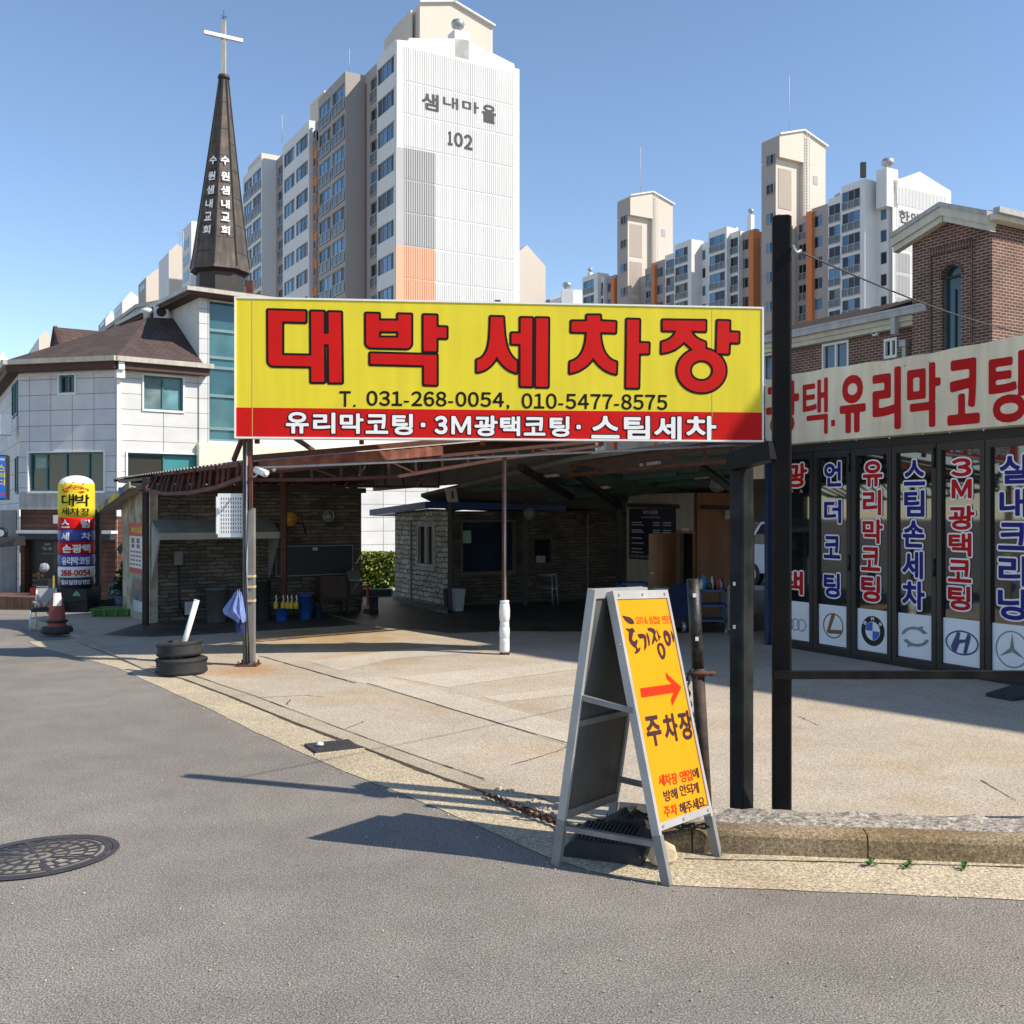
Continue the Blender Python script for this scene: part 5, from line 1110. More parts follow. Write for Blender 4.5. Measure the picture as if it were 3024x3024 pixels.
mb.build('paper_notice', t)
CH = P(128, 1842, 18.6); CH.z = -.13; F = Frame(CH, R(12)); s_ = P(128, 1800, 18.6).z-CH.z
t = thing('white_chair', 'chair with thin white legs and grey back carrying loose bits, beside the traffic cone', 'chair', F)
zs = .36
for x in (-.17, .17):
    mb = MB(F, white); mb.tube([(x*1.1, -.2, 0), (x, -.18, zs)], .014); mb.build('leg', t); mb = MB(F, white); mb.tube([(x, .2, 0), (x, .17, zs), (x*.98, .24, .70)], .014); mb.build('leg', t)
mb = MB(F, black); mb.bbox(-.19, .19, -.2, .18, zs-.03, zs+.04, .03); mb.build('seat', t)
mb = MB(F, mat('chair_grey', (.30, .31, .31), .6)); mb.hexa([(-.18, .19, zs+.1), (.18, .19, zs+.1), (.18, .21, zs+.1), (-.18, .21, zs+.1), (-.18, .24, .73), (.18, .24, .73), (.18, .26, .73), (-.18, .26, .73)]); mb.build('backrest', t)
mb = MB(F, mat('wood_offcut', (.50, .42, .30), .8, .3, 12))
for i in range(9): x, y, z = random.uniform(-.1, .15), random.uniform(-.12, .1), zs+.05+random.uniform(0, .09); a = random.uniform(0, 3); mb.bar((x, y, z), (x+.14*math.cos(a), y+.14*math.sin(a), z+.05), .04, .03)
mb.single('wood_scraps', 'pile of pale wood scraps lying on the seat of the white chair', 'scraps', at=F.pt(0, 0, zs+.04))
# inflatable advertising column
AB = G(226, 1806); AB = Vector((AB.x, AB.y, 0)); ar = 50/3024*AB.y
def zv(v): return P(226, v, AB.y).z
t = thing('air_balloon_sign', 'tall inflated advertising column with yellow, red and blue bands on a black blower box', 'balloon sign', AB)
blu = mat('band_blue', (.025, .045, .28), .45, .05); nvy = mat('band_navy', (.012, .014, .05), .45, .05)
def band(name, v0, v1, m, prof=None):
    mb = MB(mat=m); n = 5; pr = prof or [(ar*(1-.025*math.sin(math.pi*i/n)*0+ .02*math.sin(math.pi*i/n)), zv(v1)+(zv(v0)-zv(v1))*i/n) for i in range(n+1)]
    mb.lathe((AB.x, AB.y, 0), pr, 36); return mb.build(name, t)
z_ = zv(1422)
mb = MB(mat=white); zt_ = zv(1404); hd = zt_-z_+.12
mb.lathe((AB.x, AB.y, 0), [(ar*.968*math.cos(q), z_-.06+ (zt_-z_+.06)*math.sin(q)) for q in [R(8*i) for i in range(0, 12)]], 36); mb.build('white_dome', t)
rnd = random.Random(3)
band('yellow_band', 1422, 1528, yel, [(ar, zv(1528)), (ar*1.02, zv(1500)), (ar*1.015, zv(1450)), (ar*1.0, zv(1434)), (ar*.97, zv(1427))])
band('red_band', 1528, 1564, red); band('blue_band', 1564, 1599, blu); band('red_band', 1599, 1636, red); band('blue_band', 1636, 1671, blu); band('white_band', 1671, 1703, white); band('navy_band', 1703, 1730, nvy)
mb = MB(mat=black); mb.lathe((AB.x, AB.y, 0), [(ar*.93, zv(1738)), (ar*.93, zv(1729))], 36); mb.box(AB.x-ar*1.0, AB.x+ar*1.02, AB.y-ar, AB.y+ar, zv(1772), zv(1736)); mb.build('blower_box', t)
mb = MB(mat=mat('logo_green', (.14, .35, .25), .5)); a, b = P(214, 1760, AB.y-ar), P(238, 1748, AB.y-ar); mb.extr([(a.x, AB.y-ar-.004, a.z), (b.x, AB.y-ar-.004, a.z), (b.x-.03, AB.y-ar-.004, b.z-.02), ((a.x+b.x)/2, AB.y-ar-.004, b.z+.02), (a.x+.03, AB.y-ar-.004, b.z-.02)], (0, .01, 0)); mb.build('maker_badge', t)
A0 = R(-90+14)
fB = lambda x, z, y: Vector((AB.x+(ar*1.03-y)*math.cos(A0+x/ar), AB.y+(ar*1.03-y)*math.sin(A0+x/ar), z))
def bx(u): return ar*(math.asin(max(-.97, min(.97, (u-226)/51.0)))-R(14))
mb = MB()
for s, u0, u1, v0, v1, m, bo in (('대박', 204, 272, 1460, 1495, inkb, .015), ('세차장', 203, 272, 1500, 1522, inkb, .01), ('스', 204, 228, 1534, 1558, inkw, .04), ('팀', 256, 272, 1534, 1558, inkw, .04), ('세', 204, 227, 1571, 1595, inkw, .04), ('차', 257, 273, 1571, 1593, inkw, .04), ('손광택', 207, 273, 1606, 1631, inkw, .04), ('유리막코팅', 205, 272, 1642, 1666, inkw, .03), ('268-0054', 201, 273, 1680, 1698, redl, .05), ('일요일정상영업', 203, 272, 1709, 1723, inkw, .02)):
    line(mb, fB, s, bx(u0), bx(u1), zv(v1), zv(v0), m, -.012, bo, None, 24)
mb.build('band_lettering', t)
mb = MB()
q = lambda pts: [(bx(205+x*66), zv(1456-z*22)) for x, z in pts]
shape(mb, fB, [q([(0, .25), (.02, .5), (.2, .6), (.38, .95), (.72, .95), (.9, .62), (1, .5), (1, .22), (.9, .2), (.86, .0), (.76, .0), (.7, .2), (.3, .2), (.24, .0), (.14, .0), (.08, .2)]), q([(.36, .62), (.44, .85), (.56, .85), (.56, .62)]), q([(.6, .62), (.6, .85), (.7, .85), (.8, .62)])], ared, -.012, 0, None, .012)
for sx, sz in ((.15, 1.15), (.5, 1.3), (.85, 1.15)): shape(mb, fB, [q([(sx-.04, sz), (sx, sz-.06), (sx+.04, sz), (sx, sz+.2)])], ared, -.012, 0, None, .01)
mb.build('car_emblem', t)
conc = mat('rough_concrete', (.20, .19, .17), .9, .25, 5, .4, 40, streak=.2)
mb = MB(mat=conc); a, b = P(175, 1772, AB.y), P(206, 1830, AB.y); mb.box(a.x, b.x, AB.y-.55, AB.y-.1, .012, zv(1773)); mb.single('concrete_block', 'rough concrete block under the front of the black blower box', 'block')
mb = MB(mat=black); a, b = P(207, 1772, AB.y), P(276, 1820, AB.y); mb.box(a.x, b.x, AB.y-.3, AB.y+.3, .012, zv(1773)-.002)
mb.single('black_crate', 'black crate under the blower box of the balloon sign', 'crate')
a, b = P(277, 1778, 20.6), P(394, 1800, 20.6); mb = MB(mat=mat('dark_wood', (.03, .028, .027), .8, .3)); mb.box(a.x, b.x, 20.9, 21.2, .012, P(300, 1771, 20.9).z); mb.single('dark_planter', 'long dark planter box along the lot edge behind the green tray', 'planter')
a, b = P(275, 1795, 19.6), P(390, 1818, 19.6); mb = MB(mat=mat('tray_green', (.06, .17, .035), .5, .2, 6)); F = Frame(((a.x+b.x)/2, 19.7, .012), .06); w_ = (b.x-a.x)/2
mb = MB(F, mb.mats[0]); mb.loft([[(-w_*.92, -.22, 0), (w_*.92, -.22, 0), (w_*.92, .22, 0), (-w_*.92, .22, 0)], [(-w_, -.27, .13), (w_, -.27, .13), (w_, .27, .13), (-w_, .27, .13)], [(-w_, -.27, .15), (w_, -.27, .15), (w_, .27, .15), (-w_, .27, .15)], [(-w_+.03, -.24, .15), (w_-.03, -.24, .15), (w_-.03, .24, .15), (-w_+.03, .24, .15)], [(-w_+.05, -.2, .04), (w_-.05, -.2, .04), (w_-.05, .2, .04), (-w_+.05, .2, .04)]])
for i in range(4): x = -w_*.85+w_*1.7*i/3; mb.box(x-.02, x+.02, -.275, -.25, .02, .12)
mb.single('green_tray', 'shallow green plastic tray on the ground beside the hut', 'tray')
a, b = P(296, 1728, 20.9), P(338, 1765, 20.9); mb = MB(mat=mat('tub_grey', (.22, .25, .24), .6)); mb.bbox(a.x, b.x, 21.3, 21.7, P(300, 1770, 21.3).z, a.z, .02); mb.single('grey_tub', 'grey green storage tub behind the dark planter box', 'tub')
# leaf clumps
def leaves(mb, boxes, n, size, mats, seed=1, flat=.0):
    rn_ = random.Random(seed)
    for k in range(n):
        x0, x1, y0, y1, z0, z1 = rn_.choice(boxes); p = Vector((rn_.uniform(x0, x1), rn_.uniform(y0, y1), rn_.uniform(z0, z1)))
        d = Vector((rn_.uniform(-1, 1), rn_.uniform(-1, 1), rn_.uniform(-.5, 1))).normalized(); e = d.cross(Vector((rn_.uniform(-1, 1), rn_.uniform(-1, 1), rn_.uniform(-1, 1)))).normalized(); s = size*rn_.uniform(.6, 1.3)
        mb.use(rn_.choice(mats)); mb.poly([p-d*s*.5, p+e*s*.28, p+d*s*.5, p-e*s*.28])
dg1 = mat('leaf_dark', (.022, .05, .018), .6, .3, 8); dg2 = mat('leaf_mid', (.04, .085, .025), .6, .3, 8)
mb = MB(mat=dg1); c = P(370, 1722, 21.0); leaves(mb, [(c.x-.22, c.x+.1, 20.6, 21, c.z-.28, c.z+.10), (c.x-.05, c.x+.18, 20.6, 21, c.z-.2, c.z+.28), (c.x, c.x+.12, 20.7, 21, c.z+.2, c.z+.42)], 420, .12, [dg1, dg1, dg2], 4)
mb.use(black); mb.cyl((c.x, 20.8, .3), (c.x+.02, 20.8, c.z), .03, n=8); mb.single('potted_shrub', 'dark green bushy shrub by the hut wall under the price posters', 'shrub')
mb = MB(mat=mat('sack_white', (.55, .57, .55), .8, .2, 8)); mb.lathe(P(350, 1752, 20.95)+Vector((0, 0, -.1)), [(.16, 0), (.2, .06), (.16, .14), (.05, .18), (0, .18)], 10); mb.single('white_sack', 'white sack slumped in front of the dark green shrub', 'sack')
mb = MB(mat=mat('tub_blue', (.015, .03, .07), .5)); g = P(378, 1790, 20.2); mb.lathe((g.x, g.y, .012), [(.2, 0), (.27, .35), (.25, .36), (.2, .1), (0, .1)], 16); mb.single('blue_tub', 'dark blue round tub beside the hut side wall', 'tub')
# posters on the hut side wall
SWF = Frame(H0, math.atan2(2.3, 3.44)-math.pi/2); 
def poster(u0, v0, u1, v1, y, name, lab, parts):
    a, b, c, d = SWF.rect(u0, v0, u1, v1, y); F = SWF.off(a, y, c); t = thing(name, lab, 'poster', F); parts(F, b-a, d-c, t); return t
def menu(F, w_, h, t):
    mb = MB(F, mat('poster_red', (.45, .035, .03), .5, .05)); mb.box(0, w_, 0, .02, 0, h); mb.build('backing', t)
    mb = MB(F, mat('poster_white', (.66, .65, .63), .5)); mb.box(w_*.06, w_*.94, -.006, 0, h*.10, h*.74); mb.F = None; fn = lambda x, z, y: F.pt(x, y, z); line(mb, fn, '세차요금', w_*.14, w_*.9, h*.80, h*.92, yel, -.003, .03, None, 20)
    mb.use(mat('poster_grey', (.20, .12, .10), .6))
    for i in range(2): mb.F = F; mb.box(w_*(.2+.36*i), w_*(.4+.36*i), -.009, -.007, h*.60, h*.70); mb.box(w_*(.2+.36*i), w_*(.4+.36*i), -.009, -.007, h*.50, h*.58)
    for j in range(4):
        for i in range(4): mb.box(w_*(.14+.19*i), w_*(.27+.19*i), -.009, -.007, h*(.15+.085*j), h*(.19+.085*j))
    mb.build('price_panel', t)
poster(381, 1545, 424, 1692, -.06, 'price_poster', 'red framed price list poster with a white panel on the hut side wall', menu)
def photo(F, w_, h, t):
    mb = MB(F, mat('photo_dark', (.07, .10, .10), .5, .5, 6, c2=(.16, .19, .19))); mb.box(0, w_, 0, .015, h*.32, h); mb.build('picture', t)
    mb = MB(F, mat('photo_sky', (.45, .50, .56), .5)); mb.box(0, w_, 0, .015, 0, h*.32); mb.build('lower_band', t)
    mb = MB(F, mat('photo_red', (.45, .10, .08), .6, .4, 20)); mb.bbox(w_*.3, w_*.75, -.004, 0, h*.68, h*.86, .002); mb.build('red_motif', t)
poster(393, 1706, 420, 1806, -.05, 'photo_poster', 'dark photo poster with a pale lower band low on the hut side wall', photo)
# ------------------------------------------------------------------ office building at the back of the bay
OC = G(1322, 1794); OW = Frame(OC, A2)              # long window wall
OLen = 6.2; OD = 2.75; oz = 2.02
off = thing('office_hut', 'pale stone clad office hut with a blue roof edge at the back of the bay', 'office hut', OW)
OS = Frame(OC-D1*OD, A1)                              # short wall facing the street side
w1 = OW.rect(1360, 1535, 1522, 1694); w2 = OW.rect(1574, 1588, 1629, 1666)
s1 = OS.rect(1234, 1550, 1285, 1670)
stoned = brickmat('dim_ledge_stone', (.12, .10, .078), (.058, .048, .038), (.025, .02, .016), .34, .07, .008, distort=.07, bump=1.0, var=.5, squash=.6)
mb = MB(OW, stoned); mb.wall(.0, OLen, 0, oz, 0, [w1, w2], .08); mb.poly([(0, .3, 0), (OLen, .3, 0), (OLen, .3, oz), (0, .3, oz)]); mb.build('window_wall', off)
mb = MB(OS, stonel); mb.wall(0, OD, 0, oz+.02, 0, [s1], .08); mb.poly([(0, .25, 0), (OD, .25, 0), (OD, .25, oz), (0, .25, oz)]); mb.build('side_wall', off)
mb = MB(OW, stone); mb.poly([(0, 0, oz), (OLen, 0, oz), (OLen, 2.7, oz), (0, 2.7, oz)]); mb.poly([(0, 2.7, 0), (OLen, 2.7, 0), (OLen, 2.7, oz), (0, 2.7, oz)]); mb.build('back_wall', off)
def frame_win(F, q, m, g, y=.05, parent=None, t=.035, mull=1, name='window'):
    a, b, c, d = q; mb = MB(F, m); mb.box(a, b, -.02, .07, c-.03, c+t); mb.box(a, b, -.02, .07, d-t, d); mb.box(a, a+t, -.02, .07, c+t, d-t); mb.box(b-t, b, -.02, .07, c+t, d-t)
    for k in range(mull): x = a+(b-a)*(k+1)/(mull+1); mb.box(x-t/2, x+t/2, .0, .06, c+t, d-t)
    o = mb.build(name, parent); mb = MB(F, g); mb.poly([(a+t, y, c+t), (b-t, y, c+t), (b-t, y, d-t), (a+t, y, d-t)]); mb.build('pane', o); return o
pale = mat('frame_pale', (.35, .35, .33), .6)
frame_win(OS, s1, pale, glassk, .06, off); mb = MB(OS, pale); mb.box(s1[0]-.05, s1[1]+.08, -.08, 0, s1[2]-.09, s1[2]-.03); mb.build('window_sill', off)
frame_win(OW, w1, mat('frame_brown', (.10, .08, .06), .6), mat('office_glass', (.012, .025, .045), .08, .3, 1, spec=.5), .06, off, .05, 0)
a, b, c, d = OW.rect(1363, 1567, 1391, 1604, .05); mb = MB(OW, mat('notice_green', (.30, .42, .34), .6)); mb.box(a, b, .045, .055, c, d); mb.build('window_notice', off)
frame_win(OW, w2, mat('frame_dark', (.05, .04, .035), .6), glassk, .06, off, .03, 0)
a, b, c, d = OW.rect(1585, 1641, 1612, 1664, .0); mb = MB(OW, mat('monitor_pale', (.25, .25, .24), .5)); mb.box(a, b, .02, .05, c, d); mb.build('counter_screen', off)
for (u0, u1) in ((1172, 1215),):
    q = OS.rect(u0+2, 1543, u1, 1766); mb = MB(OS, stonel); k = .02
    mb.box(q[0], q[1], -.03, -.004, .03, q[3]); dr = mb.build('door', off)
    mb = MB(OS, mat('door_edge', (.30, .30, .25), .7)); mb.box(q[0]-k, q[0], -.035, -.002, .03, q[3]); mb.box(q[1], q[1]+k, -.035, -.002, .03, q[3]); mb.box(q[0]-k, q[1]+k, -.035, -.002, q[3], q[3]+k); mb.build('door_frame', dr)
    mb = MB(OS, galv); x, z = OS.px(1209, 1655, -.06); mb.cyl((x, -.03, z), (x, -.08, z), .025, n=10); mb.build('handle', dr)
q = OW.px(1735, 1600)[0]; mb = MB(OW, mat('door_line', (.22, .21, .18), .7)); mb.box(q-.012, q+.012, -.015, 0, .1, 1.95); mb.build('panel_joint', off)
mb = MB(mat=mat('office_blue', (.025, .065, .22), .5, .15)); a, b = P(1097, 1514, 24.6), P(1262, 1491, 21.3); mb.bar(a, b, .10, .14); mb.bar(b, b+D2*3.4-Vector((0, 0, .05)), .1, .14)
mb.poly([a-Vector((0, 0, .08)), b-Vector((0, 0, .08)), b+D2*.9-Vector((0, 0, .1)), a+D2*.9-Vector((0, 0, .1))]); mb.build('blue_roof_edge', off)
mb = MB(mat=conc); c = [G(1160, 1770), G(1325, 1800), G(1322, 1815), G(1190, 1790)]; mb.loft([[(p.x, p.y, .012) for p in c], [(p.x, p.y, .06) for p in c]]); mb.build('step', off)
# planters, racks, fan
def pot(u0, u1, v0, v1, y, m, lab):
    a, b = P(u0, v1, y), P(u1, v0, y); w_ = (b.x-a.x)/2; cx = (a.x+b.x)/2; h = b.z; F = Frame((cx, y+w_, .012), .5); mb = MB(F, m)
    def sq(s, z): return [(-s, -s, z), (s, -s, z), (s, s, z), (-s, s, z)]
    k = w_*.82; mb.loft([sq(k*.70, 0), sq(k*.78, h*.3), sq(k*.88, h*.7), sq(k, h), sq(k*.9, h), sq(k*.85, h*.9)]); mb.single('tall_planter', lab, 'planter', 'planters by the office corner')
pot(1330, 1372, 1742, 1810, 20.4, mat('planter_white', (.36, .37, .38), .5), 'tall pale flared planter by the office window'); pot(1308, 1338, 1742, 1808, 20.8, mat('planter_black', (.02, .018, .018), .5), 'tall black flared planter by the office corner')
mb = MB(mat=galv); pts = [G(1648, 1790), G(1632, 1790), G(1540, 1772), G(1564, 1772)]
tp = [P(1642, 1697, pts[0].y), P(1630, 1701, pts[1].y), P(1540, 1697, pts[2].y), P(1566, 1697, pts[3].y)]
for g, q in zip(pts, tp): mb.tube([(g.x, g.y, .012), q], .014)
mb.tube([tp[2], tp[0]], .014); mb.tube([tp[3], tp[1]], .014); a, b = tp[2].lerp(pts[2], .45), tp[0].lerp(pts[0], .45); mb.tube([a, b], .012); mb.single('steel_rack', 'thin steel frame rack against the dark stone wall at the back', 'rack')
def fan(c, n, r, name, lab, m):
    t = thing(name, lab, 'fan', c); n = n.normalized(); X = n.cross(Vector((0, 0, 1))).normalized(); Z = X.cross(n).normalized(); axf = (X, Z, n); mb = MB(mat=m)
    mb.lathe(c, [(.03, -.18), (.07, -.16), (.07, -.02), (.03, .0), (0, .0)], 14, axf); mb.build('motor', t); mb = MB(mat=m)
    for rr in (1, .75, .5, .25): mb.tube([c+n*(.06*(1-rr)+.02)+(X*math.cos(q)+Z*math.sin(q))*r*rr for q in [k*2*math.pi/24 for k in range(25)]], .007, 5)
    for k in range(16): q = k*math.pi/8; mb.tube([c+n*.08, c+n*.03+(X*math.cos(q)+Z*math.sin(q))*r], .005, 5)
    mb.build('guard', t); mb = MB(mat=mat('fan_blade', (.16, .17, .18), .5))
    for k in range(3):
        q = k*2*math.pi/3; f = lambda rr, a, d: c+n*d+(X*math.cos(q+a)+Z*math.sin(q+a))*rr
        mb.poly([f(.03, 0, 0), f(r*.9, -.4, .01), f(r*.92, .3, -.03), f(.04, .6, -.03)])
    mb.build('blades', t); return t
fm = mat('fan_grey', (.26, .27, .27), .5)
fan(P(1563, 1517, 21.5), Vector((.35, -.85, -.1)), .12, 'wall_fan', 'caged wall fan on the dark post by the office wall', fm); fan(P(2122, 1428, 17.2), Vector((.1, -.8, -.5)), .15, 'ceiling_fan', 'caged fan hung below the ceiling near the black gate posts', fm)
c = P(1338, 1462, 20.2); F = Frame((c.x, c.y, c.z), R(20)); mb = MB(F, mat('lamp_body', (.30, .29, .26), .5)); mb.hexa([(-.12, -.1, -.14), (.08, -.1, -.14), (.08, .0, -.12), (-.12, .0, -.12), (-.18, -.1, .14), (.03, -.1, .14), (.03, .0, .14), (-.18, .0, .14)]); mb.use(black); mb.box(-.06, -.02, -.105, -.1, -.07, .08); mb.single('flood_lamp', 'tilted grey flood lamp under the ceiling above the office window', 'lamp')
tube_m = mat('tube_white', (.55, .55, .54), .5)
LT = [((1893, 1365), (1948, 1357), 'fluorescent tube under the ceiling, right of centre below the sign'), ((1756, 1436), (1799, 1431), 'fluorescent tube under the ceiling nearest the price board'), ((2054, 1404), (2113, 1397), 'fluorescent tube beside the hanging fan'), ((1609, 1400), (1648, 1395), 'fluorescent tube farthest left under the ceiling')]
for a, b, lab in LT:
    p, q = RR(*a), RR(*b); mb = MB(mat=tube_m); dz = Vector((0, 0, .045)); mb.bar(p-dz, q-dz, .07, .05); mb.single('ceiling_light', 'white '+lab, 'light', 'fluorescent tubes under the canopy ceiling')
# ------------------------------------------------------------------ plywood store room with the price board
WC = Vector((3.44, 19.0, 0)); WW = Frame(WC-D1*2.2, A1); WD = Frame(WC, A2); wz = 2.36
room = thing('store_room', 'plywood store room with an open wooden door at the back right of the bay', 'store room', Frame(WC, A1))
plaster = mat('dim_plaster', (.30, .27, .22), .85, .12, 2, streak=.15); ply = mat('brown_plywood', (.33, .13, .05), .6, .2, 1.5, streak=.2)
d0 = WW.px(2003, 1600)[0]; d1_ = WW.px(2048, 1600)[0]; dz1 = WW.px(2025, 1575)[1]
mb = MB(WW, plaster); mb.wall(0, 2.2, 0, wz, 0, [(d0, d1_, 0, dz1)], .12); mb.poly([(-.2, 1.2, 0), (2.2, 1.2, 0), (2.2, 1.2, wz), (-.2, 1.2, wz)]); mb.build('front_wall', room)
mb = MB(WD, ply); mb.box(0, 1.42, .002, .1, 0, wz); mb.build('plywood_wall', room)
mb = MB(WW, ply); t_ = .06; mb.box(d0-t_, d0, -.02, .1, 0, dz1+t_); mb.box(d1_, d1_+t_, -.02, .1, 0, dz1+t_); mb.box(d0, d1_, -.02, .1, dz1, dz1+t_); mb.build('door_frame', room)
a, b = P(1916, 1574, 18.6), P(1996, 1574, 19.4); mb = MB(mat=mat('door_wood', (.42, .19, .08), .55, .2, 2, streak=.2)); p0, p1 = Vector((a.x, a.y, .03)), Vector((b.x, b.y, .03)); hh = P(1950, 1575, 19).z
mb.extr([p0, p1, Vector((p1.x, p1.y, hh)), Vector((p0.x, p0.y, hh))], (.02, .04, 0)); dr = mb.build('open_door', room)
q = P(1925, 1692, 18.6); mb = MB(mat=galv); mb.lathe(q, [(.01, 0), (.035, .01), (.03, .05), (0, .06)], 10, (Vector((1, 0, 0)), Vector((0, 0, 1)), Vector((0, -1, 0)))); mb.build('door_knob', dr)
mb = MB(WW, tube_m); a, b, c, d = WW.rect(2013, 1560, 2033, 1570, -.03); mb.box(a, b, -.02, -.001, c, d); mb.build('door_notice', room)
mb = MB(mat=black); mb.bar(P(1855, 1492, 20.5), P(2170, 1500, 18.5), .06, .08); mb.build('top_beam', room)
a, b, c, d = WW.rect(1858, 1502, 1990, 1654, -.05)
pbd = thing('price_board', 'dark navy wash price board with pale lettering beside the wooden door', 'price board', WW.off((a+b)/2, -.03, c))
mb = MB(WW, mat('board_navy', (.010, .011, .028), .4, .1)); mb.box(a, b, -.05, -.003, c, d); mb.build('panel', pbd)
mb = MB(); fn = lambda x, z, y: WW.pt(x, -.05+y, z); dim = mat('board_letters', (.45, .45, .45), .6)
W_ = b-a; Hh = d-c
line(mb, fn, '세차요금표', a+W_*.32, a+W_*.66, c+Hh*.89, c+Hh*.97, dim, -.003, .02, None, 22); line(mb, fn, '광택 유리막코팅 가격상담', a+W_*.28, a+W_*.70, c+Hh*.81, c+Hh*.85, dim, -.003, .01, None, 16)
line(mb, fn, 'H.P 010-5477-85', a+W_*.04, a+W_*.46, c+Hh*.035, c+Hh*.085, dim, -.003, .02, None, 20)
mb.use(dim); mb.F = WW
for j, z in enumerate((.72, .67, .57, .53, .41, .31, .20, .13)):
    mb.box(a+W_*.06, a+W_*(.30+.04*(j % 2)), -.054, -.052, c+Hh*z, c+Hh*(z+.018))
    if j < 4: mb.box(a+W_*.55, a+W_*.70, -.054, -.052, c+Hh*z, c+Hh*(z+.018)); mb.box(a+W_*.77, a+W_*.94, -.054, -.052, c+Hh*z, c+Hh*(z+.018))
mb.build('lettering', pbd)
mb = MB(WD, tube_m); a, b, c, d = WD.rect(2143, 1506, 2166, 1533, -.02); mb.box(a, b, -.02, -.001, c, d); mb.build('wall_notice', room)
# carts, machines and bottles before the store room
cb = mat('cart_blue', (.02, .07, .22), .5, .2, 5)
def cart(u0, u1, vt, vb, y, name, lab, m, shelves=2, dep=.5):
    a, b = P(u0, vt, y), P(u1, vt, y); x0, x1, z1 = a.x, b.x, a.z; t = thing(name, lab, 'cart', ((x0+x1)/2, y+dep/2, .012))
    for x in (x0, x1-.035):
        for yy in (y, y+dep-.035): mb = MB(mat=m); mb.box(x, x+.035, yy, yy+.035, .10, z1); mb.build('leg', t)
    for k in range(shelves+1): z = z1-(z1-.25)*k/shelves; mb = MB(mat=m); mb.box(x0, x1, y, y+dep, z-.03, z); mb.build('shelf', t)
    for x in (x0+.02, x1-.02): mb = MB(mat=galv); mb.cyl((x-.015, y+.02, .06), (x+.015, y+.02, .06), .048, n=14); mb.build('castor', t)
    return x0, x1, z1
x0, x1, z1 = cart(2066, 2148, 1742, 1842, 16.6, 'tool_cart', 'blue tool cart loaded with bottles behind the bollard', cb, 2)
bc = [mat('bottle_white', (.55, .55, .54), .4), mat('bottle_blue', (.04, .22, .45), .35), mat('bottle_orange', (.55, .16, .03), .4), mat('bottle_dark', (.05, .03, .03), .4), mat('bottle_red', (.35, .03, .03), .4)]
bl_lab = ['white spray bottle', 'light blue jug', 'orange bottle', 'dark bottle', 'red capped bottle']
for k in range(9):
    x = x0+.04+(x1-x0-.08)*k/8; yy = 16.66+.07*(k % 3); h = (.17, .24, .2, .15, .21, .18, .2, .16, .19)[k]; mi = (0, 1, 2, 3, 0, 3, 4, 0, 3)[k]; r = .055 if mi == 1 else .033; mb = MB(mat=bc[mi])
    mb.lathe((x, yy, z1), [(r, 0), (r, h*.65), (r*.4, h*.8), (r*.4, h), (0, h)], 10); mb.single('bottle', '%s on the blue tool cart, number %d along from the left end' % (bl_lab[mi], k+1) if False else bl_lab[mi]+(' standing at the left end of the blue tool cart', ' standing second from the left on the blue tool cart', ' standing third from the left on the blue tool cart', ' standing fourth from the left on the blue tool cart', ' in the middle of the row on the blue tool cart', ' right of the middle white one on the blue tool cart', ' third from the right on the blue tool cart', ' second from the right on the blue tool cart', ' at the right end of the blue tool cart')[k], 'bottle', 'bottles on the tool cart')
cart(1828, 1912, 1722, 1800, 18.2, 'work_cart', 'blue work trolley in front of the price board', cb, 1)
a, b = P(1935, 1738, 17.6), P(1984, 1738, 17.6); mb = MB(mat=cb); mb.bbox(a.x, b.x, 17.6, 18.1, .012, a.z-.12, .03); mb.use(bc[0]); mb.box(a.x+.02, b.x-.02, 17.65, 18.05, a.z-.12, a.z); mb.single('blue_cooler', 'blue and white cooler box in front of the open wooden door', 'cooler box')
a, b = P(1985, 1735, 17.0), P(2034, 1820, 17.0); mb = MB(mat=mat('cover_navy', (.012, .025, .085), .9, .3, 8)); F = Frame(((a.x+b.x)/2, 17.3, 0), .2); w_ = (b.x-a.x)/2; mb.F = F
mb.loft([[(-w_, -.2, .25), (w_, -.25, .22), (w_, .2, .25), (-w_, .2, .25)], [(-w_*.9, -.2, .6), (w_*.9, -.2, .6), (w_*.9, .2, .6), (-w_*.9, .2, .6)], [(-w_*.5, -.1, .78), (w_*.8, -.1, .80), (w_*.7, .1, .78), (-w_*.5, .1, .78)]]); mb.use(black)
for x in (-w_*.8, w_*.8): mb.box(x-.02, x+.02, -.18, -.14, .0, .24); mb.box(x-.02, x+.02, .1, .14, 0, .24)
mb.single('covered_machine', 'machine under a dark navy cover left of the tool cart', 'machine')
g = G(2020, 1868); mb = MB(mat=black); mb.box(g.x-.25, g.x+.25, g.y+.1, g.y+.5, .06, .32); mb.use(galv); mb.cyl((g.x-.02, g.y+.06, .09), (g.x+.04, g.y+.06, .09), .085, n=18); mb.cyl((g.x-.2, g.y+.06, .07), (g.x-.16, g.y+.06, .07), .055, n=14); mb.single('vacuum_unit', 'low black machine with pale wheels behind the bollard', 'machine')
g = P(2160, 1745, 17.2); mb = MB(mat=mat('cylinder_cream', (.55, .48, .36), .5)); mb.lathe((g.x, g.y, .012), [(.09, 0), (.10, .03), (.10, .60), (.07, .72), (.03, .78), (.03, .84), (0, .84)], 16); mb.single('gas_bottle', 'cream coloured cylinder beside the tool cart next to the gate posts', 'cylinder')
mb = MB(mat=yel); g = G(2160, 1848); mb.bbox(g.x-.15, g.x+.16, g.y+.3, g.y+.5, .012, .12, .01); mb.single('yellow_box', 'small yellow box on the floor beside the black gate post', 'box')
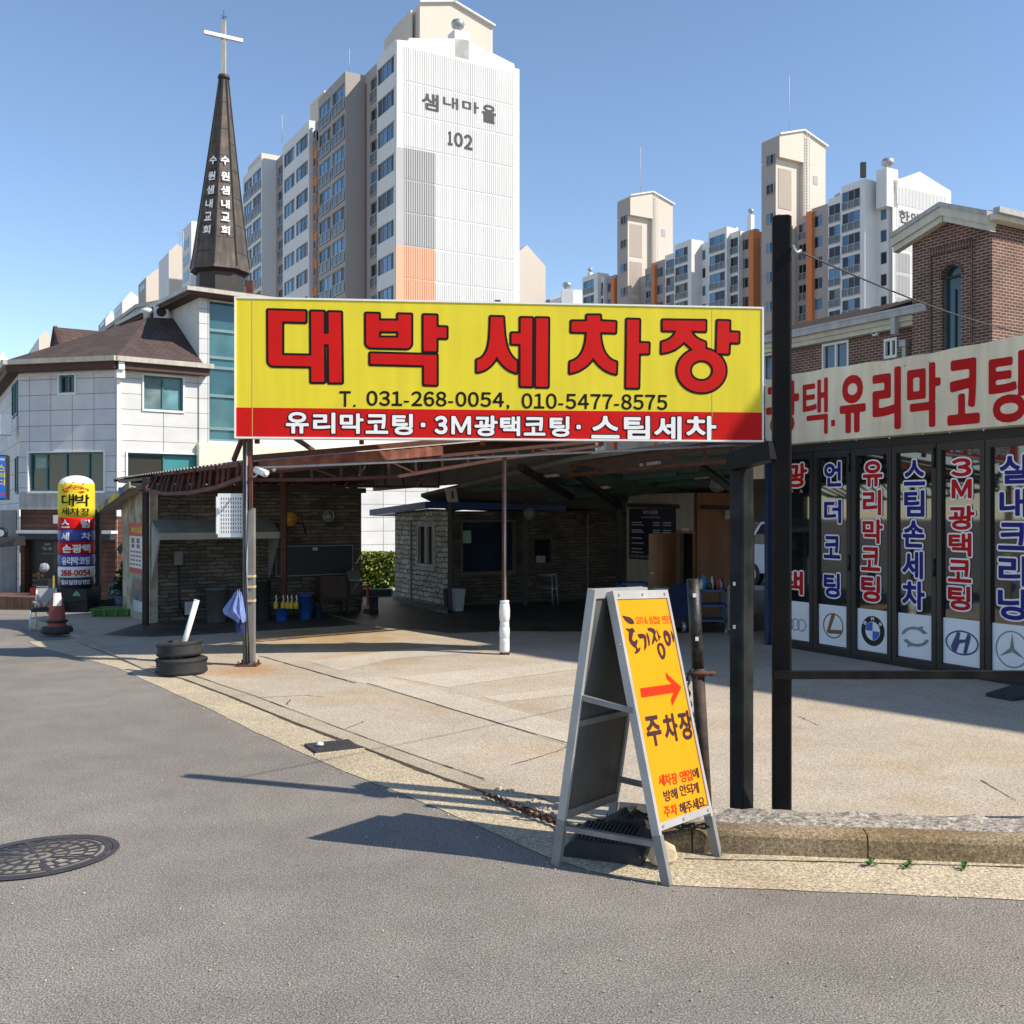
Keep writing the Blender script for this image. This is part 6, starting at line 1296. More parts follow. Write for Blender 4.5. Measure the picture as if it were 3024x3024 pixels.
# hedge, planter, chair and boots in the gap between hut and office
hg = [mat('hedge_yellow', (.26, .27, .02), .6, .3, 6), mat('hedge_lime', (.17, .22, .02), .6, .3, 6), mat('hedge_green', (.06, .11, .015), .6, .3, 6)]
a, b = P(1055, 1637, 27.4), P(1185, 1750, 27.4)
t = thing('hedge', 'yellow green clipped hedge behind the gap between hut and office', 'hedge', ((a.x+b.x)/2, 27.6, -.7))
mb = MB(mat=hg[0]); zt = a.z; leaves(mb, [(a.x, b.x, 27.3, 28.2, -.5, zt)]*2+[(a.x, b.x, 27.3, 28.2, zt-.12, zt+.05), (a.x, b.x, 27.2, 27.4, -.4, zt)], 5200, .095, hg, 9); mb.build('foliage', t)
mb = MB(mat=dg1); mb.box(a.x, b.x, 27.6, 27.9, -.7, zt-.12); mb.build('stems', t)
mb = MB(mat=mat('trough_grey', (.05, .055, .05), .8)); mb.bbox(a.x+.25, b.x+.1, 24.2, 24.6, .012, P(1130, 1741, 24.2).z, .02); mb.single('planter_trough', 'grey trough in front of the yellow green hedge', 'planter')
c = P(1069, 1790, 22.0); F = Frame((c.x-.08, 22.0, .012), .6); mb = MB(F, mat('chair_red', (.55, .03, .05), .4, .1))
for x in (-.15, .15):
    for y in (-.15, .15): mb.box(x-.02, x+.02, y-.02, y+.02, 0, .4)
mb.box(-.18, .18, -.18, .18, .38, .42); mb.box(-.18, .18, .16, .19, .42, .75); mb.single('red_chair', 'red plastic chair half hidden by the corner of the stone hut', 'chair')
for u, lab in ((1098, 'left rubber boot of the pair standing by the hut corner'), (1109, 'right rubber boot of the pair standing by the hut corner')):
    g = G(u, 1812); mb = MB(mat=black); mb.lathe((g.x, g.y, .012), [(.055, .0), (.055, .08), (.05, .12), (.055, .30), (.06, .31), (.05, .29), (0, .25)], 12); mb.bbox(g.x-.16 if u < 1100 else g.x-.13, g.x, g.y-.05, g.y+.05, .012, .09, .02); mb.single('rubber_boot', 'black '+lab, 'boot', 'rubber boots by the hut corner')
# van and purple shop beyond the bay
VF = Frame((8.0, 27.0, 0), R(-62)); vw = mat('van_white', (.70, .72, .74), .3, .03)
t = thing('white_van', 'white van parked beyond the bay, glimpsed between the black posts', 'van', VF)
def vprof(y, k=0): return [(-2.3, y, .35), (-2.32, y, .75), (-2.15, y, 1.0), (-1.75, y, 1.12), (-1.2, y+k, 1.75), (-.9, y+k, 1.86), (2.1, y+k, 1.9), (2.3, y+k, 1.75), (2.35, y, .9), (2.3, y, .35)]
mb = MB(VF, vw); mb.loft([vprof(-.85, .08), vprof(.85, -.08)]); mb.build('body', t)
mb = MB(VF, glassk)
for y in (-.86, .82): mb.hexa([(-1.55, y, 1.14), (-.5, y, 1.14), (-.5, y+.04, 1.14), (-1.55, y+.04, 1.14), (-1.15, y+(.08 if y < 0 else -.08), 1.68), (-.5, y+(.08 if y < 0 else -.08), 1.68), (-.5, y+.04, 1.68), (-1.15, y+.04, 1.68)])
mb.build('side_window', t); mb = MB(VF, glassk); mb.extr([(-1.74, -.72, 1.15), (-1.74, .72, 1.15), (-1.22, .66, 1.74), (-1.22, -.66, 1.74)], (-.025, 0, .015)); mb.build('windscreen', t)
mb = MB(VF, black); mb.box(-2.36, -2.2, -.8, .8, .3, .5); mb.build('bumper', t)
for x in (-1.5, 1.5):
    for y in (-.86, .70): mb = MB(VF, rubber); mb.cyl((x, y, .31), (x, y+.16, .31), .31, n=20); wh = mb.build('wheel', t); mb = MB(VF, galv); mb.cyl((x, y-.01, .31), (x, y+.17, .31), .18, n=16); mb.build('rim', wh)
for y in (-.62, .62): mb = MB(VF, galv); mb.cyl((-2.31, y, .78), (-2.335, y, .78), .10, n=14); mb.build('headlight', t)
pc = P(2262, 1515, 31); PF = Frame((pc.x-1.0, 31, 0), R(-30))
t = thing('purple_shop', 'pale shop front with a purple sign band glimpsed beyond the bay', 'shop', PF)
mb = MB(PF, mat('pale_pillar', (.42, .40, .40), .7)); mb.box(-2, 6, 0, 4, 0, P(2262, 1540, 31).z); mb.build('wall', t)
mb = MB(PF, mat('purple_sign', (.10, .03, .17), .5)); mb.box(-2.1, 6.1, -.15, 4.1, P(2262, 1540, 31).z, P(2262, 1490, 31).z); mb.build('sign_band', t)
mb = MB(PF, white); 
for k in range(12): mb.box(.4+.35*k, .55+.35*k, -.16, -.15, P(2262, 1532, 31).z, P(2262, 1500, 31).z)
mb.build('sign_marks', t)
# ------------------------------------------------------------------ corner church building with cafe below
C1 = Vector((-12.96, 33.5, 0)); GZ = -1.25
cdir = Vector((.97, -.245, 0)).normalized(); ldir = Vector((.8, .6, 0))
CFa = Frame(C1, math.atan2(cdir.y, cdir.x))     # chamfer face, local x runs to 0 at the corner
CFb = Frame(C1, math.atan2(ldir.y, ldir.x))     # sunlit face
cw = -CFa.px(57, 1300)[0]; C0 = CFa.pt(-cw, 0, 0)
CFc = Frame(C0, math.atan2(-.86, .51))
ze = CFa.px(342, 1080)[1]; zs = CFa.px(200, 1104)[1]
tile = brickmat('granite_tile', (.62, .62, .61), (.55, .555, .56), (.16, .16, .16), .80, .515, .012, offset=0, rough=.7, bump=.3, var=.10, shift=(.0, .06))
tileg = brickmat('granite_tile_plain', (.60, .60, .585), (.56, .56, .55), (.17, .17, .17), 1.24, .515, .012, offset=0, rough=.7, bump=.3, var=.10, shift=(.0, .06))
plasterw = mat('white_render', (.66, .65, .61), .8, .08, 2, streak=.08)
wood = brickmat('brown_siding', (.12, .048, .028), (.085, .034, .022), (.025, .012, .01), 6.0, .16, .012, rough=.75, bump=.7, var=.4)
woodl = brickmat('pale_siding', (.45, .20, .11), (.38, .17, .10), (.16, .07, .04), 3.0, .16, .014, rough=.8, bump=.7, var=.35)
brownp = mat('brown_eave', (.075, .03, .022), .7, .25, 4)
ch = thing('church_building', 'white tiled corner church building with brown shingle roof and a steeple', 'church', Frame((C1.x, C1.y, GZ), CFa.a if False else 0))
zg = CFa.px(200, 1502)[1]            # top of the cafe storey
# --- walls
ua = lambda q: (q[0], q[1], q[2], q[3])
a1 = CFa.rect(176, 1108, 222, 1160); a2 = CFa.rect(86, 1336, 308, 1450)
mb = MB(CFa, tile); mb.wall(-cw, 0, zg, zs, 0, [a1, a2], .18); mb.use(plasterw); mb.wall(-cw, 0, zs, ze, 0)
mb.box(-cw, 0, -.03, .0, zs-.03, zs+.04); mb.build('chamfer_wall', ch)
b1 = CFb.rect(424, 1111, 540, 1211); b2 = CFb.rect(376, 1340, 590, 1470)
bx1 = CFb.px(588, 1200)[0]; bx2 = CFb.px(616, 1200)[0]
mb = MB(CFb, tileg); mb.wall(0, bx1, zg, zs, 0, [b1, b2], .18); mb.use(plasterw); mb.wall(0, bx1, zs, ze, 0); mb.box(0, bx1, -.03, .0, zs-.03, zs+.04)
mb.build('sunlit_wall', ch)
c1 = CFc.rect(40, 1130, 52, 1210) if False else None
mb = MB(CFc, tile); L_c = 9.0; hz_ = [(-1.15, -.45, CFa.px(57, 1215)[1], zs-.15), (-2.3, -1.6, CFa.px(57, 1215)[1], zs-.15), (-1.1, -.35, CFa.px(57, 1452)[1], CFa.px(57, 1350)[1])]
mb.wall(-L_c, 0, GZ, ze, 0, hz_, .18); mb.build('street_wall', ch)
def cwin(F, q, mull, frm, gl, lab=None, y=.12, t=.05, trim=True):
    a, b, c, d = q
    mb = MB(F, white if trim else frm); k = .05
    mb.box(a-k, b+k, -.05, .02, c-k-.02, c); mb.box(a-k, b+k, -.05, .02, d, d+k); mb.box(a-k, a, -.05, .02, c, d); mb.box(b, b+k, -.05, .02, c, d)
    w_ = mb.build('window', ch)
    mb = MB(F, frm); mb.box(a, b, y-.06, y+.03, c, c+t); mb.box(a, b, y-.06, y+.03, d-t, d); mb.box(a, a+t, y-.06, y+.03, c+t, d-t); mb.box(b-t, b, y-.06, y+.03, c+t, d-t)
    for m in mull: x = a+(b-a)*m; mb.box(x-t/2, x+t/2, y-.05, y+.02, c+t, d-t)
    mb.build('frame', w_); mb = MB(F); ms = [0]+list(mull)+[1]
    for i, (m0, m1) in enumerate(zip(ms[:-1], ms[1:])): mb.use(gl[i % len(gl)]); mb.poly([(a+(b-a)*m0, y, c), (a+(b-a)*m1, y, c), (a+(b-a)*m1, y, d), (a+(b-a)*m0, y, d)])
    mb.build('pane', w_)
teal = mat('teal_frame', (.05, .16, .17), .5); gdk = mat('dim_green_glass', (.035, .055, .05), .1, .2, .8, spec=.6); gbr = mat('dim_brown_glass', (.045, .042, .036), .1, .2, .8, spec=.6); gte = mat('teal_blind', (.05, .24, .25), .3, .1, 1)
gcu = mat('curtain_glass', (.14, .20, .21), .25, .5, 2.5, spec=.5)
cwin(CFa, a1, [.5], teal, [glassk, gdk]); cwin(CFa, a2, [.22, .48, .78], teal, [gdk, gbr, gbr, gdk]); cwin(CFb, b1, [.5], teal, [gcu, mat('curtain_pane', (.13, .27, .30), .25, .4, 2)]); cwin(CFb, b2, [.5], teal, [gbr, gte])
for q in hz_: cwin(CFc, q, [.5], teal, [glassk, glassk], trim=False)
mb = MB(CFa, mat('paper_sheet', (.26, .36, .30), .6)); q = CFa.rect(107, 1352, 143, 1383, .10); mb.box(q[0], q[1], .09, .1, q[2], q[3]); mb.build('window_paper', ch)
# --- eaves, gutters and lower roof
o = .38
mb = MB(CFa, brownp); mb.box(-cw-.2, .2, -o, .3, ze-.12, ze+.22); mb.build('chamfer_eave', ch); mb = MB(CFb, brownp); mb.box(.0, bx2-.1, -o, .3, ze-.125, ze+.215); mb.build('sunlit_eave', ch); mb = MB(CFc, brownp); mb.box(-L_c, .15, -o, .3, ze-.13, ze+.21); mb.build('street_eave', ch)
gut = mat('eave_gutter', (.46, .43, .36), .5, .15, 3, streak=.15)
mb = MB(CFa, gut); mb.box(-cw-.3, .3, -o-.14, -o-.001, ze+.10, ze+.26); mb.build('chamfer_gutter', ch); mb = MB(CFb, gut); mb.box(-.1, bx2+.0, -o-.141, -o-.001, ze+.105, ze+.265); mb.build('sunlit_gutter', ch); mb = MB(CFc, gut); mb.box(-L_c, .35, -o-.142, -o-.001, ze+.098, ze+.258); mb.build('street_gutter', ch)
mb = MB(CFb, white); x, z = CFb.px(348, 1060, -o); mb.box(-.02, .16, -o-.05, -o+.1, ze-.16, ze+.1); mb.box(-.06, .2, -o+.05, -.05, ze-.42, ze-.16); mb.box(.0, .13, -.14, -.02, zg-.25, ze-.42); mb.build('downpipe', ch)
e0 = CFa.pt(-cw-.25, -o-.05, ze+.24); e1 = CFb.pt(-.1, -o-.05, ze+.24); e2 = CFb.pt(bx1, -o-.05, ze+.24)
pk = P(437, 938, 36.3); p2 = P(531, 944, 37.4); p0 = P(262, 990, 38.5); pb_ = CFb.pt(bx1-.05, 2.5, P(531, 944, 37.4).z)
mb = MB(mat=shing); mb.poly([e0, e1, pk, p0]); mb.poly([e1, e2, pb_, pk]); mb.poly([CFc.pt(-L_c, -o, ze+.24), e0, p0, CFc.pt(-L_c, 4.5, p0.z)]); mb.build('lower_roof', ch)
# little gablet
g0, g1, g2 = P(163, 966, 36.6), P(152, 1036, 36.4), P(180, 1022, 35.8); bk = P(300, 978, 39)
mb = MB(mat=brownp); mb.poly([g0, g1, g2]); mb.bar(g0, g2, .12, .1); mb.bar(g0, g1, .12, .1); mb.build('gablet', ch); mb = MB(mat=shing); mb.poly([g0, g2, P(300, 1030, 37.5), bk]); mb.poly([g1, g0, bk, P(290, 1000, 40)]); mb.build('gablet_roof', ch)
# --- tall block with the glazed stair
zt = P(600, 884, 35.4).z; x9 = 12.6; yb = 7.5
mb = MB(CFb, plasterw)
mb.wall(bx1-.02, x9, GZ, zt, .02, [(bx2, bx2+1.55, CFb.px(640, 1302)[1], zt-.05)], .2); mb.poly([(bx1-.02, yb, GZ), (bx1-.02, .02, GZ), (bx1-.02, .02, zt), (bx1-.02, yb, zt)]); mb.poly([(bx1-.02, yb, GZ), (x9, yb, GZ), (x9, yb, zt), (bx1-.02, yb, zt)]); mb.poly([(x9, .02, GZ), (x9, yb, GZ), (x9, yb, zt), (x9, .02, zt)])
mb.build('tall_block', ch)
mb = MB(CFb, tileg); mb.box(bx1-.02, bx2, -.06, .02, zg, zt); mb.build('corner_pilaster', ch)
zl_ = CFb.px(640, 1302)[1]; mb = MB(CFb, glasst); hs = [zl_, CFb.px(640, 1265)[1], CFb.px(640, 1168)[1], CFb.px(640, 1085)[1], CFb.px(640, 1055)[1], CFb.px(640, 975)[1], zt-.05]
glt = [glasst, mat('stair_glass', (.06, .16, .17), .08, .3, 1.2, spec=.7), mat('stair_glass_dark', (.03, .10, .12), .06, .3, 1, spec=.7)]
for i in range(len(hs)-1): mb.use(glt[i % 3]); mb.poly([(bx2, .12, hs[i]), (bx2+1.55, .12, hs[i]), (bx2+1.55, .12, hs[i+1]), (bx2, .12, hs[i+1])])
st = mb.build('stair_glazing', ch); mb = MB(CFb, mat('stair_frame', (.14, .25, .25), .5))
for z in hs[1:-1]: mb.box(bx2, bx2+1.55, .05, .14, z-.05, z+.05)
for x in (bx2, bx2+1.5): mb.box(x, x+.05, .05, .14, zl_, zt-.05)
mb.box(bx2+.05, bx2+1.5, .05, .14, zl_, zl_+.07); mb.build('mullions', st)
mb = MB(CFb, mat('cream_panel', (.70, .66, .52), .6, .05)); mb.bbox(bx1-.1, bx2+6.8, -.22, .0, CFb.px(640, 1385)[1], CFb.px(640, 1306)[1]-.06, .03); mb.build('cream_fascia', ch)
mb = MB(CFb, tile); mb.box(bx2+2.2, x9-.02, -.04, .0, GZ, zl_-.1); mb.build('rear_tiling', ch)
mb = MB(CFb, brownp); mb.box(bx1-.5, x9+.3, -.5, yb+.3, zt, zt+.18); mb.build('top_eave', ch); mb = MB(CFb, gut); mb.box(bx1-.62, x9+.4, -.62, -.5, zt+.10, zt+.24); mb.box(bx1-.62, bx1-.5, -.5, yb+.3, zt+.10, zt+.24); mb.build('top_gutter', ch)
mb = MB(CFb, brownp); mb.box(bx1-.48, x9+.28, -.48, yb+.28, zt+.181, zt+.30); mb.build('top_roof', ch)
# rear wing with its own sloping roof behind the hip
q0, q1, q2 = P(190, 1000, 42), P(404, 904, 40.5), P(580, 872, 38.6)
mb = MB(mat=shing); mb.poly([P(295, 988, 41.5), q1+Vector((0, 0, -.1)), q2+Vector((0, 0, -.1)), q2+Vector((0, 3, .4)), q1+Vector((0, 4, .6))]); mb.build('rear_roof', ch)
mb = MB(mat=gut); mb.bar(P(296, 984, 41.5), q1, .12, .14); mb.bar(q1, q2, .12, .14); mb.build('rear_gutter', ch)
mb = MB(mat=mat('grimy_render', (.40, .38, .33), .85, .25, 2, streak=.3)); mb.poly([P(290, 1050, 41.6), P(500, 1050, 38.5), P(500, 885, 38.9), P(404, 910, 40.4), P(295, 990, 41.6)]); mb.poly([P(495, 1060, 38.3), CFb.pt(bx1, .5, 5), CFb.pt(bx1, .5, zt), P(495, 880, 38.5)]); mb.build('rear_wall', ch)
mb = MB(mat=whitep); c = P(476, 924, 37.2); F = Frame(c, R(20)); mb.F = F; mb.bbox(-.26, .26, -.16, .16, -.24, .24, .02); ac = mb.build('roof_air_conditioner', ch); mb = MB(F, black); mb.cyl((0, -.165, 0), (0, -.17, 0), .17, n=20); mb.build('fan_grille', ac)
mb = MB(mat=whitep); mb.lathe(P(434, 938, 36.6), [(.12, -.2), (.12, .15), (.2, .18), (.2, .3), (.08, .34), (0, .34)], 14); mb.build('roof_vent', ch)
mb = MB(CFc, whitep); x, z = CFc.px(14, 1245, -.5); mb.bbox(-1.0, -.25, -.55, -.2, z-.35, z+.35, .02); ac = mb.build('wall_air_conditioner', ch); mb = MB(CFc, black); mb.cyl((-.75, -.555, z), (-.75, -.56, z), .22, n=18); mb.build('fan_grille', ac)
# --- steeple
coppr = mat('aged_copper', (.085, .068, .054), .6, .3, 2.2, .2, 8, metal=.2, streak=.4, c2=(.12, .088, .065)); coprd = mat('aged_copper_dark', (.045, .04, .035), .6, .3, 2, metal=.2)
SY = 39.5; sc_ = P(650, 800, SY); sc_.z = 0; Rb = 87/3024*SY; zb = P(650, 806, SY).z; za = P(660, 226, SY).z; zd = P(650, 900, SY).z
ax_ = P(661, 226, SY); rt = 12/3024*SY
spn = 8; ph = R(-90+22.5+27)
def oct_(c, r, z): return [Vector((c.x+r*math.cos(ph+k*math.pi/4), c.y+r*math.sin(ph+k*math.pi/4), z)) for k in range(8)]
mb = MB(mat=coppr); rings = [oct_(sc_, Rb, zb), oct_(sc_, Rb*.985, zb+.12)]
for i in range(1, 15): k = i/14; c = sc_.lerp(Vector((ax_.x, ax_.y, 0)), k); rings.append(oct_(c, Rb*.97*(1-k)**1.04+rt*k, zb+.12+(za-zb-.12)*k))
mb.loft(rings); sp = mb.build('steeple_spire', ch)
mb = MB(mat=coprd)
for k in range(8):
    for p, q in zip(rings[1:-1], rings[2:]): mb.bar(p[k], q[k], .055, .05)
for i in range(2, 14, 1):
    for k in range(8):
        if (i+k) % 2 == 0: mb.bar(rings[i][k], rings[i][(k+1) % 8], .022, .022)
mb.build('standing_seams', sp)
mb = MB(mat=coprd); mb.loft([oct_(sc_, Rb*.80, zt+.2), oct_(sc_, Rb*.80, zb-.02)]); mb.loft([oct_(sc_, Rb*.86, zb-.1), oct_(sc_, Rb*1.0, zb)]); mb.build('steeple_drum', ch)
def face_text(k, s, ms):   # letters stacked down one face of the spire
    mb = MB()
    for j, (chh, f0) in enumerate(zip(s, ms)):
        zc = zb+(za-zb)*f0; i = min(13, max(1, int((zc-zb-.12)/(za-zb-.12)*14)+1)); t_ = (zc-rings[i][0].z)/(rings[i+1][0].z-rings[i][0].z) if i < 15 else 0
        a = rings[i][k].lerp(rings[i+1][k], t_); b = rings[i][(k+1) % 8].lerp(rings[i+1][(k+1) % 8], t_); m = (a+b)/2; X = (b-a).normalized(); up = (rings[i+1][k]+rings[i+1][(k+1) % 8]-rings[i][k]-rings[i][(k+1) % 8]).normalized(); n = X.cross(up).normalized()
        fn = lambda x, z, y, m=m, X=X, up=up, n=n: m+X*x+up*z-n*(y)*(-1 if n.dot(Vector((0, -1, 0))) > 0 else 1)*-1*-1
        fn = lambda x, z, y, m=m, X=X, up=up, n=(n if n.y < 0 else -n): m+X*x+up*z+n*(.05-y)
        put(mb, fn, chh, -.16, .16, -.17, .17, inkw, -.01, .03, None, 22)
    mb.build('lettering', sp)
kk = [k for k in range(8)]
def facing(k): m = (rings[3][k]+rings[3][(k+1) % 8])/2-rings[3][0].lerp(rings[3][4], .5); return m.xy.normalized().dot(sc_.xy.normalized())
order = sorted(kk, key=facing); KF_ = order[0]
ms = [((806-v)/(806-226)) for v in (487, 535, 577, 619, 657, 697)]
face_text(KF_, '수원샘내교회', ms); face_text(order[1] if ((rings[3][order[1]]+rings[3][(order[1]+1) % 8])/2).x < sc_.x else order[2], '수원샘내교회', ms)
mb = MB(mat=mat('pale_concrete_cross', (.46, .42, .34), .7, .15, 3, streak=.2)); zc0, zc1 = za, P(661, 62, SY).z; cxp = ax_.x
mb.box(cxp-.075, cxp+.075, SY-.075, SY+.075, zc0-.05, zc1); cr = mb.build('cross_upright', sp)
mb = MB(mat=white); c = P(661, 110, SY); d = Vector((.866, .5, 0))*.74; mb.bar(c-d+Vector((0, -.05, 0)), c+d+Vector((0, -.05, 0)), .13, .13); mb.build('cross_arm', sp)
mb = MB(mat=black); mb.cyl((cxp, SY, zc1), (cxp, SY, P(661, 30, SY).z), .012, n=6); mb.bar((cxp-.12, SY, zc1+.1), (cxp+.12, SY, zc1+.18), .015); mb.bar((cxp-.1, SY, zc1+.22), (cxp+.1, SY, zc1+.1), .015); mb.build('lightning_rod', sp)
mb = MB(mat=coprd); mb.lathe((cxp, SY, za-.12), [(.2, 0), (.24, .05), (.2, .16), (.1, .2), (0, .2)], 12); mb.build('spire_cap', sp)
mb = MB(mat=rust); p = P(736, 850, 37); mb.box(p.x-.12, p.x+.12, 37, 37.2, zt+.3, P(736, 828, 37).z); mb.build('rusty_stack', ch)
# --- cafe storey
zf = zg-.02; dq = CFa.rect(84, 1592, 186, 1768, .25)
x0c = -cw-1.2; x1c = CFa.px(340, 1600)[0]
mb = MB(CFa, wood); mb.wall(-cw, x1c, GZ, zf, .06, [(dq[0], dq[1], GZ+.25, dq[3])], .25); mb.build('cafe_front', ch)
mb = MB(CFa, woodl); mb.box(x1c, .0, .05, .2, GZ, zf); mb.build('cafe_pale_boards', ch)
mb = MB(CFb, wood); mb.box(.0, bx2+2, .06, .3, GZ, zg+.0); mb.build('cafe_side', ch)
mb = MB(CFa, mat('ledge_stone_band', (.40, .39, .37), .8, .15, 3, streak=.25)); mb.box(-cw, 0, -.05, .06, zg-.03, zg+.0); mb.box(-cw, 0, -.015, -.001, zg, CFa.px(200, 1452)[1]); mb.build('cafe_cornice', ch)
mb = MB(CFa, mat('cafe_interior', (.018, .012, .010), .5)); mb.poly([(dq[0], .30, GZ), (dq[1], .30, GZ), (dq[1], .30, dq[3]), (dq[0], .30, dq[3])]); do = mb.build('cafe_doorway', ch)
mb = MB(); fn = lambda x, z, y: CFa.pt(x, .28+y, z); q = CFa.rect(130, 1604, 150, 1611, .28); line(mb, fn, 'CAFE', q[0], q[1], q[2], q[3], dim, -.003, .03, None, 16); q = CFa.rect(126, 1615, 154, 1624, .28); line(mb, fn, 'flat. 101', q[0], q[1], q[2], q[3], dim, -.003, .03, None, 16)
mb.use(mat('dim_strip', (.12, .12, .12), .6)); q = CFa.rect(122, 1633, 158, 1637, .28); mb.F = CFa; mb.box(q[0], q[1], .272, .276, q[2], q[3]); mb.build('door_lettering', do)
for (u0, v0, u1, v1, m, y0, nm) in ((158, 1600, 176, 1690, gdk, .27, 'side_glass'),):
    q = CFa.rect(u0, v0, u1, v1, y0); mb = MB(CFa, m); mb.box(q[0], q[1], y0-.01, y0, q[2], q[3]); mb.build(nm, do)
q = CFa.rect(47, 1567, 328, 1592, -.3); aw_m = mat('awning_white', (.62, .62, .60), .6)
mb = MB(CFa, aw_m); mb.box(q[0], q[1], -.30, .06, q[3]-.10, q[3]); aw = mb.build('awning', ch)
mb = MB(CFa, mat('awning_dark', (.03, .035, .04), .7)); mb.box(q[0]+.05, q[1]-.05, -.28, .05, q[2]-.02, q[3]-.101); mb.build('awning_valance', aw)
# things before the cafe
DZ = CFa.px(50, 1763, -1.6)[1]; DB = CFa.px(50, 1797, -1.6)[1]
mb = MB(CFa, brickmat('deck_boards', (.17, .085, .05), (.13, .065, .04), (.03, .015, .01), .28, 3.0, .012, offset=0, var=.35)); mb.box(-cw-3, -cw*.30, -1.6, -.02, DB-.3, DZ); mb.single('cafe_deck', 'low brown timber deck in front of the cafe', 'deck')
mb = MB(CFa, white); q = CFa.rect(158, 1521, 184, 1546, -.7); mb.box(q[0], q[1]+.2, -.72, -.66, q[2], q[3]); mb.use(inkb)
fn = lambda x, z, y: CFa.pt(x, -.72+y, z); line(mb, fn, 'fla', q[0]+.06, q[0]+.30, q[2]+.06, q[3]-.06, inkb, -.003, .01, None, 18); mb.use(black); mb.F = CFa; mb.box(q[0]+.25, q[0]+.29, -.67, .06, (q[2]+q[3])/2-.02, (q[2]+q[3])/2+.02); mb.single('hanging_sign', 'small white hanging sign by the cafe, half hidden by the balloon sign', 'sign')
q = CFa.rect(96, 1690, 122, 1760, -.5)
mb = MB(CFa, mat('sign_wood', (.10, .055, .03), .8)); 
for k in range(4): z = q[2]+(q[3]-q[2])*(.2+.2*k); mb.box(q[0], q[1]+.04*(k % 2), -.5, -.46, z, z+.09)
mb.box((q[0]+q[1])/2-.02, (q[0]+q[1])/2+.02, -.46, -.42, DZ, q[3]); mb.single('plank_signpost', 'small wooden signpost of stacked planks by the cafe door', 'signpost')
q = CFa.rect(100, 1735, 117, 1768, -.6); mb = MB(CFa, mat('box_red', (.55, .02, .02), .5)); mb.bbox(q[0], q[1], -.8, -.55, DZ, q[3], .02); mb.single('red_box', 'bright red box by the cafe door', 'box')
q = CFa.rect(122, 1690, 160, 1768, -.7); mb = MB(CFa, black); mb.bbox(q[0], q[1], -.95, -.6, DZ, q[2]+(q[3]-q[2])*.75, .02); mb.use(mat('display_pale', (.4, .42, .42), .4)); mb.box(q[0]+.03, q[1]-.03, -.97, -.955, q[2]+(q[3]-q[2])*.45, q[2]+(q[3]-q[2])*.5); mb.box(q[0]+.03, q[1]-.03, -.97, -.955, q[2]+(q[3]-q[2])*.15, q[2]+(q[3]-q[2])*.19); mb.single('display_stand', 'black display stand with pale shelves before the cafe door', 'display stand')
q = CFa.rect(122, 1655, 152, 1688, -.65); rock(CFa.pt((q[0]+q[1])/2, -.75, q[2]+(q[3]-q[2])*0-.02), .17, (1, .7, .9), mat('plush_grey', (.30, .32, .35), .9, .4, 12), 8, 'soft_bundle', 'grey white soft bundle on top of the black display stand', 'bundle')
q = CFa.rect(155, 1700, 160, 1780, -1.2); mb = MB(CFa, mat('broom_yellow', (.40, .36, .03), .6)); mb.bar(((q[0]+q[1])/2, -1.2, DZ), (q[0], -1.15, q[3]), .035); mb.single('yellow_broom', 'yellow broom handle leaning behind the traffic cone', 'broom')
# pale wall signs on the paler boards
mb = MB(CFa, black); f = lambda u, v: (CFa.px(u, v, .03)[0], .03, CFa.px(u, v, .03)[1])
mb.extr([f(*p) for p in ((344, 1622), (352, 1612), (360, 1604), (362, 1618), (366, 1622), (361, 1627), (356, 1640), (349, 1630))], (0, .015, 0)); mb.extr([f(*p) for p in ((357, 1665), (381, 1600), (392, 1600), (392, 1662))], (0, .015, 0)); mb.single('painted_emblem', 'black cut shapes on the pale cafe boards beside the price poster', 'wall emblem')
q = P(9, 1408, 30); F = Frame((P(-30, 1400, 30).x, 30, 0), R(5)); z0, z1 = P(9, 1476, 30).z, P(9, 1343, 30).z; x1 = P(18, 1400, 30).x-F.o.x if hasattr(F, 'o') else P(18, 1400, 30).x-P(-30, 1400, 30).x
t = thing('blue_shop_sign', 'blue upright shop sign box at the left edge of the photo', 'sign', Frame((P(-6, 1476, 30).x, 30, z0), 0))
mb = MB(F, black); mb.bbox(0, x1, -.02, .25, z0, z1, .03); mb.build('case', t); mb = MB(F, mat('sign_blue', (.02, .13, .55), .4)); mb.box(.03, x1-.03, -.03, -.021, z0+.04, z1-.04); mb.build('face', t)
mb = MB(); fn = lambda x, z, y: F.pt(x, -.03+y, z); xm = x1-.04
for s, v0, v1, m in (('너남', 1352, 1360, inkw), ('스', 1372, 1390, yel), ('터', 1395, 1412, yel), ('디', 1416, 1434, yel), ('048', 1456, 1464, ared)): line(mb, fn, s, xm-.19, xm, P(9, v1, 30).z, P(9, v0, 30).z, m, -.003, .03, None, 20)
mb.build('lettering', t)
mb = MB(mat=mat('round_navy', (.01, .012, .04), .5)); c = P(2, 1574, 30); mb.cyl(c, c+Vector((0, .12, 0)), .17, n=24); mb.use(dim); mb.cyl(c+Vector((0, -.004, 0)), c, .10, n=16); mb.single('round_sign', 'small round navy sign low at the left edge of the photo', 'sign')
mb = MB(mat=black); a = P(0, 1590, 29.5); mb.hexa([a+Vector((-.3, 0, -.28)), a+Vector((.36, 0, -.22)), a+Vector((.36, .8, -.22)), a+Vector((-.3, .8, -.28)), a+Vector((-.3, .1, .0)), a+Vector((.33, .3, .0)), a+Vector((.33, .8, .05)), a+Vector((-.3, .8, .05))]); mb.single('dark_awning', 'small dark awning at the left edge beside the cafe', 'awning')
